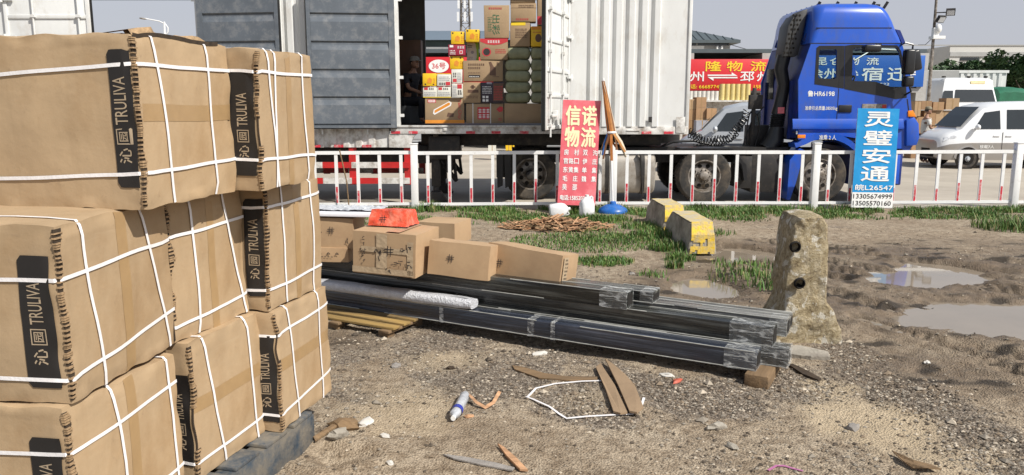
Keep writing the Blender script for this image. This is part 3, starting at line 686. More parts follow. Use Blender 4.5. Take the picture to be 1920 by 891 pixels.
b.loft([[(x0, 15.5 + (y - 15.5) * .92, .58 + (z - .58) * .92) for y, z in ring], [(x0 + .03, y, z) for y, z in ring], [(x1 - .03, y, z) for y, z in ring], [(x1, 15.5 + (y - 15.5) * .92, .58 + (z - .58) * .92) for y, z in ring]])
b.build('fuel_tank', m_tank, TC)
b = MB()
for px in (1140, 1208): b.loft([[(X(px) + dx, 15.5 + (y - 15.5) * 1.04, .58 + (z - .58) * 1.04) for y, z in ring] for dx in (0, .07)])
b.bar((X(1212), 15.14, .15), (X(1205), 15.14, 1.0), .1, .02)
b.build('tank_strap', m_frame, TC)
# cab body: planar sides with real window openings, rear, roof fairing
zb, zs = Z(322, YC), Z(81, YC)
side = [(1487, 250), (1487, 237), (1494, 160), (1519, 81), (1692, 81), (1700, 110), (1706, 160), (1708, 200), (1716, 222), (1716, 272), (1700, 283), (1640, 285), (1622, 268), (1600, 258), (1560, 254), (1500, 263), (1490, 264)]
side = [(1497, 262), (1497, 150), (1521, 81), (1691, 81), (1699, 108), (1706, 160), (1709, 205), (1716, 226), (1716, 268), (1704, 283), (1640, 288), (1626, 272), (1604, 259), (1560, 252), (1520, 258)]
win1 = [(1536, 98), (1538, 93), (1566, 92), (1569, 95), (1568, 146), (1565, 148), (1536, 147), (1534, 144)]
win2 = [(1599, 92), (1607, 89), (1680, 90), (1686, 98), (1692, 130), (1695, 164), (1676, 165), (1640, 153), (1597, 152)]
for nm, yy in (('cab_side', YC), ('cab_side', YC2 - .04)):
    b = MB(); b.plate(poly(side), (poly(win1), poly(win2)), yy, yy + .04); b.build(nm, m_blue, TC, smooth=0)
sur1 = [(1527, 158), (1531, 90), (1536, 86), (1583.5, 86), (1582, 166)]
sur2 = [(1584.5, 86), (1597, 84), (1682, 85), (1689, 95), (1697, 130), (1700, 183), (1680, 186), (1640, 178), (1583, 167)]
b = MB()
b.plate(poly(sur1), (poly(win1),), YC - .006, YC - .001); b.plate(poly(sur2), (poly(win2),), YC - .006, YC - .001); b.build('window_surround', m_blkpl, TC, smooth=0)
for nm, wp in (('quarter_window', win1), ('door_window', win2)):
    for yy in (YC + .018, YC2 - .02): b = MB(); b.plate(poly(wp), (), yy, yy + .004); b.build(nm, m_glass, TC, smooth=0)
xa, xb = C(1497, 200)[0], C(1712, 230)[0]; xt = C(1521, 81)[0]; xft = C(1691, 81)[0]
b = MB(); zr0 = C(1497, 262)[1]; zk = C(1497, 150)[1]
b.add([(xa, YC + .041, zr0), (xa, YC2 - .041, zr0), (xa, YC2 - .041, zk), (xa, YC + .041, zk), (xt, YC + .041, zs), (xt, YC2 - .041, zs)], [(0, 1, 2, 3), (3, 2, 5, 4)])
b.box(xa - .05, xa, YC + .35, YC + .41, zr0, zk); b.box(xa - .05, xa, YC + 1.9, YC + 1.96, zr0, zk)
b.build('rear_panel', m_bluedk, TC)
b = MB(); b.M = frame((xa - .012, YC + 1.95, zk - .35), (0, -1, 0), (0, 0, 1)); b.add([(0, 0, 0), (.45, 0, 0), (.45, .62, 0), (0, .62, 0)], [(0, 1, 2, 3)]); b.build('rear_window', m_dglass, TC)
b = MB(); b.box(xa, xb - .05, YC + .041, YC2 - .041, zr0 - .02, zr0 + .02); b.build('cab_underside', m_frame, TC)
# windscreen and front
b = MB(); xw = C(1704, 165)[0]
b.add([(xb, YC + .041, zr0), (xb, YC2 - .041, zr0), (xw, YC2 - .041, C(0, 168)[1]), (xw, YC + .041, C(0, 168)[1])], [(0, 1, 2, 3)])
b.build('front_panel', m_blue, TC)
b = MB(); b.add([(xw, YC + .041, C(0, 168)[1]), (xw, YC2 - .041, C(0, 168)[1]), (xft, YC2 - .041, zs), (xft, YC + .041, zs)], [(0, 1, 2, 3)]); b.build('windscreen', m_wglass, TC)
# roof fairing loft
def rr(x0, x1, y0, y1, z, r, n=5):
    out = []
    for cx, cy, a0 in ((x1 - r, y0 + r, -90), (x1 - r, y1 - r, 0), (x0 + r, y1 - r, 90), (x0 + r, y0 + r, 180)):
        for k in range(n + 1): a = R(a0 + 90 * k / n); out.append((cx + r * math.cos(a), cy + r * math.sin(a), z))
    return out
b = MB(); rings = []
for py, pr0, pr1, ins, rad in ((81, 1519, 1692, .0, .08), (70, 1521, 1690, .004, .12), (52, 1524, 1684, .02, .16), (40, 1526, 1679, .025, .14), (25, 1529, 1673, .04, .16), (14, 1532, 1667, .07, .18), (8, 1536, 1660, .13, .2), (4, 1545, 1650, .24, .22)):
    rings.append(rr(C(pr0, py)[0], C(pr1, py)[0], YC - .002 + ins, YC2 + .002 - ins, C(0, py)[1], rad))
b.loft(rings); b.build('roof_fairing', m_blue, TC, smooth=60)
b = MB(); b.box(C(1531, 51)[0], C(1673, 54)[0], YC + .012, YC + .03, C(0, 53.2)[1], C(0, 51.6)[1]); b.box(C(1519, 82)[0], C(1692, 82)[0], YC - .003, YC + .01, C(0, 82.2)[1], C(0, 80.6)[1]); pieces(b, 'body_seam', m_blkpl, TC)
b = MB(); zz = zs + .12; x = xt - .02
for k in range(7): y = YC + .3 + k * .28; b.bar((x, y, zs + .05), (x + .22, y, zs + .74), .04, .05)
pieces(b, 'fairing_rib', m_bluedk, TC)
b = MB(); b.box(C(1584, 0)[0] - .006, C(1584, 0)[0] + .006, YC - .004, YC - .0005, C(0, 248)[1], C(0, 167)[1]); b.box(C(1583.5, 0)[0] - .005, C(1583.5, 0)[0] + .004, YC - .008, YC - .0062, C(0, 166)[1], C(0, 86)[1])
b.plate(poly([(1700, 186), (1702, 186), (1707, 225), (1705, 225)]), (), YC - .003, YC - .0006); pieces(b, 'door_gap', m_blkpl, TC)
b = MB(); b.box(C(1500, 0)[0], C(1706, 0)[0], YC - .003, YC - .0006, C(0, 248.5)[1], C(0, 247.6)[1]); b.build('sill_gap', m_blkpl, TC)
# swage band and wheel arch lip
b = MB(); z2, z1_ = C(0, 226)[1], C(0, 238)[1]; x0, x1 = C(1499, 0)[0], C(1712, 0)[0]
b.add([(x0, YC - .001, z2 + .03), (x1, YC - .001, z2 + .03), (x1, YC - .055, z1_), (x0, YC - .055, z1_), (x1, YC - .045, z1_ - .04), (x0, YC - .045, z1_ - .04), (x0, YC - .001, z1_ - .06), (x1, YC - .001, z1_ - .06)], [(0, 1, 2, 3), (3, 2, 4, 5), (5, 4, 7, 6), (0, 3, 5, 6), (1, 7, 4, 2)])
b.build('swage_band', m_blue, TC)
arch_o = [(1487, 268)] + [(1546 + 84 * math.cos(R(a)), 338 - 90 * math.sin(R(a))) for a in range(128, 24, -8)] + [(1628, 290)]
arch_i = [(1622, 300)] + [(1546 + 76 * math.cos(R(a)), 338 - 78 * math.sin(R(a))) for a in range(24, 128, 8)] + [(1490, 277)]
b = MB(); b.plate(poly(arch_o + arch_i), (), YC - .07, YC + .3); b.build('wheel_arch', m_blue, TC)
b = MB(); b.plate(poly([(1480, 300), (1498, 278), (1508, 282), (1492, 340), (1480, 375), (1474, 374)]), (), YC - .03, YC + .4); b.build('arch_flap', m_blue, TC)
b = MB(); b.box(C(1508, 0)[0], C(1523, 0)[0], YC - .085, YC - .071, C(0, 259)[1], C(0, 252.5)[1]); b.build('side_marker', m_orange, TC, bevel=.004)
b = MB(); b.plate(poly([(1702, 208), (1711, 207), (1717, 219), (1702, 219)]), (), YC - .02, YC + .12); b.build('turn_lamp', m_orange, TC, bevel=.004)
b = MB(); b.plate(poly([(1697, 225), (1712, 220), (1720, 232), (1721, 258), (1716, 272), (1697, 274)]), (), YC - .06, YC + .5); b.build('bumper_corner', m_blue, TC, bevel=.012)
b = MB(); b.box(C(1622, 0)[0], C(1718, 0)[0], YC + .0, YC2 - .05, .35, C(0, 276)[1]); b.build('front_bumper', m_bluedk, TC, bevel=.03)
b = MB(); b.box(C(1632, 0)[0], C(1712, 0)[0], YC - .02, YC - .001, C(0, 345)[1], C(0, 291)[1]); b.build('step_panel', m_blue, TC, bevel=.015)
b = MB(); b.box(C(1640, 0)[0], C(1700, 0)[0], YC - .03, YC - .021, C(0, 331)[1], C(0, 318)[1]); b.box(C(1640, 0)[0], C(1700, 0)[0], YC - .03, YC - .021, C(0, 308)[1], C(0, 298)[1]); pieces(b, 'step', m_frame, TC)
b = MB(); b.box(C(1583 + 3, 0)[0], C(1611, 0)[0], YC - .02, YC - .002, C(0, 211)[1], C(0, 197)[1]); b.build('door_handle', m_blkpl, TC, bevel=.012)
b = MB(); b.box(C(1631, 0)[0], C(1677, 0)[0], YC - .012, YC - .001, C(0, 205)[1], C(0, 195)[1]); b.build('badge_plate', m_rim, TC)
b = MB(); b.box(C(1669, 0)[0], C(1677, 0)[0], YC - .016, YC - .0125, C(0, 203)[1], C(0, 197)[1]); b.build('badge_mark', m_red, TC)
b = MB(); P0 = C(1515, 182); b.M = frame((0, YC - .0035, 0), (1, 0, 0), (0, 0, 1))
def ctext(t, px0, px1, py0, py1, bold): a = C(px0, py1); c = C(px1, py0); b.text(t, a[0], a[1], c[0] - a[0], c[1] - a[1], bold)
ctext('鲁HR6198', 1514, 1565, 170, 181, .03); ctext('准牵引总质量:38505kg', 1509, 1570, 199, 208, .012)
b.M = frame((0, YC - .074, 0), (1, 0, 0), (0, 0, 1)); ctext('准乘 2 人', 1533, 1565, 253, 262, .02)
b.build('lettering', m_wht, TC, smooth=0)
# mirrors, visor
def mirror(px0, px1, py0, py1, y, name='mirror'):
    b = MB(); a = C(px0, py1, y); c = C(px1, py0, y); b.box(a[0], c[0], y - .1, y + .1, a[1], c[1]); return b.build(name, m_blkpl, TC, bevel=.035, seg=3)
mirror(1693, 1714, 93, 140, YC - .25); mirror(1693, 1711, 143, 163, YC - .25); mirror(1618, 1650, 84, 98, YC - .2, 'kerb_mirror')
b = MB(); q = lambda px, py, y=YC - .2: (C(px, py, y)[0], y, C(px, py, y)[1])
b.tube([q(1690, 84, YC), q(1698, 80), q(1712, 84), q(1711, 92)], .018); b.tube([q(1697, 178, YC), q(1708, 172), q(1705, 160)], .018); b.tube([q(1652, 84, YC), q(1642, 84), q(1642, 90)], .015); b.build('mirror_arm', m_blkpl, TC)
b = MB(); y = YC2 + .2
b.tube([(xft + .1, YC2, zs - .2), (xft + .6, y, zs + .06), (xft + 1.35, y, zs + .02)], .02); b.build('mirror_arm', m_blkpl, TC)
b = MB(); b.M = TR(xft + 1.5, y, zs - .16, ry=R(-12)); b.box(-.11, .11, -.12, .12, -.25, .2); b.build('mirror', m_blkpl, TC, bevel=.05, seg=3)
b = MB(); b.plate(poly([(1684, 54), (1693, 56), (1703, 80), (1697, 82)]), (), YC + .1, YC2 - .1); b.build('sun_visor', m_bluedk, TC)
b = MB(); b.lathe([(.0, 0), (.06, .02), (.09, .1), (.095, .16)], 12); 
hn = b.build('air_horn', m_blkpl, TC, (C(1652, 8)[0], YC + .45, C(0, 10)[1]), (0, R(100), R(-20)))
b = MB(); zt_ = C(0, 3)[1]
for dx in (.0, .35, .7, 1.05, 1.3): b.bar((C(1552, 0)[0] + dx, YC + .55, zt_ - .06), (C(1552, 0)[0] + dx + .06, YC + .52, zt_ + .06), .05, .05)
pieces(b, 'roof_lamp', m_frame, TC)
# interior seen through the glass
b = MB(); b.box(C(1600, 0)[0], C(1625, 0)[0], YC + .35, YC + .85, 1.9, 2.42); b.box(C(1600, 0)[0], C(1625, 0)[0], YC + 1.45, YC + 1.95, 1.9, 2.42); pieces(b, 'seat', m_int, TC, bevel=.05)
b = MB(); b.lathe([(.21, 0), (.235, .02), (.25, 0), (.235, -.02), (.21, 0)], 24, cap=False); b.bar((-.22, 0, 0), (.22, 0, 0), .04, .02); b.build('steering_wheel', m_blkpl, TC, (C(1668, 0)[0], YC + 1.7, 2.3), (0, R(-50), 0))
b = MB(); b.box(C(1672, 0)[0], C(1704, 0)[0], YC + .06, YC2 - .06, 1.95, 2.2); b.build('dashboard', m_blkpl, TC, bevel=.04)
# air intake stack
b = MB(); yi = YC + .55
def qi(px, py): c = C(px, py, yi); return Vector((c[0], yi, c[1]))
b.tube([qi(1470, 105), qi(1464, 130), qi(1470, 160), qi(1463, 195), qi(1459, 215)], [.13, .13, .12, .12, .14], 14)
for k in range(7): p = qi(1459 - k * .5, 216 + k * 3.4); b.M = TR(*p); b.lathe([(.13, -.018), (.15, 0), (.13, .018)], 16)
b.M = Matrix(); b.tube([qi(1457, 238), qi(1452, 262), qi(1440, 280)], [.14, .19, .2], 14); b.build('intake_pipe', m_blkpl, TC)
b = MB(); ap = [(1471, 107), (1485, 30), (1497, 22), (1508, 19), (1490, 104), (1484, 108)]
b.plate(poly(ap, yi), (), yi - .2, yi + .2); b.plate(poly([(1462, 108), (1471, 50), (1484, 30), (1471, 107)], yi), (), yi - .2, yi + .3); b.build('intake_grille', mat('grey_black_plastic', (.045, .045, .045), .5, var=.1), TC, bevel=.02)
b = MB()
for r_ in range(9):
    for c_ in range(3):
        t = r_ / 8; px = 1478 + 17 * t + (c_ - 1) * 6 + (3 if r_ % 2 else 0) - 1.5; py = 99 - 70 * t
        p = C(px, py, yi - .2); b.M = frame((p[0], yi - .203, p[1]), (1, 0, 0), (0, 0, 1)); b.lathe([(.024, 0), (.0, .0005)], 6, cap=False)
b.build('perforation', m_bdark, TC)
b = MB(); p = C(1458, 207, yi - .15); b.M = frame((p[0], yi - .158, p[1]), (1, 0, 0), (0, 0, 1)); b.quad(-.0, .13, -.06, .06); b.build('warning_sticker', mat('pink_sticker', (.75, .18, .2), .5), TC)
# air lines and their stand
def jit(a): return random.uniform(-a, a)
b = MB(); yl = YC + .75
def ql(px, py, dy=0): c = C(px, py, yl + dy); return Vector((c[0], yl + dy, c[1]))
def coil(path, turns, rad, r):
    pts = []; N_ = turns * 10; L_ = len(path) - 1
    for i in range(N_ + 1):
        t = i / N_ * L_; k = min(int(t), L_ - 1); f = t - k; p = path[k].lerp(path[k + 1], f); a = i / 10 * math.tau; tl = (path[k + 1] - path[k]).normalized()
        nrm = tl.cross(Vector((0, 1, 0))).normalized(); rd = rad * (1 + .25 * math.sin(i * .7)); pts.append(p + nrm * math.cos(a) * rd + Vector((0, 1, 0)) * math.sin(a) * rd)
    b.tube(pts, r, 5)
coil([ql(1292, 252), ql(1316, 262), ql(1345, 268), ql(1368, 258), ql(1385, 238), ql(1400, 208)], 26, .075, .011)
coil([ql(1292, 246, .2), ql(1310, 258, .2), ql(1340, 262, .2), ql(1362, 262, .2), ql(1380, 250, .2), ql(1396, 222, .2)], 22, .07, .011)
b.build('coiled_air_line', m_blkpl, TC)
b = MB()
b.tube([ql(1240, 275), ql(1262, 266), ql(1300, 264), ql(1335, 272), ql(1370, 277), ql(1410, 276)], .03); b.tube([ql(1300, 273), ql(1330, 270), ql(1380, 279), ql(1440, 282)], .026)
b.tube([ql(1398, 282), ql(1400, 240), ql(1405, 215), ql(1425, 185)], .014); b.tube([ql(1390, 282), ql(1400, 250), ql(1410, 225), ql(1432, 200)], .012); b.tube([ql(1406, 210), ql(1420, 215), ql(1425, 245), ql(1415, 278)], .014); b.build('cable', m_blkpl, TC)
b = MB(); p = ql(1409, 282); b.box(p.x - .035, p.x + .035, p.y - .035, p.y + .035, .95, C(0, 165, yl)[1]); p2 = ql(1418, 185); b.box(p.x - .1, p.x + .16, p.y - .06, p.y + .06, C(0, 205, yl)[1], C(0, 178, yl)[1]); b.box(p.x - .05, p.x + .5, p.y + .05, p.y + .4, 1.0, C(0, 235, yl)[1]); b.build('hose_stand', m_frame, TC, bevel=.01)
b = MB(); b.box(X(1100), X(1500), 15.5, 17.1, 1.0, 1.06); b.build('deck_plate', m_frame, TC)

# ------------------------------------------------------------------ fence
FY = lambda x: 14.12 + .028 * x
FN = thing('metal_fence', 'low white metal railing with red lower bars between grass verge and yard', 'fence', (0, 0, 0))
posts = [X(395, 14) - .0, X(775, 14.1), X(1153, 14.15), X(1538, 14.25), X(1921, 14.35), X(2300, 14.4), X(15, 14.)]
posts.sort()
for x in posts:
    y = FY(x); b = MB(); b.box(x - .06, x + .06, y - .06, y + .06, 0, 1.19); b.box(x - .068, x + .068, y - .068, y + .068, 1.191, 1.215); b.build('post', m_fence, FN, bevel=.006)
for xa_, xb_ in zip(posts, posts[1:]):
    sag = random.uniform(-.015, .012)
    b = MB()
    for z, h_ in ((1.045, .06), (.13, .048)):
        b.bar((xa_ + .06, FY(xa_), z + sag), (xb_ - .06, FY(xb_), z - sag), .04, h_)
    b.build('rail', m_fence, FN)
    n = 9; 
    for k in range(n):
        x = xa_ + (xb_ - xa_) * (k + .62) / (n + .24); y = FY(x); tl = random.uniform(-.004, .006); b = MB()
        b.k = 0; b.box(x - .028, x + .028, y - .012, y + .012, .15, 1.03)
        rh = random.uniform(.36, .58); b.k = 1; b.box(x - .019, x + .019, y - .0145, y - .0125, .155, rh)
        b.build('baluster', [m_fence, m_redrefl], FN, bevel=.0)

# ------------------------------------------------------------------ stack of strapped cartons on a blue pallet
class Carton:
    # local frame: x in [-W, 0] (front runs left), y in [0, L] (away), z in [0, H]; front faces -y, lit side faces +x
    def __init__(s, W, L, H, seed): s.W, s.L, s.H, s.seed = W, L, H, seed
    def surf(s, p, n, off=0.):
        W, L, H = s.W, s.L, s.H; r = .007
        q = Vector((max(-W + r, min(-r, p.x)), max(r, min(L - r, p.y)), max(r, min(H - r, p.z))))
        d = p - q
        if d.length > 1e-6: p = q + d.normalized() * r
        u = (p.x + W / 2) / W * 2; v = (p.y - L / 2) / L * 2; t = (p.z - H / 2) / H * 2
        e = [abs(n.x), abs(n.y), abs(n.z)]; bul = 1
        for k, c in zip(e, (u, v, t)): bul *= 1 if k > .5 else max(0, 1 - c * c)
        o = s.seed * 7.3; Q = Vector((p.x + o, p.y, p.z))
        dv = Vector((noise.noise(Q * 3.1), noise.noise(Q * 3.1 + Vector((9, 0, 0))), noise.noise(Q * 3.1 + Vector((0, 9, 0))))) * .0075
        Q2 = Q * 9; dv += n * (.0025 * noise.noise(Q2) + .005 * bul)
        ct = noise.noise(Vector((p.x * 2.3 + o, p.y * 2.3, p.z * 2.3 + 11))); dv -= n * .018 * max(0, ct - .28)
        # dents along the edges
        ed = sum(1 for k in (u, v, t) if abs(k) > .93)
        if ed >= 2: dv += Vector((noise.noise(Q2 + Vector((3, 0, 0))), noise.noise(Q2 + Vector((0, 3, 0))), noise.noise(Q2 + Vector((0, 0, 3))))) * .013
        return p + dv + n * off
    def body(s):
        b = MB(); W, L, H = s.W, s.L, s.H; n = 34
        for ax, sg in ((0, 1), (0, -1), (1, 1), (1, -1), (2, 1), (2, -1)):
            nn = Vector((0, 0, 0)); nn[ax] = sg; vs = []; fs = []
            for i in range(n + 1):
                for j in range(n + 1):
                    a, c = i / n, j / n; p = Vector((0, 0, 0)); o = [k for k in range(3) if k != ax]
                    p[o[0]] = a; p[o[1]] = c; p[ax] = 1 if sg > 0 else 0
                    vs.append(s.surf(Vector((-W + p.x * W, p.y * L, p.z * H)), nn) if 0 < i < n and 0 < j < n else s.surf(Vector((-W + p.x * W, p.y * L, p.z * H)), Vector((0, 0, 0))))
            for i in range(n):
                for j in range(n): fs.append((i * (n + 1) + j, (i + 1) * (n + 1) + j, (i + 1) * (n + 1) + j + 1, i * (n + 1) + j + 1))
            b.add(vs, fs)
        return b
    def fp(s, u, z, off=.004): return s.surf(Vector((-u, 0, z)), Vector((0, -1, 0)), off)     # front, u to the left of the corner
    def sp(s, y, z, off=.004): return s.surf(Vector((0, y, z)), Vector((1, 0, 0)), off)       # side
    def tp(s, y, u, off=.004): return s.surf(Vector((-u, y, s.H)), Vector((0, 0, 1)), off)    # top
def carton(label, x, y, z, ang, W, L, H, seed, hs=(), vs=(), lab=None, torn=.5, tape='v', flap=False):
    c = Carton(W, L, H, seed); t = thing('shipping_carton', label, 'carton', (x, y, z), (jit(.008), jit(.012), R(-ang)), 'strapped cartons stacked on the blue pallet')
    rr = random.Random(seed)
    c.body().build('carton_body', m_card, t, merge=True, smooth=55)
    def grid(p, nu, nv):
        v_ = [p(i / nu, j / nv) for i in range(nu + 1) for j in range(nv + 1)]
        return v_, [(i * (nv + 1) + j, (i + 1) * (nv + 1) + j, (i + 1) * (nv + 1) + j + 1, i * (nv + 1) + j + 1) for i in range(nu) for j in range(nv)]
    if lab:
        u0, u1, z0, z1 = lab; b = MB(); r = .018
        out = [(u0, z0)] ; 
        o2 = [(u1 - r, z0)] + [(u1 - r + r * math.sin(R(a)), z0 + r - r * math.cos(R(a))) for a in (30, 60, 90)] + [(u1 - r + r * math.cos(R(a)), z1 - r + r * math.sin(R(a))) for a in (0, 30, 60, 90)] + [(u0, z1)]
        # fine grid of the label that follows the carton, corners rounded
        nu, nv = 8, 40; v_ = []; f_ = []
        for i in range(nu + 1):
            for j in range(nv + 1):
                uu = u0 + (u1 - u0) * i / nu; zz = z0 + (z1 - z0) * j / nv
                e = max(0, (uu - (u1 - r)) / r); lim = r * (1 - math.sqrt(max(0, 1 - e * e))); zz = max(z0 + lim, min(z1 - lim, zz))
                v_.append(c.fp(uu, zz, .0042))
        f_ = [(i * (nv + 1) + j, (i + 1) * (nv + 1) + j, (i + 1) * (nv + 1) + j + 1, i * (nv + 1) + j + 1) for i in range(nu) for j in range(nv)]
        b.add(v_, f_); lb = b.build('black_label', m_black, t)
        b = MB(); um = (u0 + u1) / 2 + .004; hh = z1 - z0; tw = .048
        def put(s_, za, zb_, wd, bold):
            vv, ff = glyphs(s_, bold); b.add([c.fp(um - wd / 2 + (1 - q) * wd, za + p * (zb_ - za), .0056) for p, q in vv], ff)
        # text runs upwards: glyph x -> z, glyph y -> towards +u reversed
        def put(s_, za, zb_, wd, bold=0.):
            vv, ff = glyphs(s_, bold); b.add([c.fp(um - wd / 2 + q * wd, za + p * (zb_ - za), .0056) for p, q in vv], ff)
        zb0 = z0 + hh * .175
        put('沁', zb0, zb0 + .058, .05, .012); z_ = zb0 + .072
        ro = .058
        for (a0, a1, b0, b1) in ((0, ro, 0, .004), (0, ro, ro - .004, ro), (0, .004, 0, ro), (ro - .004, ro, 0, ro)):
            b.add([c.fp(um - ro / 2 + q, z_ + p, .0056) for p, q in ((a0, b0), (a1, b0), (a1, b1), (a0, b1))], [(0, 1, 2, 3)])
        put('园', z_ + .011, z_ + ro - .011, .036, .01)
        put('TRULIVA', z_ + ro + .016, z1 - hh * .2, .052, .004)
        b.build('lettering', m_tan, lb, smooth=0)
    # brown tape on the lit side
    b = MB()
    if tape == 'v': v_, f_ = grid(lambda p, q: c.sp(L * (.48 + .09 * p), H * q * .998 + .001, .0014), 3, 24)
    else: v_, f_ = grid(lambda p, q: c.sp(L * q * .998 + .001, H * (.5 + .10 * p), .0014), 3, 24)
    b.add(v_, f_); b.build('tape', m_tape, t)
    # torn corrugated edge
    if torn:
        b = MB(); z = .015; k = 0
        while z < H - .02:
            dz = rr.uniform(.006, .011); wd = .014 + .018 * torn * (.5 + .5 * noise.noise(Vector((z * 7, seed, 0)))) + rr.uniform(0, .006)
            dx = rr.uniform(0, .004)
            if noise.noise(Vector((z * 5.5, seed * 3.1, 2))) < -.16 - .25 * torn:
                p0 = c.surf(Vector((0, 0, z)), Vector((1, 0, 0)), .0015); b.k = 0; b.box(p0.x - .004, p0.x + .002, p0.y - .003, p0.y + .004, z, z + dz + .001); z += dz; k += 1; continue
            wd *= .55 + .9 * max(0, noise.noise(Vector((z * 9, seed, 7))) + .3)
            p0 = c.surf(Vector((0, 0, z)), Vector((1, 0, 0)), .0015)
            b.k = 0; b.box(p0.x - .004, p0.x + .0025, p0.y - .004, p0.y + wd, z, z + dz + .001)
            if k % 2 or rr.random() < .25: b.k = 1; b.box(p0.x - .005, p0.x + .006 + dx, p0.y - .005 - dx, p0.y + wd * rr.uniform(.6, 1.1), z + .001, z + dz * .8)
            z += dz; k += 1
        b.build('torn_edge', [m_dark, m_flute], t, smooth=0)
    # straps
    def strap(pts, ns, wd=.0140): b = MB(); b.ribbon(pts, wd, ns, .0012); b.build('strap', m_strap, t, smooth=40)
    fN, sN, tN = Vector((0, -1, 0)), Vector((1, 0, 0)), Vector((0, 0, 1))
    for za, zb_, zc in hs:            # heights at far left of the front, at the corner and at the far end of the side
        pts = [c.fp(W * (1 - k / 12), za + (zb_ - za) * k / 12, .005) for k in range(12)] + [c.fp(.012, zb_, .006), c.sp(.012, zb_, .006)] + [c.sp(L * k / 12, zb_ + (zc - zb_) * k / 12 + .0012 * math.sin(k), .005) for k in range(1, 13)]
        strap(pts, [fN] * 12 + [(fN + sN * .6), (fN * .6 + sN)] + [sN] * 12)
    for ya, yb in vs:                 # along the side at the top and at the bottom, and over the top
        pts = [c.tp(ya, W * (1 - k / 8), .004) for k in range(8)] + [c.tp(ya, .012, .005), c.sp(ya, H - .012, .005)] + [c.sp(ya + (yb - ya) * k / 12 + .004 * math.sin(k * .5 + seed), H * (1 - k / 12), .006) for k in range(1, 12)] + [c.sp(yb, .003, .005)]
        strap(pts, [tN] * 8 + [(tN + sN * .6), (tN * .6 + sN)] + [sN] * 12)
    if flap:
        b = MB(); n = 14; a_ = [c.sp(.02 + (L - .1) * k / n, H - .004, .0) for k in range(n + 1)]
        up = [p + Vector((-.02 + rr.uniform(-.02, .02), 0, .012 + .014 * math.sin(k * .8) + rr.uniform(0, .012))) for k, p in enumerate(a_)]
        b.add(a_ + up + [p + Vector((-.12, 0, -.012)) for p in up], [(k, k + 1, n + 2 + k, n + 1 + k) for k in range(n)] + [(n + 1 + k, n + 2 + k, 2 * n + 3 + k, 2 * n + 2 + k) for k in range(n)])
        b.k = 1; b.add([p + Vector((.001, 0, -.006)) for p in a_] + [p + Vector((.003, 0, .010)) for p in a_], [(k, k + 1, n + 2 + k, n + 1 + k) for k in range(n)])
        b.build('torn_flap', [m_flute, m_dark], t, smooth=0)
    return t
LB = (.012, .115, .075, .575)
Z3, Z2, Z1 = .205, .855, 1.498
carton('large top carton of the stack, its top edge torn open along the flap', -1.405, 2.995, Z1, 9.5, .95, .69, .662, 1, [(.50, .545, .55), (.12, .135, .155)], [(.13, .2), (.5, .52)], (.012, .10, .085, .60), .35, 'h', True)
carton('top carton of the stack with a doubled strap, overlapping the grey trailer door', -1.165, 3.66, Z1, 12, .86, .56, .652, 2, [(.55, .55, .545), (.145, .145, .135)], [(.10, .16), (.17, .14), (.43, .47)], (.012, .135, .07, .545), .4, 'v')
carton('middle-tier carton with a split corner, its whole label in view beside long bare flutes', -1.552, 2.645, Z2, 6, .95, .70, .64, 3, [(.44, .45, .47), (.085, .09, .16)], [(.13, .19), (.50, .66)], (.03, .15, .06, .535), 1., 'v')
carton('middle-tier carton between two others, with no label in view', -1.488, 3.36, Z2, 14, .84, .575, .628, 4, [(.47, .47, .49), (.11, .07, .10)], [(.16, .18), (.40, .55)], None, .8, 'v')
carton('middle-tier carton beside the small brown boxes, its black label half in shade', -1.238, 3.91, Z2, 12.5, .86, .61, .632, 5, [(.53, .53, .55), (.11, .105, .135)], [(.16, .17), (.48, .5)], LB, .6, None or 'v')
carton('bottom-tier carton with only the top of its label in view', -1.556, 2.61, Z3, 9, .95, .665, .645, 6, [(.46, .47, .52), (.12, .12, .14)], [(.24, .3), (.6, .62)], (.03, .15, .06, .53), .9, 'v')
carton('bottom-tier carton in the middle of its row, its label almost hidden in the gap', -1.428, 3.36, Z3, 13, .84, .585, .645, 7, [(.09, .085, .10)], [(.10, .22), (.45, .5)], (.012, .12, .07, .50), .8, 'h')
carton('bottom-tier carton nearest the water bottle, resting on the corner of the blue pallet', -1.205, 3.90, Z3, 10.5, .84, .65, .64, 8, [(.52, .52, .54), (.10, .10, .13)], [(.13, .2), (.5, .52)], (.012, .12, .06, .52), .5, 'h')
# loose strap tail poking from the gap between the two bottom cartons is part of the last one
PB = thing('shipping_pallet', 'worn blue pallet under the strapped cartons', 'pallet', (-1.325, 3.55, 0), (0, 0, R(-15)))
for k, (a, c_) in enumerate(((-.07, .03), (-.62, -.5), (-1.1, -.98))):
    b = MB(); b.box(a, c_, -1.36, .70, .0, .180)
    bb = b.build('runner', m_palblue, PB, bevel=.006)
for k in range(8):
    b = MB(); y = -1.355 + k * .262; b.box(-1.12, .032, y, y + .2, .181, .201); b.build('deck_board', m_palblue, PB, bevel=.004)

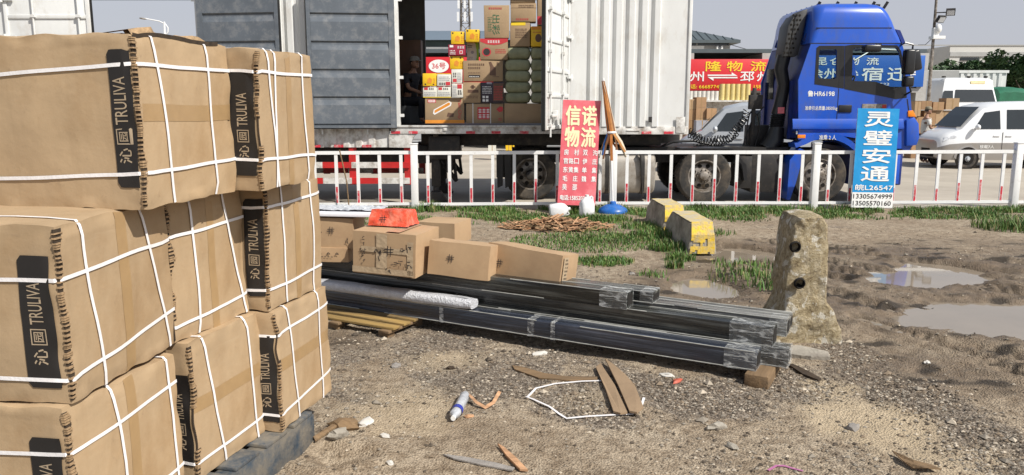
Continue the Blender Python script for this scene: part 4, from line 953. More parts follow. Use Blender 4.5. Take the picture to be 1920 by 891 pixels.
# ------------------------------------------------------------------ wrapped black profiles on the wooden pallet
EX = Vector((-.8776, .4796, 0)); EN = Vector((.4796, .8776, 0)); PR = Vector((1.668, 5.17, 0)); PA = math.atan2(EX.y, EX.x)
def pt(t, o, z): return PR + EX * t + EN * o + Vector((0, 0, z))
def profile(label, t0, t1, o, z, wd, h, m, wraps=(), sag=0., yaw=0.):
    # local: x runs along (from the right end to the left), y across (away), z up
    p = pt(t0, o, z); th = thing('wrapped_profile', label, 'profile', p, (0, -sag, PA + yaw), 'black profiles wrapped in clear film')
    L = t1 - t0; n = 40; b = MB(); rings = []
    for i in range(n + 1):
        x = L * i / n; q = lambda k: .003 * noise.noise(Vector((x * 2.2, k * 5, t0 + o * 9)))
        s_ = -1   # y axis points towards the viewer in this frame, so mirror it
        rings.append([(x, s_ * (0 + q(1)), q(2)), (x, s_ * (wd + q(3)), q(2)), (x, s_ * (wd + q(3)), h + q(4)), (x, s_ * (0 + q(1)), h + q(5))])
    b.loft(rings); b.build('profile_body', m, th, bevel=.004, smooth=30)
    b = MB(); m_ = 60
    for yy, zz, sd0 in ((.0, h, 1), (-.0, .002, 2), (-wd, h, 3)):
        run = []
        for i in range(m_ + 1):
            x = .01 + (L - .02) * i / m_
            if noise.noise(Vector((x * 1.7, sd0 * 5 + o * 9, t0))) > -.22: run.append((x, yy + .001, zz + .001 + .002 * noise.noise(Vector((x * 8, sd0, 1)))))
            if run and (i == m_ or noise.noise(Vector((x * 1.7, sd0 * 5 + o * 9, t0))) <= -.22):
                if len(run) > 1: b.tube(run, .0036, 5)
                run = []
    b.build('film_crease', m_pale, th, smooth=60)
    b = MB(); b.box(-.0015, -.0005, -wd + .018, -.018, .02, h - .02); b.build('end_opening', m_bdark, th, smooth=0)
    for a, c in wraps:
        b = MB(); rings = []; nn = max(4, int((c - a) / .025)); rw = random.Random(int(a * 100 + o * 1000))
        for i in range(nn + 1):
            x = a + (c - a) * i / nn; e = .0035; j = lambda: rw.uniform(0, .004)
            rings.append([(x, e + j(), -e), (x, -wd - e - j(), -e), (x, -wd - e - j(), h + e + j()), (x, e + j(), h + e + j())])
        b.loft(rings, cap=a < .01); b.build('film_wrap', m_filmw, th, smooth=0)
    return th
AW = .135
profile('lowest front profile with bluish film and two clear tape bands', 0, 5.6, 0, .10, .15, .13, m_film2, [(0, .22), (1.52, 1.56), (1.70, 1.76), (2.55, 2.59)])
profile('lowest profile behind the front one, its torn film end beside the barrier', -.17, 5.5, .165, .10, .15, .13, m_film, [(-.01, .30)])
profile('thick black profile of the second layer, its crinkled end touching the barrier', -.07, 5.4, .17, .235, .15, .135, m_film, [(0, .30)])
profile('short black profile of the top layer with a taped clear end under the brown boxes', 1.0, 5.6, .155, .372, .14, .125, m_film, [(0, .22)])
profile('grey streaked profile behind the top layer ending in a torn white tip', -.13, 5.3, .345, .27, .13, .125, m_wrap, [(0, .12)])
profile('rearmost profile beside the puddle, wrapped in milky film', -.12, 5.2, .52, .27, .14, .10, m_wrap, [])
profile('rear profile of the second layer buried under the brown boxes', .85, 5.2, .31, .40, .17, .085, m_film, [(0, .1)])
bw = thing('bubble_wrapped_profile', 'white profile rolled in bubble wrap lying on the front black profile', 'profile', pt(2.28, .0, .235), (0, 0, PA + R(1.5)))
b = MB(); rings = []
for i in range(60):
    x = i * .05; k = 1 if i > 2 else .86 + .05 * i
    rings.append([(x, .01 + (-.06 + .075 * k * math.copysign(abs(math.cos(a)) ** .6, math.cos(a))) + .006 * noise.noise(Vector((x * 5, a * 2, 0))), .044 + .044 * k * math.copysign(abs(math.sin(a)) ** .6, math.sin(a)) + .006 * noise.noise(Vector((x * 5, a * 2, 7)))) for a in [j * math.tau / 16 for j in range(16)]])
b.loft(rings); b.build('wrap_roll', m_bub, bw, smooth=60)
b = MB()
for i in range(7): b.add([(.05 + i * .02, -.06, .088 + .02 * (i % 3)), (.07 + i * .02, .0, .095), (.09 + i * .02, -.05, .088)], [(0, 1, 2)])
b.build('wrap_edge', m_plast, bw, smooth=0)
# timbers below
pw = thing('wooden_pallet', 'weathered wooden pallet with yellow stains under the profiles', 'pallet', (-.975, 6.2, .0), (0, 0, PA))
for k in range(6): b = MB(); b.box(.0, 1.2, -.02 - k * .145, -.115 - k * .145, .078, .098); b.build('deck_board', m_woody if k < 3 else m_wood, pw, bevel=.003)
for xx in (.02, .55, 1.1): b = MB(); b.box(xx, xx + .1, -.9, .02, .055, .0775); b.build('stringer', m_wood, pw, bevel=.003)
for xx in (.05, .58, 1.12):
    for yy in (-.1, -.5, -.85): b = MB(); b.box(xx, xx + .1, yy, yy + .09, .0, .0545); b.build('block', m_wood, pw, bevel=.003)
wb = MB(); wb.box(-.30, .30, -.06, .10, 0, .095); tag(wb.build('timber_block', m_wood, None, pt(.0, .22, .0), (0, 0, PA + R(90)), bevel=.008), 'brown timber block under the right end of the profiles', 'timber')

# ------------------------------------------------------------------ brown boxes lying on the profiles
def strokes(b, segs, wd=.006):
    for s_ in segs:
        for (x0, z0), (x1, z1) in zip(s_, s_[1:]):
            d = Vector((x1 - x0, z1 - z0)); L = max(d.length, 1e-5); nx, nz_ = -d.y / L * wd / 2, d.x / L * wd / 2
            b.add([(x0 - nx, z0 - nz_, 0), (x1 - nx, z1 - nz_, 0), (x1 + nx, z1 + nz_, 0), (x0 + nx, z0 + nz_, 0)], [(0, 1, 2, 3)])
def hashmark(cx, cz, s): return [[(cx - s, cz - s * .25), (cx + s * .9, cz - s * .1)], [(cx - s * .9, cz + s * .3), (cx + s, cz + s * .4)], [(cx - s * .3, cz - s), (cx - s * .2, cz + s)], [(cx + s * .35, cz - s), (cx + s * .4, cz + s * .9)]]
def brown_box(label, p, rot, W, Dp, H, marks=(), sidem=(), group='brown boxes lying on the black profiles', name='cardboard_box', tapes=(), m=None, seed=0, cat='box'):
    # local: x to the right along the front, y away, z up; origin front lower left
    o = thing(name, label, cat, p, rot, group); b = MB(); n = 10
    for ax, sg in ((0, 1), (0, -1), (1, 1), (1, -1), (2, 1), (2, -1)):
        vs = []; fs = []
        for i in range(n + 1):
            for j in range(n + 1):
                q = [0, 0, 0]; oo = [k for k in range(3) if k != ax]; q[oo[0]] = i / n; q[oo[1]] = j / n; q[ax] = 1 if sg > 0 else 0
                v = Vector((q[0] * W, q[1] * Dp, q[2] * H)); k = Vector((v.x * 4 + seed * 3, v.y * 4, v.z * 4)); inner = 0 < i < n and 0 < j < n
                dv = Vector((noise.noise(k), noise.noise(k + Vector((7, 0, 0))), noise.noise(k + Vector((0, 7, 0))))) * .006
                if inner: dv[ax] += sg * .006 * (1 - (2 * i / n - 1) ** 2) * (1 - (2 * j / n - 1) ** 2)
                vs.append(v + dv)
        for i in range(n):
            for j in range(n): fs.append((i * (n + 1) + j, (i + 1) * (n + 1) + j, (i + 1) * (n + 1) + j + 1, i * (n + 1) + j + 1))
        b.add(vs, fs)
    b.build('box_body', m or m_card2, o, merge=True, smooth=40, bevel=0)
    for (x0, x1, z0, z1, face) in tapes:
        b = MB(); nq = 8
        if face == 'f': vs = [(x0 + (x1 - x0) * i / nq, -.011, z0 + (z1 - z0) * j / nq) for i in range(nq + 1) for j in range(nq + 1)]
        elif face == 's': vs = [(W + .011, x0 + (x1 - x0) * i / nq, z0 + (z1 - z0) * j / nq) for i in range(nq + 1) for j in range(nq + 1)]
        else: vs = [(x0 + (x1 - x0) * i / nq, z0 + (z1 - z0) * j / nq, H + .011) for i in range(nq + 1) for j in range(nq + 1)]
        b.add(vs, [(i * (nq + 1) + j, (i + 1) * (nq + 1) + j, (i + 1) * (nq + 1) + j + 1, i * (nq + 1) + j + 1) for i in range(nq) for j in range(nq)]); b.build('tape', m_cltape, o, smooth=0)
    if marks or sidem:
        b = MB(); b.M = frame((0, -.0135, 0), (1, 0, 0), (0, 0, 1)); strokes(b, marks)
        b.M = frame((W + .0135, 0, 0), (0, 1, 0), (0, 0, 1)); strokes(b, sidem, .005); b.build('marking', m_ink, o, smooth=0)
    return o
def scribble(x, z, wd, ht, n, seed, vert=False):
    rr = random.Random(seed); out = []
    for k in range(n):
        cx, cz = (x, z - k * ht * 1.25) if vert else (x + k * wd * 1.2, z + rr.uniform(-.01, .01))
        for _ in range(rr.randint(3, 5)):
            a = (cx + rr.uniform(-.5, .5) * wd, cz + rr.uniform(-.5, .5) * ht); d = rr.choice([(1, .1), (.15, -1), (-.6, -.7), (.7, -.6)]); l_ = rr.uniform(.4, .9)
            out.append([a, (a[0] + d[0] * wd * l_ * .5, a[1] + d[1] * ht * l_ * .4), (a[0] + d[0] * wd * l_ * .8 + rr.uniform(-.2, .2) * wd, a[1] + d[1] * ht * l_ * .9)])
    return out
smallp = [[(.05 + .014 * i, .06 + .03 * j), (.05 + .014 * i, .075 + .03 * j)] for i in range(4) for j in range(6) if (i * j) % 4 != 3]
ZB = .50
g1 = G(910, 510, ZB); brown_box('long brown box tilting down at the end of the row, small print on its end', g1 + Vector((0, 0, .0)), (R(-7), R(4.0), R(-31)), .70, .30, .255, hashmark(.13, .10, .035), smallp, tapes=[(.02, .10, .01, .24, 's')], seed=1)
g2 = G(801, 513, ZB); brown_box('plain brown box in the middle of the row, beside the taped box', g2, (R(-6), R(3), R(-18)), .54, .3, .285, hashmark(.2, .15, .035), seed=2)
g3 = G(662, 510, ZB); mk = scribble(.10, .30, .035, .035, 5, 4, True) + scribble(.2, .2, .05, .06, 2, 6) + hashmark(.335, .21, .045) + scribble(.46, .24, .05, .03, 2, 8) + scribble(.40, .12, .05, .04, 3, 9) + scribble(.33, .07, .05, .05, 1, 10)
brown_box('battered brown box with clear tape and handwriting, under the red parcel', g3, (0, R(2), R(-17)), .57, .50, .36, mk, tapes=[(.08, .5, .19, .235, 'f'), (.22, .32, .05, .35, 'f'), (.0, .56, .01, .06, 'f'), (.50, .555, .02, .30, 'f'), (.3, .42, .01, .48, 't')], seed=3)
g5 = G(598, 498, ZB) + Vector((-.42, .22, 0)); brown_box('small printed brown box under the box with the white foam sheet', g5, (0, 0, R(-8)), .66, .34, .13, [[(.38 + .03 * i, .05), (.40 + .03 * i, .05)] for i in range(5)] + [[(.40 + .08 * i, .09), (.415 + .08 * i, .075), (.385 + .08 * i, .075), (.40 + .08 * i, .09)] for i in range(3)], seed=5)
brown_box('brown box topped by the white foam sheet, beside the carton stack', g5 + Vector((0, 0, .135)), (0, R(1), R(-6)), .70, .36, .27, hashmark(.5, .16, .035) + scribble(.38, .13, .02, .02, 2, 12) + scribble(.64, .08, .02, .05, 1, 13), seed=6)
g6 = G(772, 470, ZB) + Vector((0, .42, 0)); brown_box('pale brown box behind the taped box, mostly hidden', g6, (0, 0, R(-20)), .42, .42, .22, seed=7)
# red parcel, foam sheet and film
rp = MB(); g = D(690, 431, 6.75); 
o = thing('red_parcel', 'bright red plastic bag parcel marked in ink on the taped box', 'parcel', (g.x + .01, 6.70, .872), (0, 0, R(-14)))
b = MB()
for ax, sg in ((0, 1), (0, -1), (1, 1), (1, -1), (2, 1), (2, -1)):
    n = 12; vs = []; fs = []
    for i in range(n + 1):
        for j in range(n + 1):
            q = [0, 0, 0]; oo = [k for k in range(3) if k != ax]; q[oo[0]] = i / n; q[oo[1]] = j / n; q[ax] = 1 if sg > 0 else 0
            tpr = 1 - .16 * q[2]; v = Vector(((q[0] - .5) * .37 * tpr + .185, (q[1] - .5) * .26 * tpr + .13, q[2] * (.14 - .02 * q[1]))); k = v * 11
            vs.append(v + Vector((noise.noise(k), noise.noise(k + Vector((7, 0, 0))), noise.noise(k + Vector((0, 7, 0))))) * .014)
    fs = [(i * (n + 1) + j, (i + 1) * (n + 1) + j, (i + 1) * (n + 1) + j + 1, i * (n + 1) + j + 1) for i in range(n) for j in range(n)]; b.add(vs, fs)
b.build('bag', m_redbag, o, merge=True, smooth=25)
b = MB(); b.M = frame((0, -.010, 0), (1, 0, 0), (0, .12, 1)); strokes(b, hashmark(.14, .06, .035)); b.build('marking', m_ink, o, smooth=0)
o = thing('foam_sheet', 'white foam sheet with crumpled clear film on top of a brown box', 'foam sheet', (g5.x - .02, g5.y - .01, g5.z + .414), (0, 0, R(-8)))
b = MB(); b.box(-.1, .92, 0, .33, 0, .035); b.build('sheet', m_sheet, o, bevel=.006)
b = MB(); n = 22; vs = [(.25 + .7 * i / n, .08 + .3 * j / n, .045 + .035 * abs(noise.noise(Vector((i * .55, j * .55, 2)))) + .02 * abs(noise.noise(Vector((i, j, 5))))) for i in range(n + 1) for j in range(n + 1)]
b.add(vs, [(i * (n + 1) + j, (i + 1) * (n + 1) + j, (i + 1) * (n + 1) + j + 1, i * (n + 1) + j + 1) for i in range(n) for j in range(n)]); b.build('film', m_clearp, o, smooth=0)
st = G(655, 385); b = MB(); b.tube([(0, 0, 0), (-.03, 0, .55), (-.14, .02, 1.1)], .012, 6); tag(b.build('thin_pole', m_wood, None, (D(655, 392, 13.8).x, 13.8, .01)), 'thin brown stick leaning on the fence behind the foam sheet', 'stick')

# ------------------------------------------------------------------ concrete barrier, yellow kerb blocks
bx = Vector((2.335, 6.1, -.02))
o = thing('concrete_barrier', 'weathered upright concrete barrier end with two holes and flaking white paint', 'barrier', bx, (0, 0, R(-3)))
prof = [(.30, 0), (.33, .04), (.325, .13), (.27, .22), (.18, .36), (.166, .5), (.160, .75), (.154, .92), (.146, .99), (.115, 1.05), (.0, 1.065)]
full = []
for (x, z), (x2, z2) in zip(prof, prof[1:]):
    for k in range(5): full.append((x + (x2 - x) * k / 5, z + (z2 - z) * k / 5))
full.append(prof[-1]); outl = full + [(-x * (.86 if z < .45 else .97), z) for x, z in reversed(full[:-1])]
b = MB(); rings = []; ny = 16
for j in range(ny + 1):
    y = .40 * j / ny; e = 1 - .05 * max(0, 1 - j / 2.) - .05 * max(0, 1 - (ny - j) / 2.)
    rings.append([(x * e + .012 * noise.noise(Vector((x * 9, y * 9, z * 9))) + .026 * noise.noise(Vector((x * 4, y * 4, z * 4 + 5))), y + .02 * noise.noise(Vector((x * 7, 3, z * 7))), z * (1 if e > .99 else .992) + .012 * noise.noise(Vector((x * 8, y * 8, 4)))) for x, z in outl])
b.loft(rings, cap=False)
# end faces as fine grids following the outline
nx_ = 18
for j, sg in ((0, -1), (ny, 1)):
    ring = rings[j]; m = len(ring) // 2; base = len(b.v); rows = []
    vs = []
    for i in range(m + 1):
        a = Vector(ring[i]); c = Vector(ring[-1 - i]) if i else Vector(ring[-1])
        if i == m: c = a
        for k in range(nx_ + 1):
            p = a.lerp(c, k / nx_); 
            if 0 < k < nx_ and 0 < i < m: p = p + Vector((0, sg * (.012 + .016 * noise.noise(p * 8) + .011 * noise.noise(p * 24)), 0))
            vs.append(p)
    b.add(vs, [(i * (nx_ + 1) + k, i * (nx_ + 1) + k + 1, (i + 1) * (nx_ + 1) + k + 1, (i + 1) * (nx_ + 1) + k) for i in range(m) for k in range(nx_)])
b.build('barrier_body', m_bconc, o, smooth=40, merge=True)
for px, py in ((1490, 462), (1498, 530)):
    p = D(px, py, 6.08); b = MB(); b.M = frame((p.x - bx.x, -.035, p.z - bx.z), (1, 0, 0), (0, 0, 1))
    b.lathe([(.047, .012), (.036, .03), (.034, -.03), (.0, -.031)], 14, cap=False); b.build('hole', [m_bdark], o)
def kerb(label, p, ang, L, wd, h):
    o = thing('kerb_block', label, 'kerb block', p, (0, 0, R(ang)), 'yellow and grey concrete kerb blocks')
    pf = [(0, 0), (.0, h * .55), (.08, h), (L - .30, h), (L - .05, h * .6), (L, 0)]; pf2 = []
    for (a, c), (d, e) in zip(pf, pf[1:]):
        for k in range(6): pf2.append((a + (d - a) * k / 6, c + (e - c) * k / 6))
    pf2.append(pf[-1]); b = MB(); rings = []
    for j in range(9):
        x = wd * (j / 8 - .5); ins = .03 if j in (0, 8) else 0
        rings.append([(x * (1 - .18 * z / h) + .006 * noise.noise(Vector((y * 9, j, z * 9))), y + (.01 if y < .1 else -.01) * (ins > 0) + .008 * noise.noise(Vector((x * 8, y * 8, z * 8))), z - ins * (z > h * .5) * .6 + .007 * noise.noise(Vector((x * 9, y * 9, 2)))) for y, z in pf2])
    b.loft(rings); bd = b.build('block_body', m_kerb, o, smooth=40)
    b = MB(); vs = []
    n = 10
    for i in range(n + 1):
        for k in range(n + 1): x = wd * .46 * (2 * k / n - 1); z = h * .62 * i / n; vs.append((x * (1 - .18 * z / h), -.011 + .003 * noise.noise(Vector((x * 9, z * 9, 1))), z))
    fs = [(i * (n + 1) + k, i * (n + 1) + k + 1, (i + 1) * (n + 1) + k + 1, (i + 1) * (n + 1) + k) for i in range(n) for k in range(n) if noise.noise(Vector((i * .45, k * .45, L))) > -.33]
    b.add(vs, fs); vs = []
    for i in range(n + 1):
        for k in range(n + 1): t = .55 + .45 * i / n; y = .08 * i / n; x = wd * .46 * (2 * k / n - 1) * (1 - .18 * t); vs.append((x, y - .011, h * t + .008))
    b.add(vs, [(i * (n + 1) + k, i * (n + 1) + k + 1, (i + 1) * (n + 1) + k + 1, (i + 1) * (n + 1) + k) for i in range(n) for k in range(n)])
    vs = []
    for i in range(n + 1):
        for k in range(n + 1): y = .08 + (L - .42) * i / n; x = wd * .42 * (2 * k / n - 1); vs.append((x, y, h + .006 + .006 * noise.noise(Vector((x * 9, y * 9, 2)))))
    b.k = 1; b.add(vs, [(i * (n + 1) + k, i * (n + 1) + k + 1, (i + 1) * (n + 1) + k + 1, (i + 1) * (n + 1) + k) for i in range(n) for k in range(n)])
    b.build('yellow_paint', [m_kyel, m_kfad], o, smooth=40); return o
kerb('nearer kerb block with a bright yellow end face beside the puddle', (2.46, 10.03, -.01), 1, 1.5, .36, .40)
kerb('kerb block by the fence, tucked behind the nearer yellow one', (2.42, 11.62, 0), 2, 1.3, .36, .40)

# ------------------------------------------------------------------ cargo in the open doorway
YCG = 15.16
m_cy = mat('yellow_carton', (.80, .50, .015), .5, var=.06); m_cw = mat('white_carton', (.70, .69, .62), .5, var=.05); m_cm = mat('maroon_carton', (.33, .02, .05), .5, var=.08)
m_cp = mat('purple_black_carton', (.035, .025, .04), .5, var=.2); m_lime = mat('lime_print', (.30, .55, .04), .5); m_rp = mat('red_print', (.55, .04, .05), .55, var=.1)
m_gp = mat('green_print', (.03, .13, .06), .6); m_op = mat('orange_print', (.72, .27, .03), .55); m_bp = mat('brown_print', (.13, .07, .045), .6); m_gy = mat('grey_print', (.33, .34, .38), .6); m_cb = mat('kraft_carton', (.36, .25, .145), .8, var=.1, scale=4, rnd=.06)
PRN = [m_ink, m_wht, m_rp, m_gp, m_op, m_bp, m_gy, m_yel, m_lime]
INK, WHT, RED, GRN, ORG, BRN, GRY, YEL, LIM = range(9)
def cargo(label, px0, px1, py0, py1, m, art=(), dep=.36, name='goods_carton', dy=0., rz=0., cat='carton', group='cartons stacked in the open trailer doorway'):
    a = D(px0, py1, YCG + dy); c = D(px1, py0, YCG + dy); W, H = c.x - a.x, c.z - a.z
    rc = random.Random(int(px0 * 13 + py0 * 7)); rz = rz or rc.uniform(-2.2, 2.2)
    b = MB(); n = 6
    b.box(0, W - .006, 0, dep, 0, H - .003)
    for k, v in enumerate(b.v): b.v[k] = v + Vector((rc.uniform(-.008, .006), 0, rc.uniform(-.012, .0) if v.z > .01 else 0))
    o = b.build(name, m, None, (a.x, a.y + rc.uniform(0, .05), a.z), (0, 0, R(rz)), bevel=.008)
    tag(o, label, cat, group)
    if art:
        b = MB(); b.M = frame((0, -.002, 0), (1, 0, 0), (0, 0, 1)); rr = random.Random(int(px0 * 7 + py0))
        for it in art:
            k = it[0]; b.k = it[1]; u0, u1, v0, v1 = it[2:6]; u0 *= W; u1 *= W; v0 *= H; v1 *= H; z = .0005 * it[6] if len(it) > 6 and not isinstance(it[6], str) else .0005
            if k == 'q': b.quad(u0, u1, v0, v1, z)
            elif k == 't': b.text(it[6], u0, v0, u1 - u0, v1 - v0, .03, .0018)
            elif k == 'r':                    # text running down the side
                vv, ff = glyphs(it[6], 0.); b.add([(u0 + (u1 - u0) * y, v1 - (v1 - v0) * x, .0018) for x, y in vv], ff)
            elif k == 'l':                    # rows of small unreadable print
                n = max(1, int((v1 - v0) / .03))
                for i in range(n):
                    x = u0; y0 = v0 + i * .03
                    while x < u1 - .012: w_ = rr.uniform(.008, .022); b.quad(x, min(u1, x + w_), y0, y0 + .014, .0012); x += w_ + rr.uniform(.004, .012)
            elif k == 'g':                    # heavier glyph-like blocks
                x = u0; hh = v1 - v0
                while x < u1 - hh * .5:
                    for yy in (.0, .36, .74): b.quad(x, x + hh * .72, v0 + yy * hh, v0 + (yy + .16) * hh, .0015)
                    b.quad(x + hh * .28, x + hh * .42, v0, v1, .0016); x += hh
            elif k == 'o':
                n = 20; b.add([((u0 + u1) / 2 + (u1 - u0) / 2 * math.cos(q * math.tau / n), (v0 + v1) / 2 + (v1 - v0) / 2 * math.sin(q * math.tau / n), z) for q in range(n)], [tuple(range(n))])
            elif k == 'p': b.add([(p * W, q * H, z) for p, q in it[7]], [tuple(range(len(it[7])))])
        b.build('print', PRN, o, smooth=0)
    return o
yam = [('q', ORG, .0, 1., .0, .13), ('q', RED, .07, .28, .80, .93), ('q', WHT, .09, .26, .82, .91, 2), ('g', RED, .10, .25, .84, .90), ('p', WHT, 0, 0, 0, 0, 2, [(.20, .38), (.24, .33), (.66, .68), (.68, .80), (.62, .86), (.22, .53)]), ('p', ORG, 0, 0, 0, 0, 3, [(.24, .39), (.63, .71), (.64, .79), (.60, .81), (.24, .50)]), ('r', RED, .82, .93, .18, .92, 'Yam Chip'), ('p', BRN, 0, 0, 0, 0, 1, [(.55, .26), (.72, .24), (.74, .38), (.58, .42)])]
cargo('brown snack carton with an orange biscuit picture at the foot of the cargo', 797, 870, 183, 231.5, m_cb, yam)
ylw = [('q', INK, .10, .2, .78, .9), ('q', INK, .72, .82, .78, .9), ('p', ORG, 0, 0, 0, 0, 1, [(.3, .25), (.6, .2), (.66, .5), (.5, .66), (.34, .55)]), ('l', ORG, .74, .94, .15, .72)]
wht_ = [('q', RED, .08, .34, .68, .9), ('g', INK, .42, .84, .70, .86), ('l', GRY, .08, .92, .12, .58), ('q', YEL, 0, 1, 0, .06)]
wht2 = [('q', RED, .60, .92, .06, .34), ('g', INK, .14, .56, .1, .28), ('l', GRY, .1, .9, .44, .92), ('q', YEL, 0, 1, .95, 1)]
wht3 = [('q', RED, .5, .9, .62, .92), ('g', INK, .55, .9, .2, .36), ('g', INK, .55, .9, .38, .52), ('l', GRY, .1, .46, .1, .9)]
cargo('white carton with a red tag in the lower row, leftmost on the snack carton', 793, 819.5, 162, 183, m_cw, wht_)
cargo('white carton with a red tag in the lower row, between two white cartons', 820, 846, 162, 183, m_cw, wht_)
cargo('upright white carton with a red tag at its top, resting on the snack carton', 847, 868, 156, 183, m_cw, wht3)
cargo('yellow carton standing on the leftmost white carton', 793, 819, 137, 161.6, m_cy, [('q', INK, .12, .22, .08, .2), ('q', INK, .7, .8, .08, .2)] + ylw[2:])
cargo('white carton with a red tag in its lower corner beside a yellow carton', 820, 846, 138, 161.6, m_cw, wht2)
cargo('white carton with black print halfway up the column under a yellow carton', 847, 867, 129.5, 155.6, m_cw, [('q', RED, .1, .45, .06, .3), ('g', INK, .12, .45, .42, .55), ('g', INK, .12, .45, .6, .74), ('l', GRY, .5, .9, .1, .9)])
cargo('yellow carton under the maroon carton', 843, 869, 104.5, 129, m_cy, ylw)
cargo('flat maroon carton between two yellow cartons', 841, 873, 83, 104, m_cm, [('q', WHT, .07, .28, .72, .92), ('g', WHT, .52, .95, .62, .84), ('l', WHT, .08, .4, .1, .6), ('q', WHT, .64, .82, .14, .44), ('q', RED, .67, .79, .18, .4, 2)])
cargo('yellow carton on top of the maroon carton', 845, 871, 58, 82.6, m_cy, ylw, rz=2)
cargo('highest yellow carton, standing on the white and lime carton', 873, 899, 54, 78.6, m_cy, ylw, rz=-2)
cargo('upright white carton with a lime edge under the highest yellow carton', 875, 898, 79, 152, m_cw, [('p', LIM, 0, 0, 0, 0, 1, [(.68, .46), (.98, .46), (.98, .99), (.70, .99), (.80, .8), (.82, .62)]), ('o', GRY, .35, .6, .7, .78), ('l', INK, .1, .5, .86, .97), ('l', GRY, .1, .5, .48, .66)], dy=.28)
cargo('kraft carton with dark drink picture and four lines of print', 869, 943, 112.5, 152.5, m_cb, [('g', BRN, .12, .55, .74, .84), ('g', BRN, .12, .45, .58, .68), ('l', BRN, .12, .42, .38, .5), ('q', INK, .13, .42, .18, .3), ('l', WHT, .15, .40, .2, .28), ('p', BRN, 0, 0, 0, 0, 1, [(.66, .28), (.82, .26), (.82, .62), (.76, .7), (.70, .92), (.64, .9), (.68, .66)]), ('g', BRN, .84, .95, .76, .9), ('l', BRN, .74, .92, .2, .34)])
cargo('plain kraft carton with a brown printed band beside the dark carton', 868.5, 902, 153, 193, m_cb, [('q', BRN, .25, .85, .48, .62), ('q', BRN, .4, .68, .72, .78), ('q', BRN, .46, .6, .66, .84), ('l', BRN, .15, .85, .22, .42)])
cargo('dark purple carton with white print and reddish streaks', 902.5, 945, 153, 193, m_cp, [('q', BRN, .52, .97, .08, .92), ('l', WHT, .05, .45, .44, .86), ('q', WHT, .05, .16, .06, .17), ('q', WHT, .2, .31, .06, .17), ('q', WHT, .05, .16, .22, .33), ('q', WHT, .2, .31, .22, .33), ('l', RED, .55, .95, .15, .85), ('q', GRY, .24, .46, .88, .98)])
cargo('kraft carton with a red emblem held by two white bands', 874, 944.5, 193.5, 231.5, m_cb, [('q', RED, .3, .62, .2, .8), ('g', WHT, .33, .6, .52, .72), ('g', WHT, .33, .6, .26, .46), ('q', WHT, .17, .19, .0, 1, 2), ('q', WHT, .64, .66, .0, 1, 2), ('p', RED, 0, 0, 0, 0, 1, [(.80, .7), (.9, .84), (.98, .8), (.97, .6), (.88, .55)]), ('l', RED, .86, .96, .14, .3)])
cargo('wide unmarked brown carton under the green sacks', 945.5, 1026, 193.5, 231.5, m_cb)
cargo('kraft carton with a red band and a red outline drawing', 899.5, 953, 71.5, 112, m_cb, [('p', RED, 0, 0, 0, 0, 1, [(.02, .98), (.98, .98), (.98, .84), (.75, .72), (.5, .68), (.25, .72), (.02, .84)]), ('g', WHT, .28, .72, .78, .9), ('l', RED, .55, .92, .3, .55), ('o', RED, .08, .4, .16, .56), ('o', INK, .12, .36, .2, .52, 2)])
b_ = cargo('tall kraft carton with large green writing near the top of the cargo', 908, 955, 8.5, 71, m_cb, [('r', GRN, .32, .62, .1, .70, '出彩'), ('l', GRN, .14, .30, .2, .68), ('g', RED, .18, .74, .86, .92)], rz=1.5)
cargo('kraft carton with a yellow stripe and dark print above the sacks', 956.5, 995, 41, 87, m_cb, [('q', YEL, .05, .75, .86, .98), ('l', BRN, .25, .85, .36, .78)])
cargo('closed kraft carton with taped lid touching the door top', 958, 1006.5, 5, 40.6, m_cb, [('q', BRN, .0, 1, .72, .735), ('g', RED, .2, .7, .08, .18), ('l', BRN, .3, .9, .76, .95)])
cargo('topmost kraft carton of the cargo, above the taped one', 958, 1005, -28, 4.6, m_cb)
cargo('orange carton with a dark pattern squeezed behind the open white door', 996, 1026, 48, 87, m_cy, [('o', BRN, .25, .65, .2, .6), ('q', ORG, .02, .98, .8, .96), ('l', RED, .1, .8, .66, .78)])
cargo('narrow kraft carton behind the open white door, with a red side', 1007.5, 1026, -20, 47.5, m_cb, [('q', RED, .0, .5, .02, .25)])
def sack(label, px0, px1, py0, py1, seed):
    a = D(px0, py1, YCG + .02); c = D(px1, py0, YCG + .02); W, H = c.x - a.x, c.z - a.z
    b = MB(); rings = []; n = 14
    for i in range(n + 1):
        t = i / n; e = (1 - abs(2 * t - 1) ** 7) ** .5 if 0 < i < n else .0
        e = max(.12, e); ring = []
        for k in range(16):
            an = k * math.tau / 16; q = Vector((t * W * 5, an * 1.1, seed * 3.)); s_ = 1 + .10 * noise.noise(q)
            ring.append((W * t, .2 + .2 * math.copysign(abs(math.cos(an)) ** .75, math.cos(an)) * s_ * (.5 + .5 * e), H / 2 + H * .54 * e * math.copysign(abs(math.sin(an)) ** .6, math.sin(an)) * s_))
        rings.append(ring)
    b.loft(rings); o = b.build('sack', m_sack, None, (a.x, a.y, a.z), smooth=70); tag(o, label, 'sack', 'green woven sacks stacked in the doorway')
nm = ['topmost', 'second', 'third', 'fourth', 'lowest']
for r_, (y0, y1) in enumerate(((88, 111), (111, 133), (132, 153.5), (153, 173.5), (173, 193.5))):
    sack(f'{nm[r_]} green sack of the wider column, beside the cartons', 946 + (2 if r_ == 0 else 0), 996, y0, y1, r_)
    sack(f'{nm[r_]} green sack of the column next to the open white door', 995, 1030, y0, y1, r_ + 9)

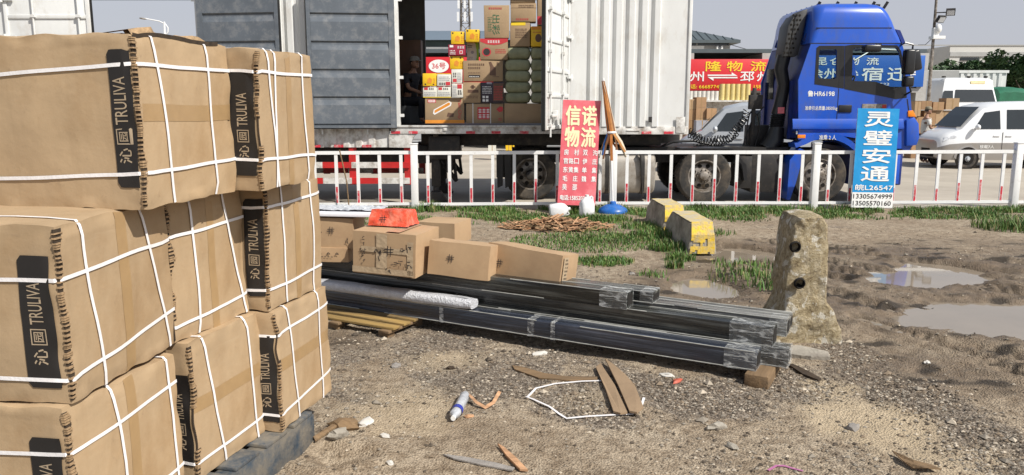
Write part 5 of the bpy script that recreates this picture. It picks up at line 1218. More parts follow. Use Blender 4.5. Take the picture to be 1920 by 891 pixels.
# ------------------------------------------------------------------ people
def skin(name, verts, edges, radii, m, parent=None, loc=(0, 0, 0), rot=(0, 0, 0), root=0, sub=2):
    me = bpy.data.meshes.new('s'); me.from_pydata(verts, edges, []); o = bpy.data.objects.new('s', me); col.objects.link(o)
    md = o.modifiers.new('k', 'SKIN'); md.use_smooth_shade = True
    for i, d in enumerate(me.skin_vertices[0].data): d.radius = radii[i] if isinstance(radii[i], tuple) else (radii[i], radii[i]); d.use_root = (i == root)
    ss = o.modifiers.new('u', 'SUBSURF'); ss.levels = sub; ss.render_levels = sub
    bpy.context.view_layer.update(); m2 = bpy.data.meshes.new_from_object(o.evaluated_get(bpy.context.evaluated_depsgraph_get()))
    bpy.data.objects.remove(o); m2.materials.clear(); m2.materials.append(m)
    m2.polygons.foreach_set('use_smooth', [True] * len(m2.polygons))
    p = bpy.data.objects.new(name, m2); col.objects.link(p); p.parent = parent; p.location = loc; p.rotation_euler = rot
    return p
def chain(*parts):
    v, e, r = [], [], []; ix = {}
    for pts in parts:
        prev = None
        for p, rad in pts:
            k = tuple(round(c, 3) for c in p)
            if k not in ix: ix[k] = len(v); v.append(p); r.append(rad)
            if prev is not None: e.append((prev, ix[k]))
            prev = ix[k]
    return v, e, r
def head(par, c, hair_m, cap_m, ang=0, s=1.):
    # local +x is the facing direction
    hd = thing('head', None, None, c, (0, 0, ang)); hd.parent = par
    b = MB(); b.blob((0, 0, 0), (.098 * s, .078 * s, .118 * s), 1, 3, .0); b.blob((.055 * s, 0, -.07 * s), (.045 * s, .05 * s, .05 * s), 2, 2, .0)
    b.add([(.09 * s, -.016 * s, -.03 * s), (.09 * s, .016 * s, -.03 * s), (.122 * s, 0, -.032 * s), (.09 * s, 0, .02 * s)], [(0, 1, 2), (0, 2, 3), (2, 1, 3)])
    for y in (-1, 1): b.blob((-.01 * s, y * .08 * s, -.015 * s), (.02 * s, .012 * s, .032 * s), 3, 1, .0)
    b.build('face', m_skin, hd, smooth=60)
    b = MB()
    for y in (-1, 1): b.blob((.086 * s, y * .033 * s, .005 * s), (.012 * s, .016 * s, .009 * s), 4, 1, 0)
    b.quad(.0, .0, .0, .0); b.build('eyes', m_ink, hd)
    b = MB(); b.blob((-.018 * s, 0, .02 * s), (.092 * s, .083 * s, .105 * s), 5, 2, .05); b.build('hair', hair_m, hd, smooth=60)
    b = MB(); b.lathe([(.102 * s, .035 * s), (.104 * s, .06 * s), (.095 * s, .10 * s), (.065 * s, .128 * s), (.0, .138 * s)], 20); b.M = TR(.10 * s, 0, .045 * s, ry=R(10)); b.lathe([(.0, .008), (.075 * s, .004), (.078 * s, -.002), (.0, -.002)], 16)
    b.build('cap', cap_m, hd, smooth=50)
def hand(b, w_, d, up, s=1.):
    # palm, four curled fingers and a thumb from wrist w_ along d
    w_ = Vector(w_); d = Vector(d).normalized(); up = Vector(up).normalized(); sd_ = d.cross(up)
    b.loft([[tuple(w_ + d * t * s + sd_ * a * s + up * c * s) for a, c in ((-.028 * k, -.012), (.028 * k, -.012), (.028 * k, .012), (-.028 * k, .012))] for t, k in ((-.01, .85), (.03, 1.2), (.085, 1.4))])
    for i, L in enumerate((.066, .076, .072, .056)):
        o = w_ + d * .082 * s + sd_ * (-.03 + .02 * i) * s
        b.tube([o, o + d * L * .45 * s - up * .008 * s, o + d * L * .8 * s - up * .028 * s, o + d * L * .9 * s - up * .048 * s], [.0095 * s, .009 * s, .008 * s, .006 * s], 6)
    o = w_ + d * .03 * s - sd_ * .03 * s; b.tube([o, o + d * .03 * s - sd_ * .025 * s - up * .008 * s, o + d * .06 * s - sd_ * .028 * s - up * .02 * s], [.012 * s, .0105 * s, .008 * s], 6)
def standing(loc, rz):
    p = thing('person', 'man in a pale cap and white shirt standing behind the front of the white van', 'person', loc, (0, 0, rz))
    sh = 1.40
    v, e, r = chain([((0, 0, .92), (.15, .11)), ((.0, 0, 1.05), (.15, .115)), ((.01, 0, 1.25), (.165, .125)), ((.0, 0, sh), (.12, .09)), ((.0, 0, 1.49), .055), ((.02, 0, 1.58), .058)],
                    [((.0, 0, sh), (.12, .09)), ((0, .19, 1.39), .058), ((.05, .24, 1.12), .044), ((.28, .2, 1.08), .032)], [((.0, 0, sh), (.12, .09)), ((0, -.19, 1.39), .058), ((.06, -.24, 1.12), .044), ((.30, -.18, 1.10), .032)],
                    [((0, 0, .92), (.15, .11)), ((0, .095, .84), .095), ((.02, .10, .48), .06), ((-.02, .10, .08), .045), ((.10, .11, .04), .04)], [((0, 0, .92), (.15, .11)), ((0, -.095, .84), .095), ((.05, -.10, .48), .06), ((.03, -.10, .08), .045), ((.15, -.11, .04), .04)])
    skin('body', v, e, r, m_skin, p)
    v, e, r = chain([((0, 0, .90), (.165, .128)), ((.0, 0, 1.05), (.168, .135)), ((.01, 0, 1.25), (.178, .142)), ((.0, 0, sh), (.135, .105)), ((0, 0, 1.45), .07)], [((.0, 0, sh), (.135, .105)), ((0, .195, 1.385), .075), ((.03, .23, 1.20), .066)], [((.0, 0, sh), (.135, .105)), ((0, -.195, 1.385), .075), ((.03, -.23, 1.20), .066)])
    skin('shirt', v, e, r, m_tee, p)
    v, e, r = chain([((0, 0, .97), (.155, .12)), ((0, .095, .84), .108), ((.02, .10, .48), .078), ((-.02, .10, .07), .062)], [((0, 0, .97), (.155, .12)), ((0, -.095, .84), .108), ((.05, -.10, .48), .078), ((.03, -.10, .07), .062)])
    skin('trousers', v, e, r, m_navy, p)
    head(p, (.035, 0, 1.68), mat('dark_hair', (.02, .016, .012), .6), mat('khaki_cap', (.22, .19, .13), .8))
    b = MB(); hand(b, (.28, .2, 1.08), (1, 0, -.1), (0, .3, 1)); b.build('hand', m_skin, p, smooth=50); b = MB(); hand(b, (.30, -.18, 1.10), (1, 0, .05), (0, -.3, 1)); b.build('hand', m_skin, p, smooth=50)
standing((13.35, 25.7, .012), R(-8))
p = thing('person', 'person in a light cap and dark shirt sitting in the dark trailer doorway', 'person', (X(770, 16.6), 16.6, ZF + .0), (0, 0, R(-38)))
v, e, r = chain([((0, 0, .46), (.16, .12)), ((.0, 0, .62), (.15, .115)), ((.04, 0, .84), (.165, .12)), ((.07, 0, .98), (.12, .085)), ((.10, 0, 1.06), .052), ((.12, 0, 1.14), .056)],
                [((.07, 0, .98), (.12, .085)), ((.07, .19, .96), .056), ((.16, .24, .72), .044), ((.38, .12, .62), .032)], [((.07, 0, .98), (.12, .085)), ((.07, -.19, .96), .056), ((.18, -.24, .72), .044), ((.40, -.10, .62), .032)],
                [((0, 0, .46), (.16, .12)), ((.05, .10, .44), .095), ((.46, .14, .48), .065), ((.44, .14, .10), .045), ((.56, .15, .04), .038)], [((0, 0, .46), (.16, .12)), ((.05, -.10, .44), .095), ((.46, -.14, .48), .065), ((.44, -.14, .10), .045), ((.56, -.15, .04), .038)])
skin('body', v, e, r, m_skin, p)
v, e, r = chain([((0, 0, .44), (.172, .135)), ((.0, 0, .62), (.165, .13)), ((.04, 0, .84), (.178, .135)), ((.07, 0, .98), (.135, .10)), ((.08, 0, 1.02), .07)], [((.07, 0, .98), (.135, .10)), ((.07, .195, .95), .072), ((.14, .235, .78), .064)], [((.07, 0, .98), (.135, .10)), ((.07, -.195, .95), .072), ((.15, -.235, .78), .064)])
skin('shirt', v, e, r, mat('dark_navy_shirt', (.022, .024, .034), .8), p)
v, e, r = chain([((0, 0, .5), (.165, .125)), ((.05, .10, .44), .108), ((.46, .14, .48), .08), ((.44, .14, .09), .06)], [((0, 0, .5), (.165, .125)), ((.05, -.10, .44), .108), ((.46, -.14, .48), .08), ((.44, -.14, .09), .06)])
skin('trousers', v, e, r, m_navy, p)
head(p, (.14, 0, 1.23), mat('black_hair', (.02, .016, .012), .6), mat('pale_cap', (.24, .235, .22), .8))
b = MB(); hand(b, (.38, .12, .62), (1, -.2, -.15), (0, .2, 1)); b.build('hand', m_skin, p, smooth=50); b = MB(); hand(b, (.40, -.10, .62), (1, .2, -.15), (0, -.2, 1)); b.build('hand', m_skin, p, smooth=50)
b = MB(); b.box(-.18, .2, -.2, .2, 0, .36); sb = b.build('seat_crate', m_int, None, (X(769, 16.6), 16.6, ZF + .001), (0, 0, R(-38)), bevel=.01); tag(sb, 'low dark crate used as a seat in the trailer doorway', 'crate')
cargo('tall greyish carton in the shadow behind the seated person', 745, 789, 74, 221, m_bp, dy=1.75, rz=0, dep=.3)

# ------------------------------------------------------------------ signboards on the fence, umbrella, jugs
def board(name, label, c00, c10, c11, c01, th, m, mats, draw, edge=None):
    # corners: lower left, lower right, upper right, upper left (world)
    o_ = thing(name, label, 'sign', c00); c00, c10, c01 = Vector(c00), Vector(c10), Vector(c01); ux = (c10 - c00); uy = (c01 - c00); W = ux.length; H = uy.length
    uxn = ux.normalized(); n = uxn.cross(uy.normalized()).normalized(); uyn = n.cross(uxn)
    M0 = frame((0, 0, 0), uxn, uyn)
    b = MB(); b.M = M0; sk = (uy.dot(uxn)); nn = 10
    vs = [(W * i / nn + sk * j / nn, uy.dot(uyn) * j / nn, (.0015 if m is not m_sblue else .003) * noise.noise(Vector((i * .5, j * .5, W)))) for i in range(nn + 1) for j in range(nn + 1)]
    b.add(vs, [(i * (nn + 1) + j, (i + 1) * (nn + 1) + j, (i + 1) * (nn + 1) + j + 1, i * (nn + 1) + j + 1) for i in range(nn) for j in range(nn)])
    b.k = 1; hy = uy.dot(uyn); b.add([(0, 0, -.004), (W, 0, -.004), (W + sk, hy, -.004), (sk, hy, -.004), (0, 0, -th), (W, 0, -th), (W + sk, hy, -th), (sk, hy, -th)], [(3, 2, 1, 0)[::-1], (4, 5, 6, 7)[::-1], (0, 1, 5, 4), (1, 2, 6, 5), (2, 3, 7, 6), (3, 0, 4, 7)])
    b.build('panel', [m, edge or m_whitedirty], o_, smooth=0)
    b = MB(); b.M = M0; draw(b, W, hy, sk); b.build('lettering', mats, o_, smooth=0)
    return o_
def dr_red(b, W, H, sk):
    sx = lambda u, v: u * W + sk * v
    def T(t, u0, u1, v0, v1, bold, k): b.k = k; b.text(t, sx(u0, (v0 + v1) / 2), v0 * H, (u1 - u0) * W, (v1 - v0) * H, bold, .006)
    for t, u0, v0 in (('信', .10, .76), ('诺', .53, .76), ('物', .10, .555), ('流', .53, .555)): T(t, u0, u0 + .37, v0, v0 + .185, .045, 0)
    rows = [('房', .1, '村', .37, '双', .60, '沟', .86), ('官', .1, '路', .24, '口', .38, '伊', .6, '庄', .86), ('东', .1, '黄', .24, '集', .38, '单', .6, '集', .86), ('毛', .1, '庄', .37, '魏', .6, '集', .86), ('吴', .1, '邵', .37)]
    for i, rw in enumerate(rows):
        for c_, u in zip(rw[::2], rw[1::2]): T(c_, u, u + .12, .475 - i * .083, .528 - i * .083, .03, 1)
    T('电话:15852034088', .06, .94, .045, .095, .035, 1)
yb = 13.98
board('advert_sign', 'faded red signboard with cream and white Chinese writing leaning on the fence', D(1045, 384, 13.62), D(1116, 386, 13.64), D(1128, 187, 13.98), D(1056, 187, 13.96), .02, m_sred, [m_cream, m_wht], dr_red)
def dr_blue(b, W, H, sk):
    sx = lambda u, v: u * W + sk * v
    b.k = 1; b.add([(sx(0, 0) , 0.0, .004), (W, 0, .004), (W + sk * .155, H * .155, .004), (sk * .155, H * .155, .004)], [(0, 1, 2, 3)])
    def T(t, u0, u1, v0, v1, bold, k): b.k = k; b.text(t, sx(u0, (v0 + v1) / 2), v0 * H, (u1 - u0) * W, (v1 - v0) * H, bold, .007)
    for i, t in enumerate('灵璧安通'): T(t, .18, .86, .82 - i * .183, .965 - i * .183, .035, 0)
    T('皖L26547', .06, .97, .175, .235, .035, 0); T('13305674999', .03, .97, .092, .138, .025, 2); T('13505570160', .03, .95, .022, .068, .025, 2)
board('advert_sign', 'blue and white signboard with phone numbers wired to the fence beside the truck wheel', D(1596, 389, 14.06), D(1673, 390, 14.07), D(1687, 203, 14.20), D(1609, 203, 14.19), .02, m_sblue, [m_wht, m_wht, m_ink], dr_blue)
u = thing('parasol', 'folded striped parasol bound with a tie, standing in a blue base by the fence', 'parasol', (D(1149, 400, 13.75).x, 13.75, 0))
px_ = u.location.x; tp = D(1131, 152, 13.9) - u.location
hb = D(1146, 292, 13.8) - u.location
b = MB(); b.tube([(0, 0, .1), hb, hb.lerp(tp, .5), tp + Vector((0, 0, .05))], .017, 8); b.build('pole', m_fence, u)
cl = [mat('rust_cloth', (.42, .15, .035), .8, var=.3), mat('brown_cloth', (.20, .09, .04), .85, var=.2), mat('pale_cloth', (.55, .47, .36), .85, var=.15), mat('blue_cloth', (.03, .16, .5), .8), mat('ochre_cloth', (.50, .24, .08), .85, var=.2)]
rr_ = random.Random(2)
for k in range(14):
    b = MB(); a = k * math.tau / 14; r_ = .06; tie = hb + Vector((.0, 0, .40)); wob = rr_.uniform(-.04, .04)
    low = hb + Vector((.16 * math.cos(a) + .10 * (k % 3 - .5) + wob, .10 * math.sin(a), rr_.uniform(-.12, .16)))
    pts = [tp, tp.lerp(tie, .4) + Vector((.03 * math.cos(a), .03 * math.sin(a), 0)), tp.lerp(tie, .8) + Vector((.055 * math.cos(a), .05 * math.sin(a), 0)), tie + Vector((.06 * math.cos(a), .05 * math.sin(a), 0)), tie.lerp(low, .5) + Vector((.05 * math.cos(a), .05 * math.sin(a), 0)), low]
    b.ribbon(pts, rr_.uniform(.03, .055), Vector((math.cos(a), math.sin(a) - .4, .1)), .012); b.build('cloth_fold', cl[(0, 1, 2, 4, 1, 2, 4, 3)[k % 8] if k % 5 else 0], u, smooth=50)
b = MB(); tie = hb + Vector((0, 0, .40)); b.M = TR(*tie); b.lathe([(.075, -.02), (.085, 0), (.075, .02)], 14); b.build('tie', m_strap, u)
b = MB(); b.lathe([(.255, .0), (.26, .05), (.24, .09), (.14, .15), (.06, .17), (.05, .21), (.028, .22)], 28); b.build('base', m_bluep, u)
def jug(label, loc, rot, s=1.):
    o = thing('plastic_jug', label, 'jug', loc, rot); b = MB()
    def sq(r, z, p=.6): return [(r * math.copysign(abs(math.cos(a)) ** p, math.cos(a)) * s, r * .8 * math.copysign(abs(math.sin(a)) ** p, math.sin(a)) * s, z * s) for a in [k * math.tau / 20 for k in range(20)]]
    b.loft([sq(.10, 0), sq(.118, .02), sq(.12, .12), sq(.118, .22), sq(.10, .27, .8), sq(.05, .315, 1.), sq(.028, .33, 1.)]); b.build('jug_body', m_plast, o, smooth=60)
    b = MB(); b.tube([(.035 * s, 0, .31 * s), (.085 * s, 0, .33 * s), (.105 * s, 0, .29 * s), (.108 * s, 0, .24 * s)], .013 * s, 6); b.build('handle', m_plast, o)
    b = MB(); b.M = TR(0, 0, .33 * s); b.lathe([(.03 * s, 0), (.03 * s, .03 * s), (.0, .031 * s)], 12); b.build('lid', m_wht, o)
g = G(1100, 408); jug('milky plastic jug standing upright before the red signboard', (g.x, g.y, .01), (0, 0, .4), 1.05)
g = G(1030, 407); jug('milky plastic jug lying on its side in the grass', (g.x + .0, g.y, .10), (R(4), R(84), R(8)), 1.0)
# heap of wood chips
hp = MB(); rr_ = random.Random(11)
for k in range(420):
    a = rr_.random() * 6.28; q = rr_.random() ** .6; x = q * .85 * math.cos(a); y = q * .42 * math.sin(a); z = .02 + .17 * max(0, 1 - q) * rr_.random() + .01
    hp.M = TR(x, y, z, rr_.uniform(-.4, .4), rr_.uniform(-.4, .4), rr_.gauss(0, .7)); hp.k = 0 if rr_.random() < .6 else 1; L = rr_.uniform(.05, .16)
    hp.box(-L, L, -rr_.uniform(.008, .022), rr_.uniform(.008, .022), -.004, .005)
g = G(1042, 428); tag(hp.build('wood_chips', [m_chip, m_wood], None, (g.x, g.y, 0), smooth=0), 'heap of split wood chips on the grass', 'wood chips', kind='stuff')

# ------------------------------------------------------------------ litter in the foreground
def on(px, py, up=0.): 
    g = G(px, py); return Vector((g.x, g.y, hgt(g.x, g.y) + up))
g = on(861, 778, .03); o = thing('water_bottle', 'crushed clear water bottle with a blue label lying on the soil', 'bottle', g, (0, 0, 0))
a0 = on(850, 797, .028) - g; a1 = on(873, 752, .032) - g; ax = (a1 - a0); L = ax.length; T = Matrix.Translation(a0) @ ax.to_track_quat('Z', 'Y').to_matrix().to_4x4()
b = MB(); b.M = T; b.lathe([(.012, .0), (.014, .01), (.014, .022), (.030, .05), (.034, .07), (.033, .10), (.034, .14), (.031, .16), (.034, .18), (.031, .2), (.034, L - .03), (.028, L - .005), (.01, L)], 18)
for i, v in enumerate(b.v): b.v[i] = v + Vector((noise.noise(v * 30), noise.noise(v * 30 + Vector((5, 0, 0))), .6 * noise.noise(v * 30 + Vector((0, 5, 0))))) * .006
b.build('bottle_body', m_clearp, o, smooth=40)
b = MB(); b.M = T; b.lathe([(.0355, .098), (.036, .12), (.0355, .142)], 18, cap=False); b.build('label_band', mat('blue_label', (.03, .045, .30), .4), o)
b = MB(); b.M = T; b.lathe([(.0155, -.004), (.0155, .016), (.0, .017)], 12); b.build('cap', m_wht, o)
# cardboard scrap pieces
def slab(name, label, cat, pts, th, m, lift=.006, bend=.0):
    P_ = [on(*p) for p in pts]; c = sum(P_, Vector()) / len(P_); b = MB(); n = len(P_)
    up = Vector((0, 0, lift + th)); lo = Vector((0, 0, lift))
    b.add([p - c + lo + Vector((0, 0, bend * noise.noise(Vector((i * 1.7, 2, 1))))) for i, p in enumerate(P_)] + [p - c + up + Vector((0, 0, bend * noise.noise(Vector((i * 1.7, 2, 1))))) for i, p in enumerate(P_)], [tuple(range(n)), tuple(range(2 * n - 1, n - 1, -1))] + [(i, (i + 1) % n, (i + 1) % n + n, i + n) for i in range(n)])
    o = b.build(name, m, None, c, smooth=0); return tag(o, label, cat)
slab('cardboard_scrap', 'narrow flattened cardboard strip with a ragged end, lying on the white strap loop', 'cardboard scrap', [(1117, 698), (1126, 692), (1152, 735), (1176, 786), (1163, 789), (1150, 785), (1136, 745)], .012, m_scrap, .018)
slab('cardboard_scrap', 'broad flattened cardboard strip overlapping the narrow one on the white strap loop', 'cardboard scrap', [(1134, 684), (1150, 697), (1172, 716), (1190, 740), (1206, 778), (1194, 789), (1180, 786), (1160, 740)], .012, m_scrap, .026)
def lay(name, label, cat, pts, wd, m, th=.002, up=.006, nrm=(0, 0, 1)):
    P_ = [on(p[0], p[1], up + (p[2] if len(p) > 2 else 0)) for p in pts]; Q_ = []
    for a, c in zip(P_, P_[1:]):
        for k in range(4): Q_.append(a.lerp(c, k / 4))
    Q_.append(P_[-1]); c = P_[0].copy(); b = MB(); b.ribbon([q - c for q in Q_], wd, Vector(nrm), th); return tag(b.build(name, m, None, c, smooth=40), label, cat)
lay('packing_strap', 'loose white packing strap lying in a loop under the cardboard scraps', 'strap', [(1128, 721), (1090, 721), (1040, 725), (1005, 735), (990, 745), (987, 750, .01), (1000, 757), (1030, 772), (1050, 785), (1062, 792), (1100, 790), (1150, 786), (1185, 783), (1203, 770, .01), (1207, 760, .02)], .015, m_strap, .003, .008)
slab('bark_strip', 'long dark brown bark strip above the white strap loop', 'wood strip', [(960, 690), (978, 694), (1020, 706), (1060, 713), (1120, 713), (1120, 719), (1070, 720), (1010, 713), (965, 699)], .01, m_wood, .004)
lay('bark_strip', 'curled brown bark strip beside the water bottle', 'wood strip', [(871, 742, .0), (882, 758, .03), (893, 768, .02), (910, 772), (925, 768, .02), (937, 755, .04)], .022, m_chip, .003, .01, (.3, -.6, .8))
slab('wood_sliver', 'orange brown wood sliver beside the weathered grey one', 'wood strip', [(933, 846), (944, 852), (968, 872), (990, 891), (975, 891), (950, 868)], .012, m_chip, .01)
slab('wood_sliver', 'weathered grey wood sliver pointing at the orange one', 'wood strip', [(830, 862), (870, 866), (930, 876), (965, 886), (960, 891), (900, 880), (850, 870)], .008, m_stone, .006)
slab('wood_sliver', 'thin pale stick by the hole near the blue pallet', 'wood strip', [(588, 836), (592, 839), (640, 806), (662, 797), (660, 793), (630, 803)], .01, m_wood, .02)
slab('concrete_flake', 'flat grey concrete flake in front of the barrier', 'concrete flake', [(1478, 656), (1500, 655), (1552, 668), (1556, 676), (1520, 677), (1483, 672)], .03, m_kerb, .0)
slab('charred_stick', 'dark charred stick on the gravel near the barrier', 'stick', [(1478, 690), (1486, 690), (1512, 702), (1540, 716), (1534, 719), (1505, 708)], .016, m_dark, .0)
slab('dry_leaf', 'large dry curled leaf on the pale sand', 'leaf', [(1672, 852), (1690, 860), (1712, 874), (1745, 878), (1765, 888), (1740, 889), (1712, 881), (1690, 870)], .006, m_wood, .02, .04)
lay('pink_string', 'pink plastic string lying on the soil', 'string', [(1440, 889), (1455, 879), (1470, 880), (1492, 884), (1505, 888)], .012, mat('pink_plastic', (.45, .16, .32), .4), .004, .006)
m_paper = mat('dirty_paper', (.52, .50, .46), .8, var=.15, scale=12)
def rock(px, py, r, m, label, name='stone', cat='stone', sx=1.3):
    g = on(px, py); b = MB(); b.blob((0, 0, r * .35), (r * sx, r, r * .7), px, 2, .55); tag(b.build(name, m, None, g, (0, 0, px), smooth=30), label, cat)
rock(1600, 803, .035, m_stone, 'grey stone lying alone on the pale sand')
rock(1345, 806, .035, m_kerb, 'pale brick fragment lying left of the sand patch', sx=2)
rock(1372, 846, .025, m_kerb, 'small pale chip below the pale brick fragment', sx=1.6)
rock(686, 800, .04, m_paper, 'crumpled grey plastic film heap by the pallet hole', 'crumpled_film', 'plastic film', 1.4)
rock(650, 806, .06, m_wood, 'brown bark lump in the hole beside the blue pallet', 'bark_lump', 'bark', 1.5)
rock(635, 828, .045, m_kerb, 'muddy stone at the rim of the hole beside the pallet')
rock(722, 824, .02, m_paper, 'scrap of white paper with a torn edge near the pallet hole', 'paper_scrap', 'paper', 1.7)
rock(731, 876, .018, m_paper, 'tiny white and black scrap below the pallet hole', 'paper_scrap', 'paper', 1.3)
rock(1012, 667, .028, m_paper, 'small white paper scrap in the shade edge of the profiles', 'paper_scrap', 'paper', 2.2)
rock(1250, 709, .022, m_paper, 'flat white scrap on the gravel before the profiles', 'paper_scrap', 'paper', 2.4)
rock(1270, 721, .022, mat('red_scrap', (.45, .1, .06), .6), 'flat red scrap below the white one', 'plastic_scrap', 'plastic scrap', 2.4)
rock(1738, 681, .02, m_paper, 'white pebble on the mud left of the tyre tracks', sx=1.5)
rock(1530, 640, .03, m_paper, 'white stone at the barrier foot')
rock(1185, 516, .03, m_stone, 'grey stone between the brown box and the puddle'); rock(880, 787, .018, m_chip, 'orange wood chip beside the bottle cap end', 'wood_chip', 'wood chip', 1.6)
rock(742, 690, .03, m_stone, 'dark clod on the soil before the wooden pallet', 'soil_clod', 'clod'); rock(845, 695, .022, m_dark, 'small black clod behind the water bottle', 'soil_clod', 'clod')

# ------------------------------------------------------------------ vans
def ring_van(x, zs_, wds, n):
    return [(x, s_ * w_, z) for s_, lst in ((-1, list(zip(zs_, wds))), (1, list(zip(zs_, wds))[::-1])) for z, w_ in lst]
def van(label, loc, upper, lower, text=None, group=None):
    o = thing('van', label, 'van', loc); W = .80
    # stations: x, [z of sill, belt low, belt, shoulder, roof edge, roof], half widths
    S = [(.0, [.34, .45, .62, .74, .80, .83], [.52, .60, .62, .60, .55, .40]), (.08, [.28, .42, .66, .84, .91, .93], [.66, .72, .73, .70, .62, .45]), (.26, [.26, .42, .72, .94, 1.02, 1.05], [.74, .78, .79, .76, .70, .5]),
         (.50, [.26, .42, .74, 1.02, 1.11, 1.13], [.78, .80, .80, .78, .74, .5]), (.62, [.26, .42, .75, 1.06, 1.16, 1.20], [.78, .80, .80, .79, .74, .5]), (.92, [.26, .42, .76, 1.12, 1.48, 1.54], [.78, .80, .80, .79, .71, .5]), (1.22, [.26, .42, .76, 1.14, 1.75, 1.83], [.78, .80, .80, .79, .68, .48]),
         (1.65, [.26, .42, .76, 1.14, 1.84, 1.93], [.78, .80, .80, .79, .68, .48]), (2.6, [.26, .42, .76, 1.14, 1.88, 1.97], [.78, .80, .80, .79, .68, .48]), (4.2, [.26, .42, .76, 1.14, 1.85, 1.94], [.78, .80, .80, .79, .68, .48]), (4.35, [.3, .44, .76, 1.14, 1.76, 1.85], [.72, .76, .76, .76, .65, .46])]
    rings = [ring_van(x, zz, ww, 0) for x, zz, ww in S]; n = 12; b = MB(); vs = [p for r_ in rings for p in r_]
    up, lo_ = [], []
    for i in range(len(rings) - 1):
        for k in range(n):
            f = (i * n + k, i * n + (k + 1) % n, (i + 1) * n + (k + 1) % n, (i + 1) * n + k)
            (lo_ if k in (0, 1, 9, 10, 11) else up).append(f)
    b.add(vs, up); b.k = 1; nv = len(b.v); b.add(vs, lo_ + [tuple(range(n)), tuple(range((len(rings) - 1) * n, len(rings) * n))])
    b.build('body', [upper, lower], o, merge=True, smooth=38)
    def sidey(z): return -(.793 - max(0, (z - 1.14)) / .70 * .112)
    for sg in (1, -1):
        for nm_, pl in (('front_side_window', [(.95, 1.16), (1.26, 1.64), (1.70, 1.70), (1.72, 1.16)]), ('sliding_door_window', [(1.90, 1.16), (1.90, 1.72), (2.95, 1.73), (2.97, 1.16)]), ('rear_side_window', [(3.12, 1.16), (3.12, 1.73), (4.12, 1.70), (4.12, 1.18)])):
            b = MB(); b.add([(x, sg * (sidey(z) - .006), z) for x, z in pl], [tuple(range(len(pl)))]); b.add([(x, sg * (sidey(z) + .01), z) for x, z in pl], [tuple(range(len(pl)))]); b.build(nm_, m_dglass, o, smooth=0)
        b = MB()
        for x in (1.80, 3.04): b.box(x - .006, x + .006, sg * .803 - .003, sg * .803 + .003, .45, 1.07)
        b.build('door_gap', m_blkpl, o)
        for x in (1.62, 1.98): b = MB(); b.box(x - .09, x + .09, sg * .81 - .012, sg * .81 + .012, .95, .98); b.build('door_handle', upper, o, bevel=.005)
        b = MB(); b.blob((.98, sg * .92, 1.22), (.07, .10, .085), 1, 2, .0); b.tube([(1.02, sg * .8, 1.17), (1.0, sg * .88, 1.19)], .02); b.build('side_mirror', upper, o, smooth=60)
        b = MB(); b.add([(.055, sg * .60, .80), (.10, sg * .735, .80), (.46, sg * .812, .93), (.40, sg * .795, .98), (.15, sg * .72, .92), (.045, sg * .58, .86)], [(0, 1, 2, 3, 4, 5)]); b.build('headlight', m_lens, o, smooth=0)
        for x in (.82, 3.55):
            b = MB(); b.add([(x + .40 * math.cos(R(a)), sg * .806, .31 + .40 * math.sin(R(a))) for a in range(-4, 185, 12)] + [(x + .33 * math.cos(R(a)), sg * .812, .31 + .33 * math.sin(R(a))) for a in range(184, -5, -12)], [tuple(range(32))]); b.build('wheel_arch', lower, o, smooth=0)
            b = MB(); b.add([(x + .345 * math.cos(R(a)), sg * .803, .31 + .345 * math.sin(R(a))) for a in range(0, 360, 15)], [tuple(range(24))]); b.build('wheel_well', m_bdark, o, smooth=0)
            wheel(o, x, sg * .80, .29, .18, -1, True, side=-sg * -1 if sg < 0 else 1)
        b = MB(); b.lathe([(.05, 0), (.05, .02), (.0, .02)], 12); b.build('fog_lamp', m_lens, o, (.02, sg * .56, .45), (0, R(-80), 0))
        b = MB(); b.blob((.075, sg * .11, .78), (.03, .07, .075), 2, 2, 0); b.build('grille', m_bdark, o); 
    b = MB(); b.add([(.60, -.70, 1.21), (.60, .70, 1.21), (.88, .655, 1.53), (.88, -.655, 1.53), (1.15, -.62, 1.79), (1.15, .62, 1.79)], [(0, 1, 2, 3), (3, 2, 5, 4)])
    for k, v in enumerate(b.v): b.v[k] = v + Vector((-.012, 0, .016))
    b.build('windscreen', m_dglass, o, smooth=0)
    b = MB(); b.box(-.02, .02, -.45, .45, .34, .42); b.box(-.03, .0, -.22, .22, .46, .58); b.build('lower_grille', m_bdark, o, bevel=.01)
    if text: b = MB(); b.M = frame((1.15, -.812, .60), (1, 0, 0), (0, 0, 1)); b.text(text, 0, 0, .42, .1, .02); b.build('lettering', m_wht, o, smooth=0)
    return o
van('white minivan with grey lower half parked beyond the fence', (12.55, 24.05, .012), m_vanw, m_vang, '核载7人')
van('silver van standing behind the gap between trailer and truck cab', (4.75, 22.6, .012), m_vans, m_vans).rotation_euler = (0, 0, R(-14))

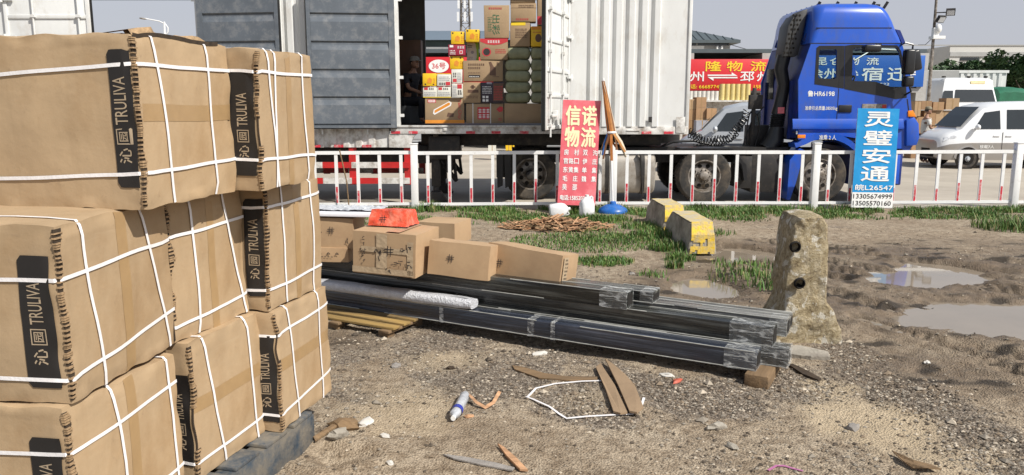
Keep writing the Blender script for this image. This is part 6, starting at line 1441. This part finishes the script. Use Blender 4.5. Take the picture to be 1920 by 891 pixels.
# ------------------------------------------------------------------ background across the yard
YS = 32.0
def PX(px, Y): return D(px, 195, Y).x
def PZ(py, Y): return D(960, py, Y).z
def banner(name, label, px0, px1, py0, py1, Y, m, draw, mats, cat='signboard'):
    x0, x1, z0, z1 = PX(px0, Y), PX(px1, Y), PZ(py1, Y), PZ(py0, Y); o = thing(name, label, cat, (x0, Y, z0))
    b = MB(); b.box(0, x1 - x0, 0, .12, 0, z1 - z0); b.build('panel', m, o, bevel=.01)
    b = MB(); b.M = frame((0, -.012, 0), (1, 0, 0), (0, 0, 1)); W, H = x1 - x0, z1 - z0
    def T(t, u0, u1, v0, v1, k, bold=.03): b.k = k; b.text(t, u0 * W, v0 * H, (u1 - u0) * W, (v1 - v0) * H, bold, .002)
    draw(b, T, W, H); b.build('lettering', mats, o, smooth=0); return o
def arrows(b, u0, u1, v0, v1, W, H, k):
    b.k = k; x0, x1, y0, y1 = u0 * W, u1 * W, v0 * H, v1 * H; h = (y1 - y0)
    b.add([(x0, y0 + .58 * h, .002), (x1, y0 + .58 * h, .002), (x1 - .2 * (x1 - x0), y1, .002), (x1 - .2 * (x1 - x0), y0 + .74 * h, .002), (x0, y0 + .74 * h, .002)], [(0, 1, 2, 3, 4)])
    b.add([(x0, y0 + .46 * h, .002), (x1, y0 + .46 * h, .002), (x1, y0 + .30 * h, .002), (x0 + .2 * (x1 - x0), y0 + .30 * h, .002), (x0 + .2 * (x1 - x0), y0, .002)], [(4, 3, 2, 1, 0)])
def d1(b, T, W, H):
    for t, a in (('翰', 90), ('隆', 1316 - 1170), ('物', 1354 - 1170), ('流', 1397 - 1170)): T(t, (a + (120 - 90) * 0) / 262, (a + 28) / 262, .62, .93, 0)
    for t, a in (('徐', 82), ('州', 118), ('邳', 209), ('州', 239)): T(t, a / 262 if a != 118 else 118 / 262, (a + 25) / 262, .30, .60, 1)
    arrows(b, 150 / 262, 204 / 262, .31, .58, W, H, 1)
    T('发货电话: 66687749   徐州电话: 15896', 88 / 262, 258 / 262, .06, .20, 0, .02)
banner('shop_signboard', 'red shop signboard with yellow and white writing between trailer and truck cab', 1170, 1440, 111, 170, YS, m_redb, d1, [m_yel, m_wht])
def d2(b, T, W, H):
    for t, a in (('昆', .10), ('仑', .22), ('物', .36), ('流', .52)): T(t, a, a + .10, .70, .93, 0)
    for t, a in (('徐', .05), ('州', .18)): T(t, a, a + .12, .26, .58, 0)
    arrows(b, .325, .46, .28, .54, W, H, 0)
    for t, a in (('宿', .49), ('迁', .70)): T(t, a, a + .17, .20, .62, 0)
    T('联系电话: 0526522', .3, .72, .04, .14, 0, .02); arrows(b, .885, .93, .3, .55, W, H, 0)
banner('shop_signboard', 'blue shop signboard with white writing seen through the truck cab windows', 1500, 1728, 104, 163, YS, m_blueb, d2, [m_wht])
def d3(b, T, W, H):
    b.k = 0; b.add([(.19 * W + .15 * W * math.cos(k * math.tau / 24), .72 * H + .2 * H * math.sin(k * math.tau / 24), .001) for k in range(24)], [tuple(range(24))])
    T('36号', .09, .29, .63, .82, 1); 
    for t, a in (('徐', .03), ('州', .25)): T(t, a, a + .17, .06, .46, 0)
banner('shop_signboard', 'red signboard with a white oval reading 36, seen through the open trailer', 800, 925, 107, 168, YS, m_redb, d3, [m_wht, m_rp])
# row of shop units under the signs
m_shop = mat('shop_wall', (.42, .41, .39), .85, var=.1, scale=1.5, dirt_sheen=(.3, .28, .25), dirt_sheen_amt=.4); m_shut = mat('roller_shutter', (.36, .37, .38), .5, var=.06, scale=2)
sh = thing('shop_row', 'long low row of open-fronted goods shops across the yard', 'building', (0, YS, 0))
xs0, xs1 = PX(560, YS), PX(1728, YS)
b = MB(); b.box(xs0, xs1, 6., 6.2, 0, 3.9); b.box(xs0, xs1, .121, .3, 2.35, 2.52); b.build('wall', m_shop, sh)
b = MB(); b.box(xs0 - .1, xs1 + .1, .13, 6.3, 3.9, 4.05); b.build('roof', m_roof, sh)
b = MB(); b.box(xs0, xs1, .0, 6, .0125, .06); b.build('shop_floor', m_conc, sh)
nx = 8
for k in range(nx + 1):
    x = xs0 + (xs1 - xs0) * k / nx; b = MB(); b.box(x - .2, x + .2, .125, 5.99, .061, 3.89); b.build('pier', m_shop, sh)
for k in (0, 1, 3, 6):
    x = xs0 + (xs1 - xs0) * k / nx; b = MB()
    for q in range(16): b.box(x + .21, x + (xs1 - xs0) / nx - .21, .4 - .02 * (q % 2), .45, .07 + q * .14, .07 + q * .14 + .139)
    b.build('roller_shutter', m_shut, sh)
# goods in front of the shop under the red sign
m_cb2 = mat('stacked_carton', (.35, .21, .11), .8, var=.15, scale=2, rnd=.2)
def gbox(label, px0, px1, py0, py1, Y, m, dep=.6, group='cartons piled across the yard', name='goods_carton', cat='carton'):
    x0, x1, z0, z1 = PX(px0, Y), PX(px1, Y), PZ(py1, Y), PZ(py0, Y)
    b = MB(); b.box(0, x1 - x0 - .01, 0, dep, 0, z1 - z0 - .006); b.k = 1; b.box((x1 - x0) * .46, (x1 - x0) * .54, -.004, -.0005, .0, z1 - z0 - .006); o = b.build(name, [m, m_tape], None, (x0, Y, z0), bevel=0); tag(o, label, cat, group); return o
YG = 29.5
cols = [(1288, 1306, [(186, 205), (205, 226), (226, 248), (248, 272)]), (1306, 1325, [(182, 202), (202, 222), (222, 246), (246, 270)]), (1326, 1345, [(203, 223), (224, 246), (246, 270)]), (1345, 1362, [(222, 245), (245, 268)])]
wn = ['leftmost', 'second', 'third', 'fourth']; hn = {0: 'top', 1: 'second from the top', 2: 'third from the top', 3: 'lowest'}
for ci, (a, c, rows) in enumerate(cols):
    for ri, (y0, y1) in enumerate(rows): gbox(f'brown carton, {hn[ri]} in the {wn[ci]} pile under the red signboard', a, c, y0, y1, YG - .1 * ci, m_cb2 if (ci + ri) % 3 else m_card2)
gbox('white goods box standing before the cartons by the silver van', 1307, 1330, 226, 262, 28.6, m_gy, .4, None, 'goods_box', 'box')
m_pvc = mat('pale_plastic_rolls', (.62, .60, .55), .5, var=.15, scale=6)
for k in range(8):
    a = 1286 + k * 8.; b = MB(); b.tube([(0, 0, 0), (0, 0, .35)], .1, 10); g = D(a, 188, 31.2)
    tag(b.build('rolled_sheet', m_pvc, None, (g.x, 31.2, g.z), smooth=60), 'pale rolled sheet in the row hanging under the red signboard', 'roll', 'pale rolls under the red signboard')
m_yr = mat('yellow_rolls', (.62, .50, .20), .6, var=.1)
for k in range(6):
    b = MB(); b.tube([(0, 0, 0), (0, 0, .62)], .105, 10); g = D(1353 + k * 9.6, 188, 31.2)
    tag(b.build('yellow_roll', m_yr, None, (g.x, 31.2, g.z), smooth=60), 'pale yellow roll standing in the row under the red signboard', 'roll', 'yellow rolls under the red signboard')
b = MB(); b.box(PX(1280, 31.2) , PX(1425, 31.2), -.3, .3, -.06, 0); b.box(PX(1280, 31.2), PX(1425, 31.2), .2, .3, -2.04, -.061); tag(b.build('goods_rack', m_whitedirty, None, (0, 31.3, D(1300, 188, 31.2).z - .001)), 'pale shelf rack holding rolls under the red signboard', 'rack')
# yellow goods and blue truck tail seen under the trailer
YU = 27.
for k, (a, c, m) in enumerate(((948, 960, m_cy), (961, 981, m_cy), (982, 1000, m_cw), (1000, 1018, m_cy), (915, 930, m_cw))): gbox(['yellow crate with a rounded handle seen under the trailer floor', 'wide yellow crate seen under the trailer beside a white box', 'white box between two yellow crates under the trailer', 'yellow crate nearest the red signboard, under the trailer', 'white bag-like box left of the yellow crates under the trailer'][k], a, c, 262, 290, YU, m, .4, None, 'goods_crate', 'crate')
tb = thing('truck_tail', 'dark blue tail of another truck with red lamps, seen below the trailer corner', 'truck', (PX(1165, 20.5), 20.5, 0)); wt = PX(1236, 20.5) - PX(1165, 20.5)
b = MB(); b.box(0, wt, 0, .15, .66, .95); b.box(.1, wt - .1, .16, 2.5, .62, .9); b.build('tail_beam', mat('dark_blue_paint', (.02, .02, .16), .5), tb, bevel=.01)
for x in (.06, wt - .34): b = MB(); b.box(x, x + .28, -.03, -.001, .75, .85); b.build('tail_lamp', m_redrefl, tb)
for x in (.12, wt - .45): b = MB(); b.M = TR(x + .15, .8, .42, rx=R(90)); b.lathe([(.2, -.12), (.4, -.12), (.41, 0), (.4, .12), (.2, .12)], 24); b.build('tyre', m_tyre, tb)
# buildings
def hip(label, x0, x1, Y, dep, h, rh, m, rows, win):
    o = thing('hip_roof_building', label, 'building', (x0, Y, 0)); W = x1 - x0
    b = MB(); b.box(0, W, 0, dep, 0, h); b.build('wall', m, o)
    for z0, z1 in rows:
        b = MB(); n = max(3, int(W / 2.2)); b.box(.05, W - .05, -.02, -.002, z0, z1); b.build('window_band', m_dglass, o)
        b = MB()
        for k in range(n + 1): x = .05 + (W - .1) * k / n; b.box(x - .05, x + .05, -.05, -.021, z0, z1)
        b.build('mullion_frame', m_wallg, o)
    e = .6; b = MB(); b.add([(-e, -e, h), (W + e, -e, h), (W + e, dep + e, h), (-e, dep + e, h), (dep / 2, dep / 2, h + rh), (W - dep / 2 - .2, dep / 2, h + rh)], [(0, 1, 5, 4), (1, 2, 5), (2, 3, 4, 5), (3, 0, 4), (3, 2, 1, 0)]); b.box(-e, W + e, -e, dep + e, h - .22, h - .002)
    n = int((W + 1) / .5)
    for k in range(1, n):
        x = -e + (W + 2 * e) * k / n; t = min(1, max(0, min(x + e, W + e - x) / (dep / 2 + e)))
        b.bar((x, -e, h + .02), (x, -e + (dep / 2 + e) * t, h + .02 + rh * t), .06, .06)
    b.build('roof', m_roof, o, smooth=0); return o
hb_ = hip('grey three-storey building with a dark hip roof behind the red signboard', PX(1180, 60), PX(1364, 60), 60, 7.5, PZ(76, 60), 1.35, m_wallg, [(PZ(85.5, 60), PZ(76.5, 60)), (PZ(106, 60), PZ(98, 60)), (1, 2.4)], 0)
b = MB(); b.box(0, (PX(1316, 60) - PX(1180, 60)), -.04, -.005, PZ(98, 60), PZ(86, 60)); b.build('white_band', m_wht, hb_)
b = MB(); x = PX(1337, 60) - PX(1180, 60); b.box(x, x + .45, -.4, -.05, PZ(93, 60), PZ(87, 60)); bb = b.build('air_conditioner', m_wht, hb_); b = MB(); b.M = frame((x + .22, -.405, PZ(90, 60)), (1, 0, 0), (0, 0, 1)); b.lathe([(.13, 0), (.0, .001)], 14, cap=False); b.build('fan', m_int, bb)
sbd = thing('shed_building', 'building with a blue-grey sheet roof seen through the open trailer', 'building', (PX(640, 55), 55, 0)); W = PX(1010, 55) - PX(640, 55)
b = MB(); b.box(0, W, 0, 12, 0, PZ(77, 55)); b.build('wall', mat('dark_green_wall', (.03, .05, .045), .4, var=.3, scale=.8), sbd)
b = MB(); b.add([(-.5, -.5, PZ(76, 55)), (W + .5, -.5, PZ(76, 55)), (W + .5, 6, PZ(58, 61)), (-.5, 6, PZ(58, 61)), (-.5, 12.5, PZ(76, 55)), (W + .5, 12.5, PZ(76, 55))], [(0, 1, 2, 3), (3, 2, 5, 4), (0, 3, 4), (1, 5, 2), (0, 4, 5, 1)]); b.build('roof', mat('blue_sheet_roof', (.13, .17, .21), .5, var=.05), sbd)
b = MB(); x0 = PX(801, 55) - PX(640, 55); b.box(x0, x0 + 1.5, -.1, -.01, PZ(98, 55), PZ(88.5, 55)); b.build('white_panel', m_wht, sbd)
for k in range(14): b = MB(); x = .6 + k * 1.0; b.box(x, x + .7, -.06, -.004, PZ(107, 55), PZ(99, 55)); b.build('window', m_dglass, sbd)
fb = thing('office_building', 'wide pale grey building with a tan panel beyond the trees', 'building', (PX(1772, 110), 110, 0)); W = 60.
ZZ = lambda py: PZ(py, 110)
b = MB(); b.box(0, W, 0, 30, 0, ZZ(86)); b.box(-16, -.01, 6, 30, 0, ZZ(91)); b.build('wall', mat('pale_office_wall', (.52, .51, .48), .8, var=.05, scale=.3), fb)
b = MB(); b.box(0, W, -.15, -.01, ZZ(106), ZZ(98)); b.build('grey_band', m_wallg, fb)
for k in range(14): b = MB(); x = 1.5 + k * 4.1; b.box(x, x + 2.6, -.1, -.012, ZZ(114), ZZ(108)); b.build('window', m_dglass, fb)
b = MB(); b.box(14, 17, -.4, -.16, ZZ(118), ZZ(99)); b.build('tan_panel', mat('tan_cladding', (.45, .30, .13), .7, var=.3, scale=.6), fb)
b = MB(); b.box(-16, W, -.12, .12, ZZ(86) + .001, ZZ(84)); b.build('parapet', m_wallg, fb)
b = MB(); 
for k in range(6): b.bar((-15 + k * 2, 8, ZZ(91)), (-15 + k * 2, 8, ZZ(85)), .15, .15)
b.bar((-15, 8, ZZ(85)), (-5, 8, ZZ(85)), .15, .15); b.build('roof_railing', m_wallg, fb)
# trees
def tree_mesh(seed, h, r):
    rr = random.Random(seed); b = MB(); cl = [(Vector((rr.gauss(0, .42) * r, rr.gauss(0, .42) * r, h * rr.uniform(.30, .95))), r * rr.uniform(.22, .42)) for _ in range(16)]
    for c, cr in cl:
        for _ in range(150):
            d = Vector((rr.gauss(0, 1), rr.gauss(0, 1), rr.gauss(0, 1))).normalized() * cr * rr.random() ** .35; p = c + d; s_ = rr.uniform(.10, .24)
            u_ = Vector((rr.gauss(0, 1), rr.gauss(0, 1), rr.gauss(0, 1))).normalized(); v_ = u_.orthogonal().normalized()
            b.add([p - u_ * s_, p + v_ * s_ * .5, p + u_ * s_, p - v_ * s_ * .5], [(0, 1, 2, 3)])
    t = MB(); t.tube([(0, 0, 0), (.05, 0, h * .25), (0, .05, h * .5), (0, 0, h * .7)], [.16, .13, .09, .04], 8)
    for c, cr in cl[:7]: t.tube([(0, .03, h * .35), (c.x * .5, c.y * .5, (h * .35 + c.z) / 2 + .1), tuple(c)], [.07, .05, .02], 5)
    return b, t
protos = []
for sd_ in (1, 2, 3):
    cb, tb_ = tree_mesh(sd_, 6., 2.1); t = thing('leafy_tree', 'tree', 'tree'); cr = cb.build('crown', m_leaf, t, smooth=0); tk = tb_.build('trunk', m_bark, t); protos.append(t)
pos = [(1705, 62, 5.0), (1732, 58, 5.2), (1768, 66, 4.7), (1800, 60, 4.9), (1828, 57, 4.8), (1852, 63, 5.3), (1876, 58, 5.2), (1899, 61, 5.9), (1922, 56, 5.6), (1790, 70, 5.6), (1750, 71, 5.4)]
tl = ['leafy tree just right of the truck mirror, beyond the lamp mast', 'leafy tree behind the grey lamp mast', 'low leafy tree beside the lamp mast, under the far building', 'leafy tree above the white container edge', 'leafy tree straight above the white truck cab', 'leafy tree behind the right half of the white truck cab', 'leafy tree above the start of the green tarpaulin', 'tallest leafy tree above the green tarpaulin', 'broad leafy tree beyond the far end of the green tarpaulin', 'rear leafy tree in front of the tan office panel', 'rear leafy tree below the flat left wing of the far building']
for i, (px, Y, h) in enumerate(pos):
    t = protos[i] if i < 3 else copy_tree(protos[i % 3]); t.location = (PX(px, Y), Y, 0); k = h / 6.; t.scale = (k * 1.15, k * 1.15, k); t.rotation_euler = (0, 0, i * 1.3); tag(t, tl[i], 'tree', 'trees before the far pale building')
# white container, white truck, green tarp load
ct = thing('shipping_container', 'white ribbed container standing behind the lamp mast', 'container', (PX(1722, 38), 38, 0)); W = PX(1836, 40) - PX(1722, 38)
cb = rib_wall(0, W, .3, PZ(133, 38), 0, per=.3, d=.06); cb.box(-.0, W, .06, 2.4, .3, PZ(134, 38)); cb.build('container_body', m_whitedirty if False else m_white, ct, smooth=0)
b = MB(); b.box(-.05, W + .05, -.08, -.061, PZ(137, 38), PZ(132, 38)); b.build('top_rail', m_white, ct)
b = MB(); b.box(-.06, 1.75, -.09, -.0811, .3, PZ(133, 38)); b.build('grey_end_panel', m_wallg, ct)
b = MB()
for x in (.3, W - .6): b.box(x, x + .4, .2, 2.2, 0, .299)
pieces(b, 'support_beam', m_frame, ct)
wtk = thing('white_truck', 'white truck with a wide windscreen parked before the container', 'truck', (PX(1762, 34), 34, 0)); W = PX(1872, 34) - PX(1762, 34); z_ = lambda py: PZ(py, 34)
b = MB()
b.loft([[(x0, y0, z), (x1, y0, z), (x1, 2.2, z), (x0, 2.2, z)] for x0, x1, y0, z in ((0, W, 0, .5), (0, W, 0, z_(203)), (.06, W - .04, .05, z_(190)), (.2, W - .12, .22, z_(166)), (.28, W - .16, .3, z_(150)), (.45, W - .3, .5, z_(145)))]); b.build('cab', m_vanw, wtk, smooth=25, bevel=.03)
b = MB(); b.add([(.62, .02, z_(191)), (W - .12, .02, z_(191)), (W - .2, .185, z_(168)), (.72, .185, z_(168))], [(0, 1, 2, 3)]); b.build('windscreen', m_dglass, wtk)
b = MB(); b.add([(.05, -.01, z_(192)), (.55, -.01, z_(192)), (.6, .15, z_(170)), (.22, .15, z_(170))], [(0, 1, 2, 3)]); b.build('side_window', m_dglass, wtk)
b = MB(); b.box(W * .55, W * .8, .24, .28, z_(157), z_(151)); b.build('roof_badge', m_cream, wtk)
for x in (.3, W * .55, W - .4): b = MB(); b.box(x, x + .1, .45, .6, z_(145), z_(142)); b.build('roof_lamp', m_frame, wtk)
b = MB(); b.box(.1, W - .1, -.04, -.001, .6, 1.1); b.build('grille', m_frame, wtk)
for x in (.3, W - .3): b = MB(); b.M = TR(x, .6, .48, rx=R(90)); b.lathe([(.25, -.15), (.47, -.15), (.48, 0), (.47, .15), (.25, .15)], 24); b.build('tyre', m_tyre, wtk)
tp_ = thing('tarped_load', 'load under a wrinkled green tarpaulin beside the white truck', 'tarpaulin', (PX(1873, 35), 35, 0)); b = MB(); rings = []
for i in range(30):
    x = i * .22; zt2 = PZ(167, 35) + .08 * math.sin(i * .6) + .05 * noise.noise(Vector((i * .7, 0, 0)))
    rings.append([(x, .0 + .06 * noise.noise(Vector((x * 2, 1, k))), z) for k, z in ((0, 1.2), (1, 1.7), (2, zt2 - .2))] + [(x, .25, zt2), (x, 1.2, zt2 + .05), (x, 2.2, zt2 - .1), (x, 2.3, 1.2)])
b.loft(rings); b.build('tarpaulin', m_tarp, tp_, smooth=40)
b = MB(); b.box(0, 6.3, .1, 2.2, .9, 1.199); b.build('truck_bed', m_frame, tp_)
for x in (1.2, 2.3, 5.0): b = MB(); b.M = TR(x, .2, .46, rx=R(90)); b.lathe([(.25, -.1), (.45, -.1), (.46, 0), (.45, .1), (.25, .1)], 24); b.build('tyre', m_tyre, tp_)
# carton pile by the man
YP = 27.6; n_ = 0
plist = [(1716, 1728, 190, 218, 'small carton on top of the pile next to the blue truck'), (1728, 1748, 189, 206, 'pale carton on top of the pile, second from the truck'), (1750, 1771, 191, 207, 'pale carton on top of the pile beside the tallest carton'), (1774, 1799, 184, 206, 'tallest carton at the top right of the pile'), (1716, 1735, 219, 250, 'carton in the second layer nearest the blue truck'), (1735, 1757, 207, 235, 'carton in the second layer behind the man'), (1757, 1789, 207, 232, 'wide carton in the second layer above the van bonnet'), (1789, 1806, 207, 232, 'carton in the second layer partly behind the van windscreen'), (1716, 1740, 250, 282, 'dark carton in the third layer beside the blue truck'), (1740, 1775, 235, 275, 'carton in the third layer hidden by the man'), (1716, 1742, 283, 318, 'bottom carton beside the blue truck bumper'), (1775, 1806, 233, 275, 'carton in the third layer behind the van bonnet'), (1743, 1806, 276, 318, 'long bottom carton of the pile behind the van')]
for a, c, y0, y1, l in plist: gbox('brown ' + l, a, c, y0, y1, YP + .02 * n_, m_cb2 if n_ % 3 else m_card2, .5, 'cartons piled beside the blue truck'); n_ += 1
# lamp mast with floodlights and cameras
g0 = Vector((PX(1741, 34), 34, 0)); mt = thing('lamp_mast', 'tall thin steel mast with floodlights and cameras behind the truck', 'mast', g0); top = D(1758, -30, 34) - g0
b = MB(); b.tube([(0, 0, 0), top], [.085, .05], 10); b.build('pole', m_rim, mt)
def mp_(py): t = (D(1750, py, 34).z) / top.z; return top * t
for py, dx, sz, tl_ in ((37, .12, .36, 20), (24, .5, .34, -25)):
    p = mp_(py); b = MB(); b.M = TR(p.x + dx, -.25, p.z, R(35), 0, R(tl_)); b.box(-sz / 2, sz / 2, -.06, .06, -.14, .14); b.k = 1; b.box(-sz / 2 + .03, sz / 2 - .03, -.068, -.061, -.11, .11); b.build('floodlight', [m_frame, m_lens], mt); b = MB(); b.tube([p, p + Vector((dx, -.2, 0))], .025); b.build('bracket', m_frame, mt)
p = mp_(55); b = MB(); b.blob((p.x + .08, -.2, p.z), (.13, .13, .2), 1, 2, 0); b.build('camera_housing', m_wht, mt, smooth=60)
p = mp_(71); b = MB(); b.box(p.x - .15, p.x + .35, -.3, .1, p.z - .06, p.z + .06); b.box(p.x - .1, p.x + .12, -.2, .0, p.z + .061, p.z + .4); b.build('camera_bracket', m_wht, mt)
b = MB(); b.tube([mp_(70) , D(1735, 84, 34) - g0, D(1722, 84, 36) - g0], .012, 4); b.build('cable', m_frame, mt)
# street lamp, lattice mast, power cables
g0 = Vector((PX(311, 45), 45, 0)); sl = thing('street_lamp', 'white street lamp with a curved arm seen through the far trailer opening', 'street lamp', g0)
L_ = lambda px, py: D(px, py, 45) - g0
b = MB(); b.tube([(0, 0, 0), L_(308, 41)], [.09, .05], 8); b.build('pole', m_fence, sl)
b = MB(); b.tube([L_(309, 45), L_(299, 40), L_(283, 37), L_(272, 35)], .035, 6); b.tube([L_(310, 45), L_(315, 52), L_(315, 60), L_(311, 65)], .03, 6); b.build('arm', m_fence, sl)
b = MB(); b.M = Matrix.Translation(L_(268, 35)) @ TR(ry=R(8)); b.blob((0, 0, 0), (.22, .12, .05), 1, 2, 0); b.build('lamp_head', m_rim, sl)
Y = 75; g0 = Vector((PX(874, Y), Y, 0)); lm = thing('lattice_mast', 'grey lattice telecom mast with antenna panels above the cargo', 'telecom mast', g0); hN = 15.
b = MB()
for sx_ in (-1, 1):
    for sy_ in (-1, 1): b.bar((sx_ * .55, sy_ * .55, 0), (sx_ * .3, sy_ * .3, hN), .12, .12)
for k in range(18):
    z0 = hN * k / 18; z1 = hN * (k + 1) / 18; w0 = .55 - .25 * k / 18; w1 = .55 - .25 * (k + 1) / 18; s_ = 1 if k % 2 else -1
    b.bar((-w0 * s_, -w0, z0), (w1 * s_, -w1, z1), .06, .06); b.bar((-w0, -w0, z0), (w0, -w0, z0), .06, .06); b.bar((w0 * s_, w0, z0), (-w1 * s_, w1, z1), .06, .06)
b.build('lattice', m_rim, lm)
for k in range(7): b = MB(); zz = PZ(42, Y) + (k // 3) * 1.15; x = (-.62, .0, .62)[k % 3] * (.9 if k % 2 else 1); b.box(x - .1, x + .1, -.75, -.62, zz, zz + .85); b.build('antenna_panel', m_fence, lm)
for i, (a, c) in enumerate(((D(1364, 82, 60), D(1545, 112, 48)), (D(1362, 106, 60), D(1560, 118, 46)))):
    b = MB(); b.tube([a.lerp(c, k / 10) - a + Vector((0, 0, -.25 * math.sin(k / 10 * math.pi))) for k in range(11)], .022, 4); tag(b.build('power_cable', m_frame, None, a), ['upper overhead cable running from the hip roof to the truck cab', 'lower overhead cable running just above the red signboard'][i], 'cable')
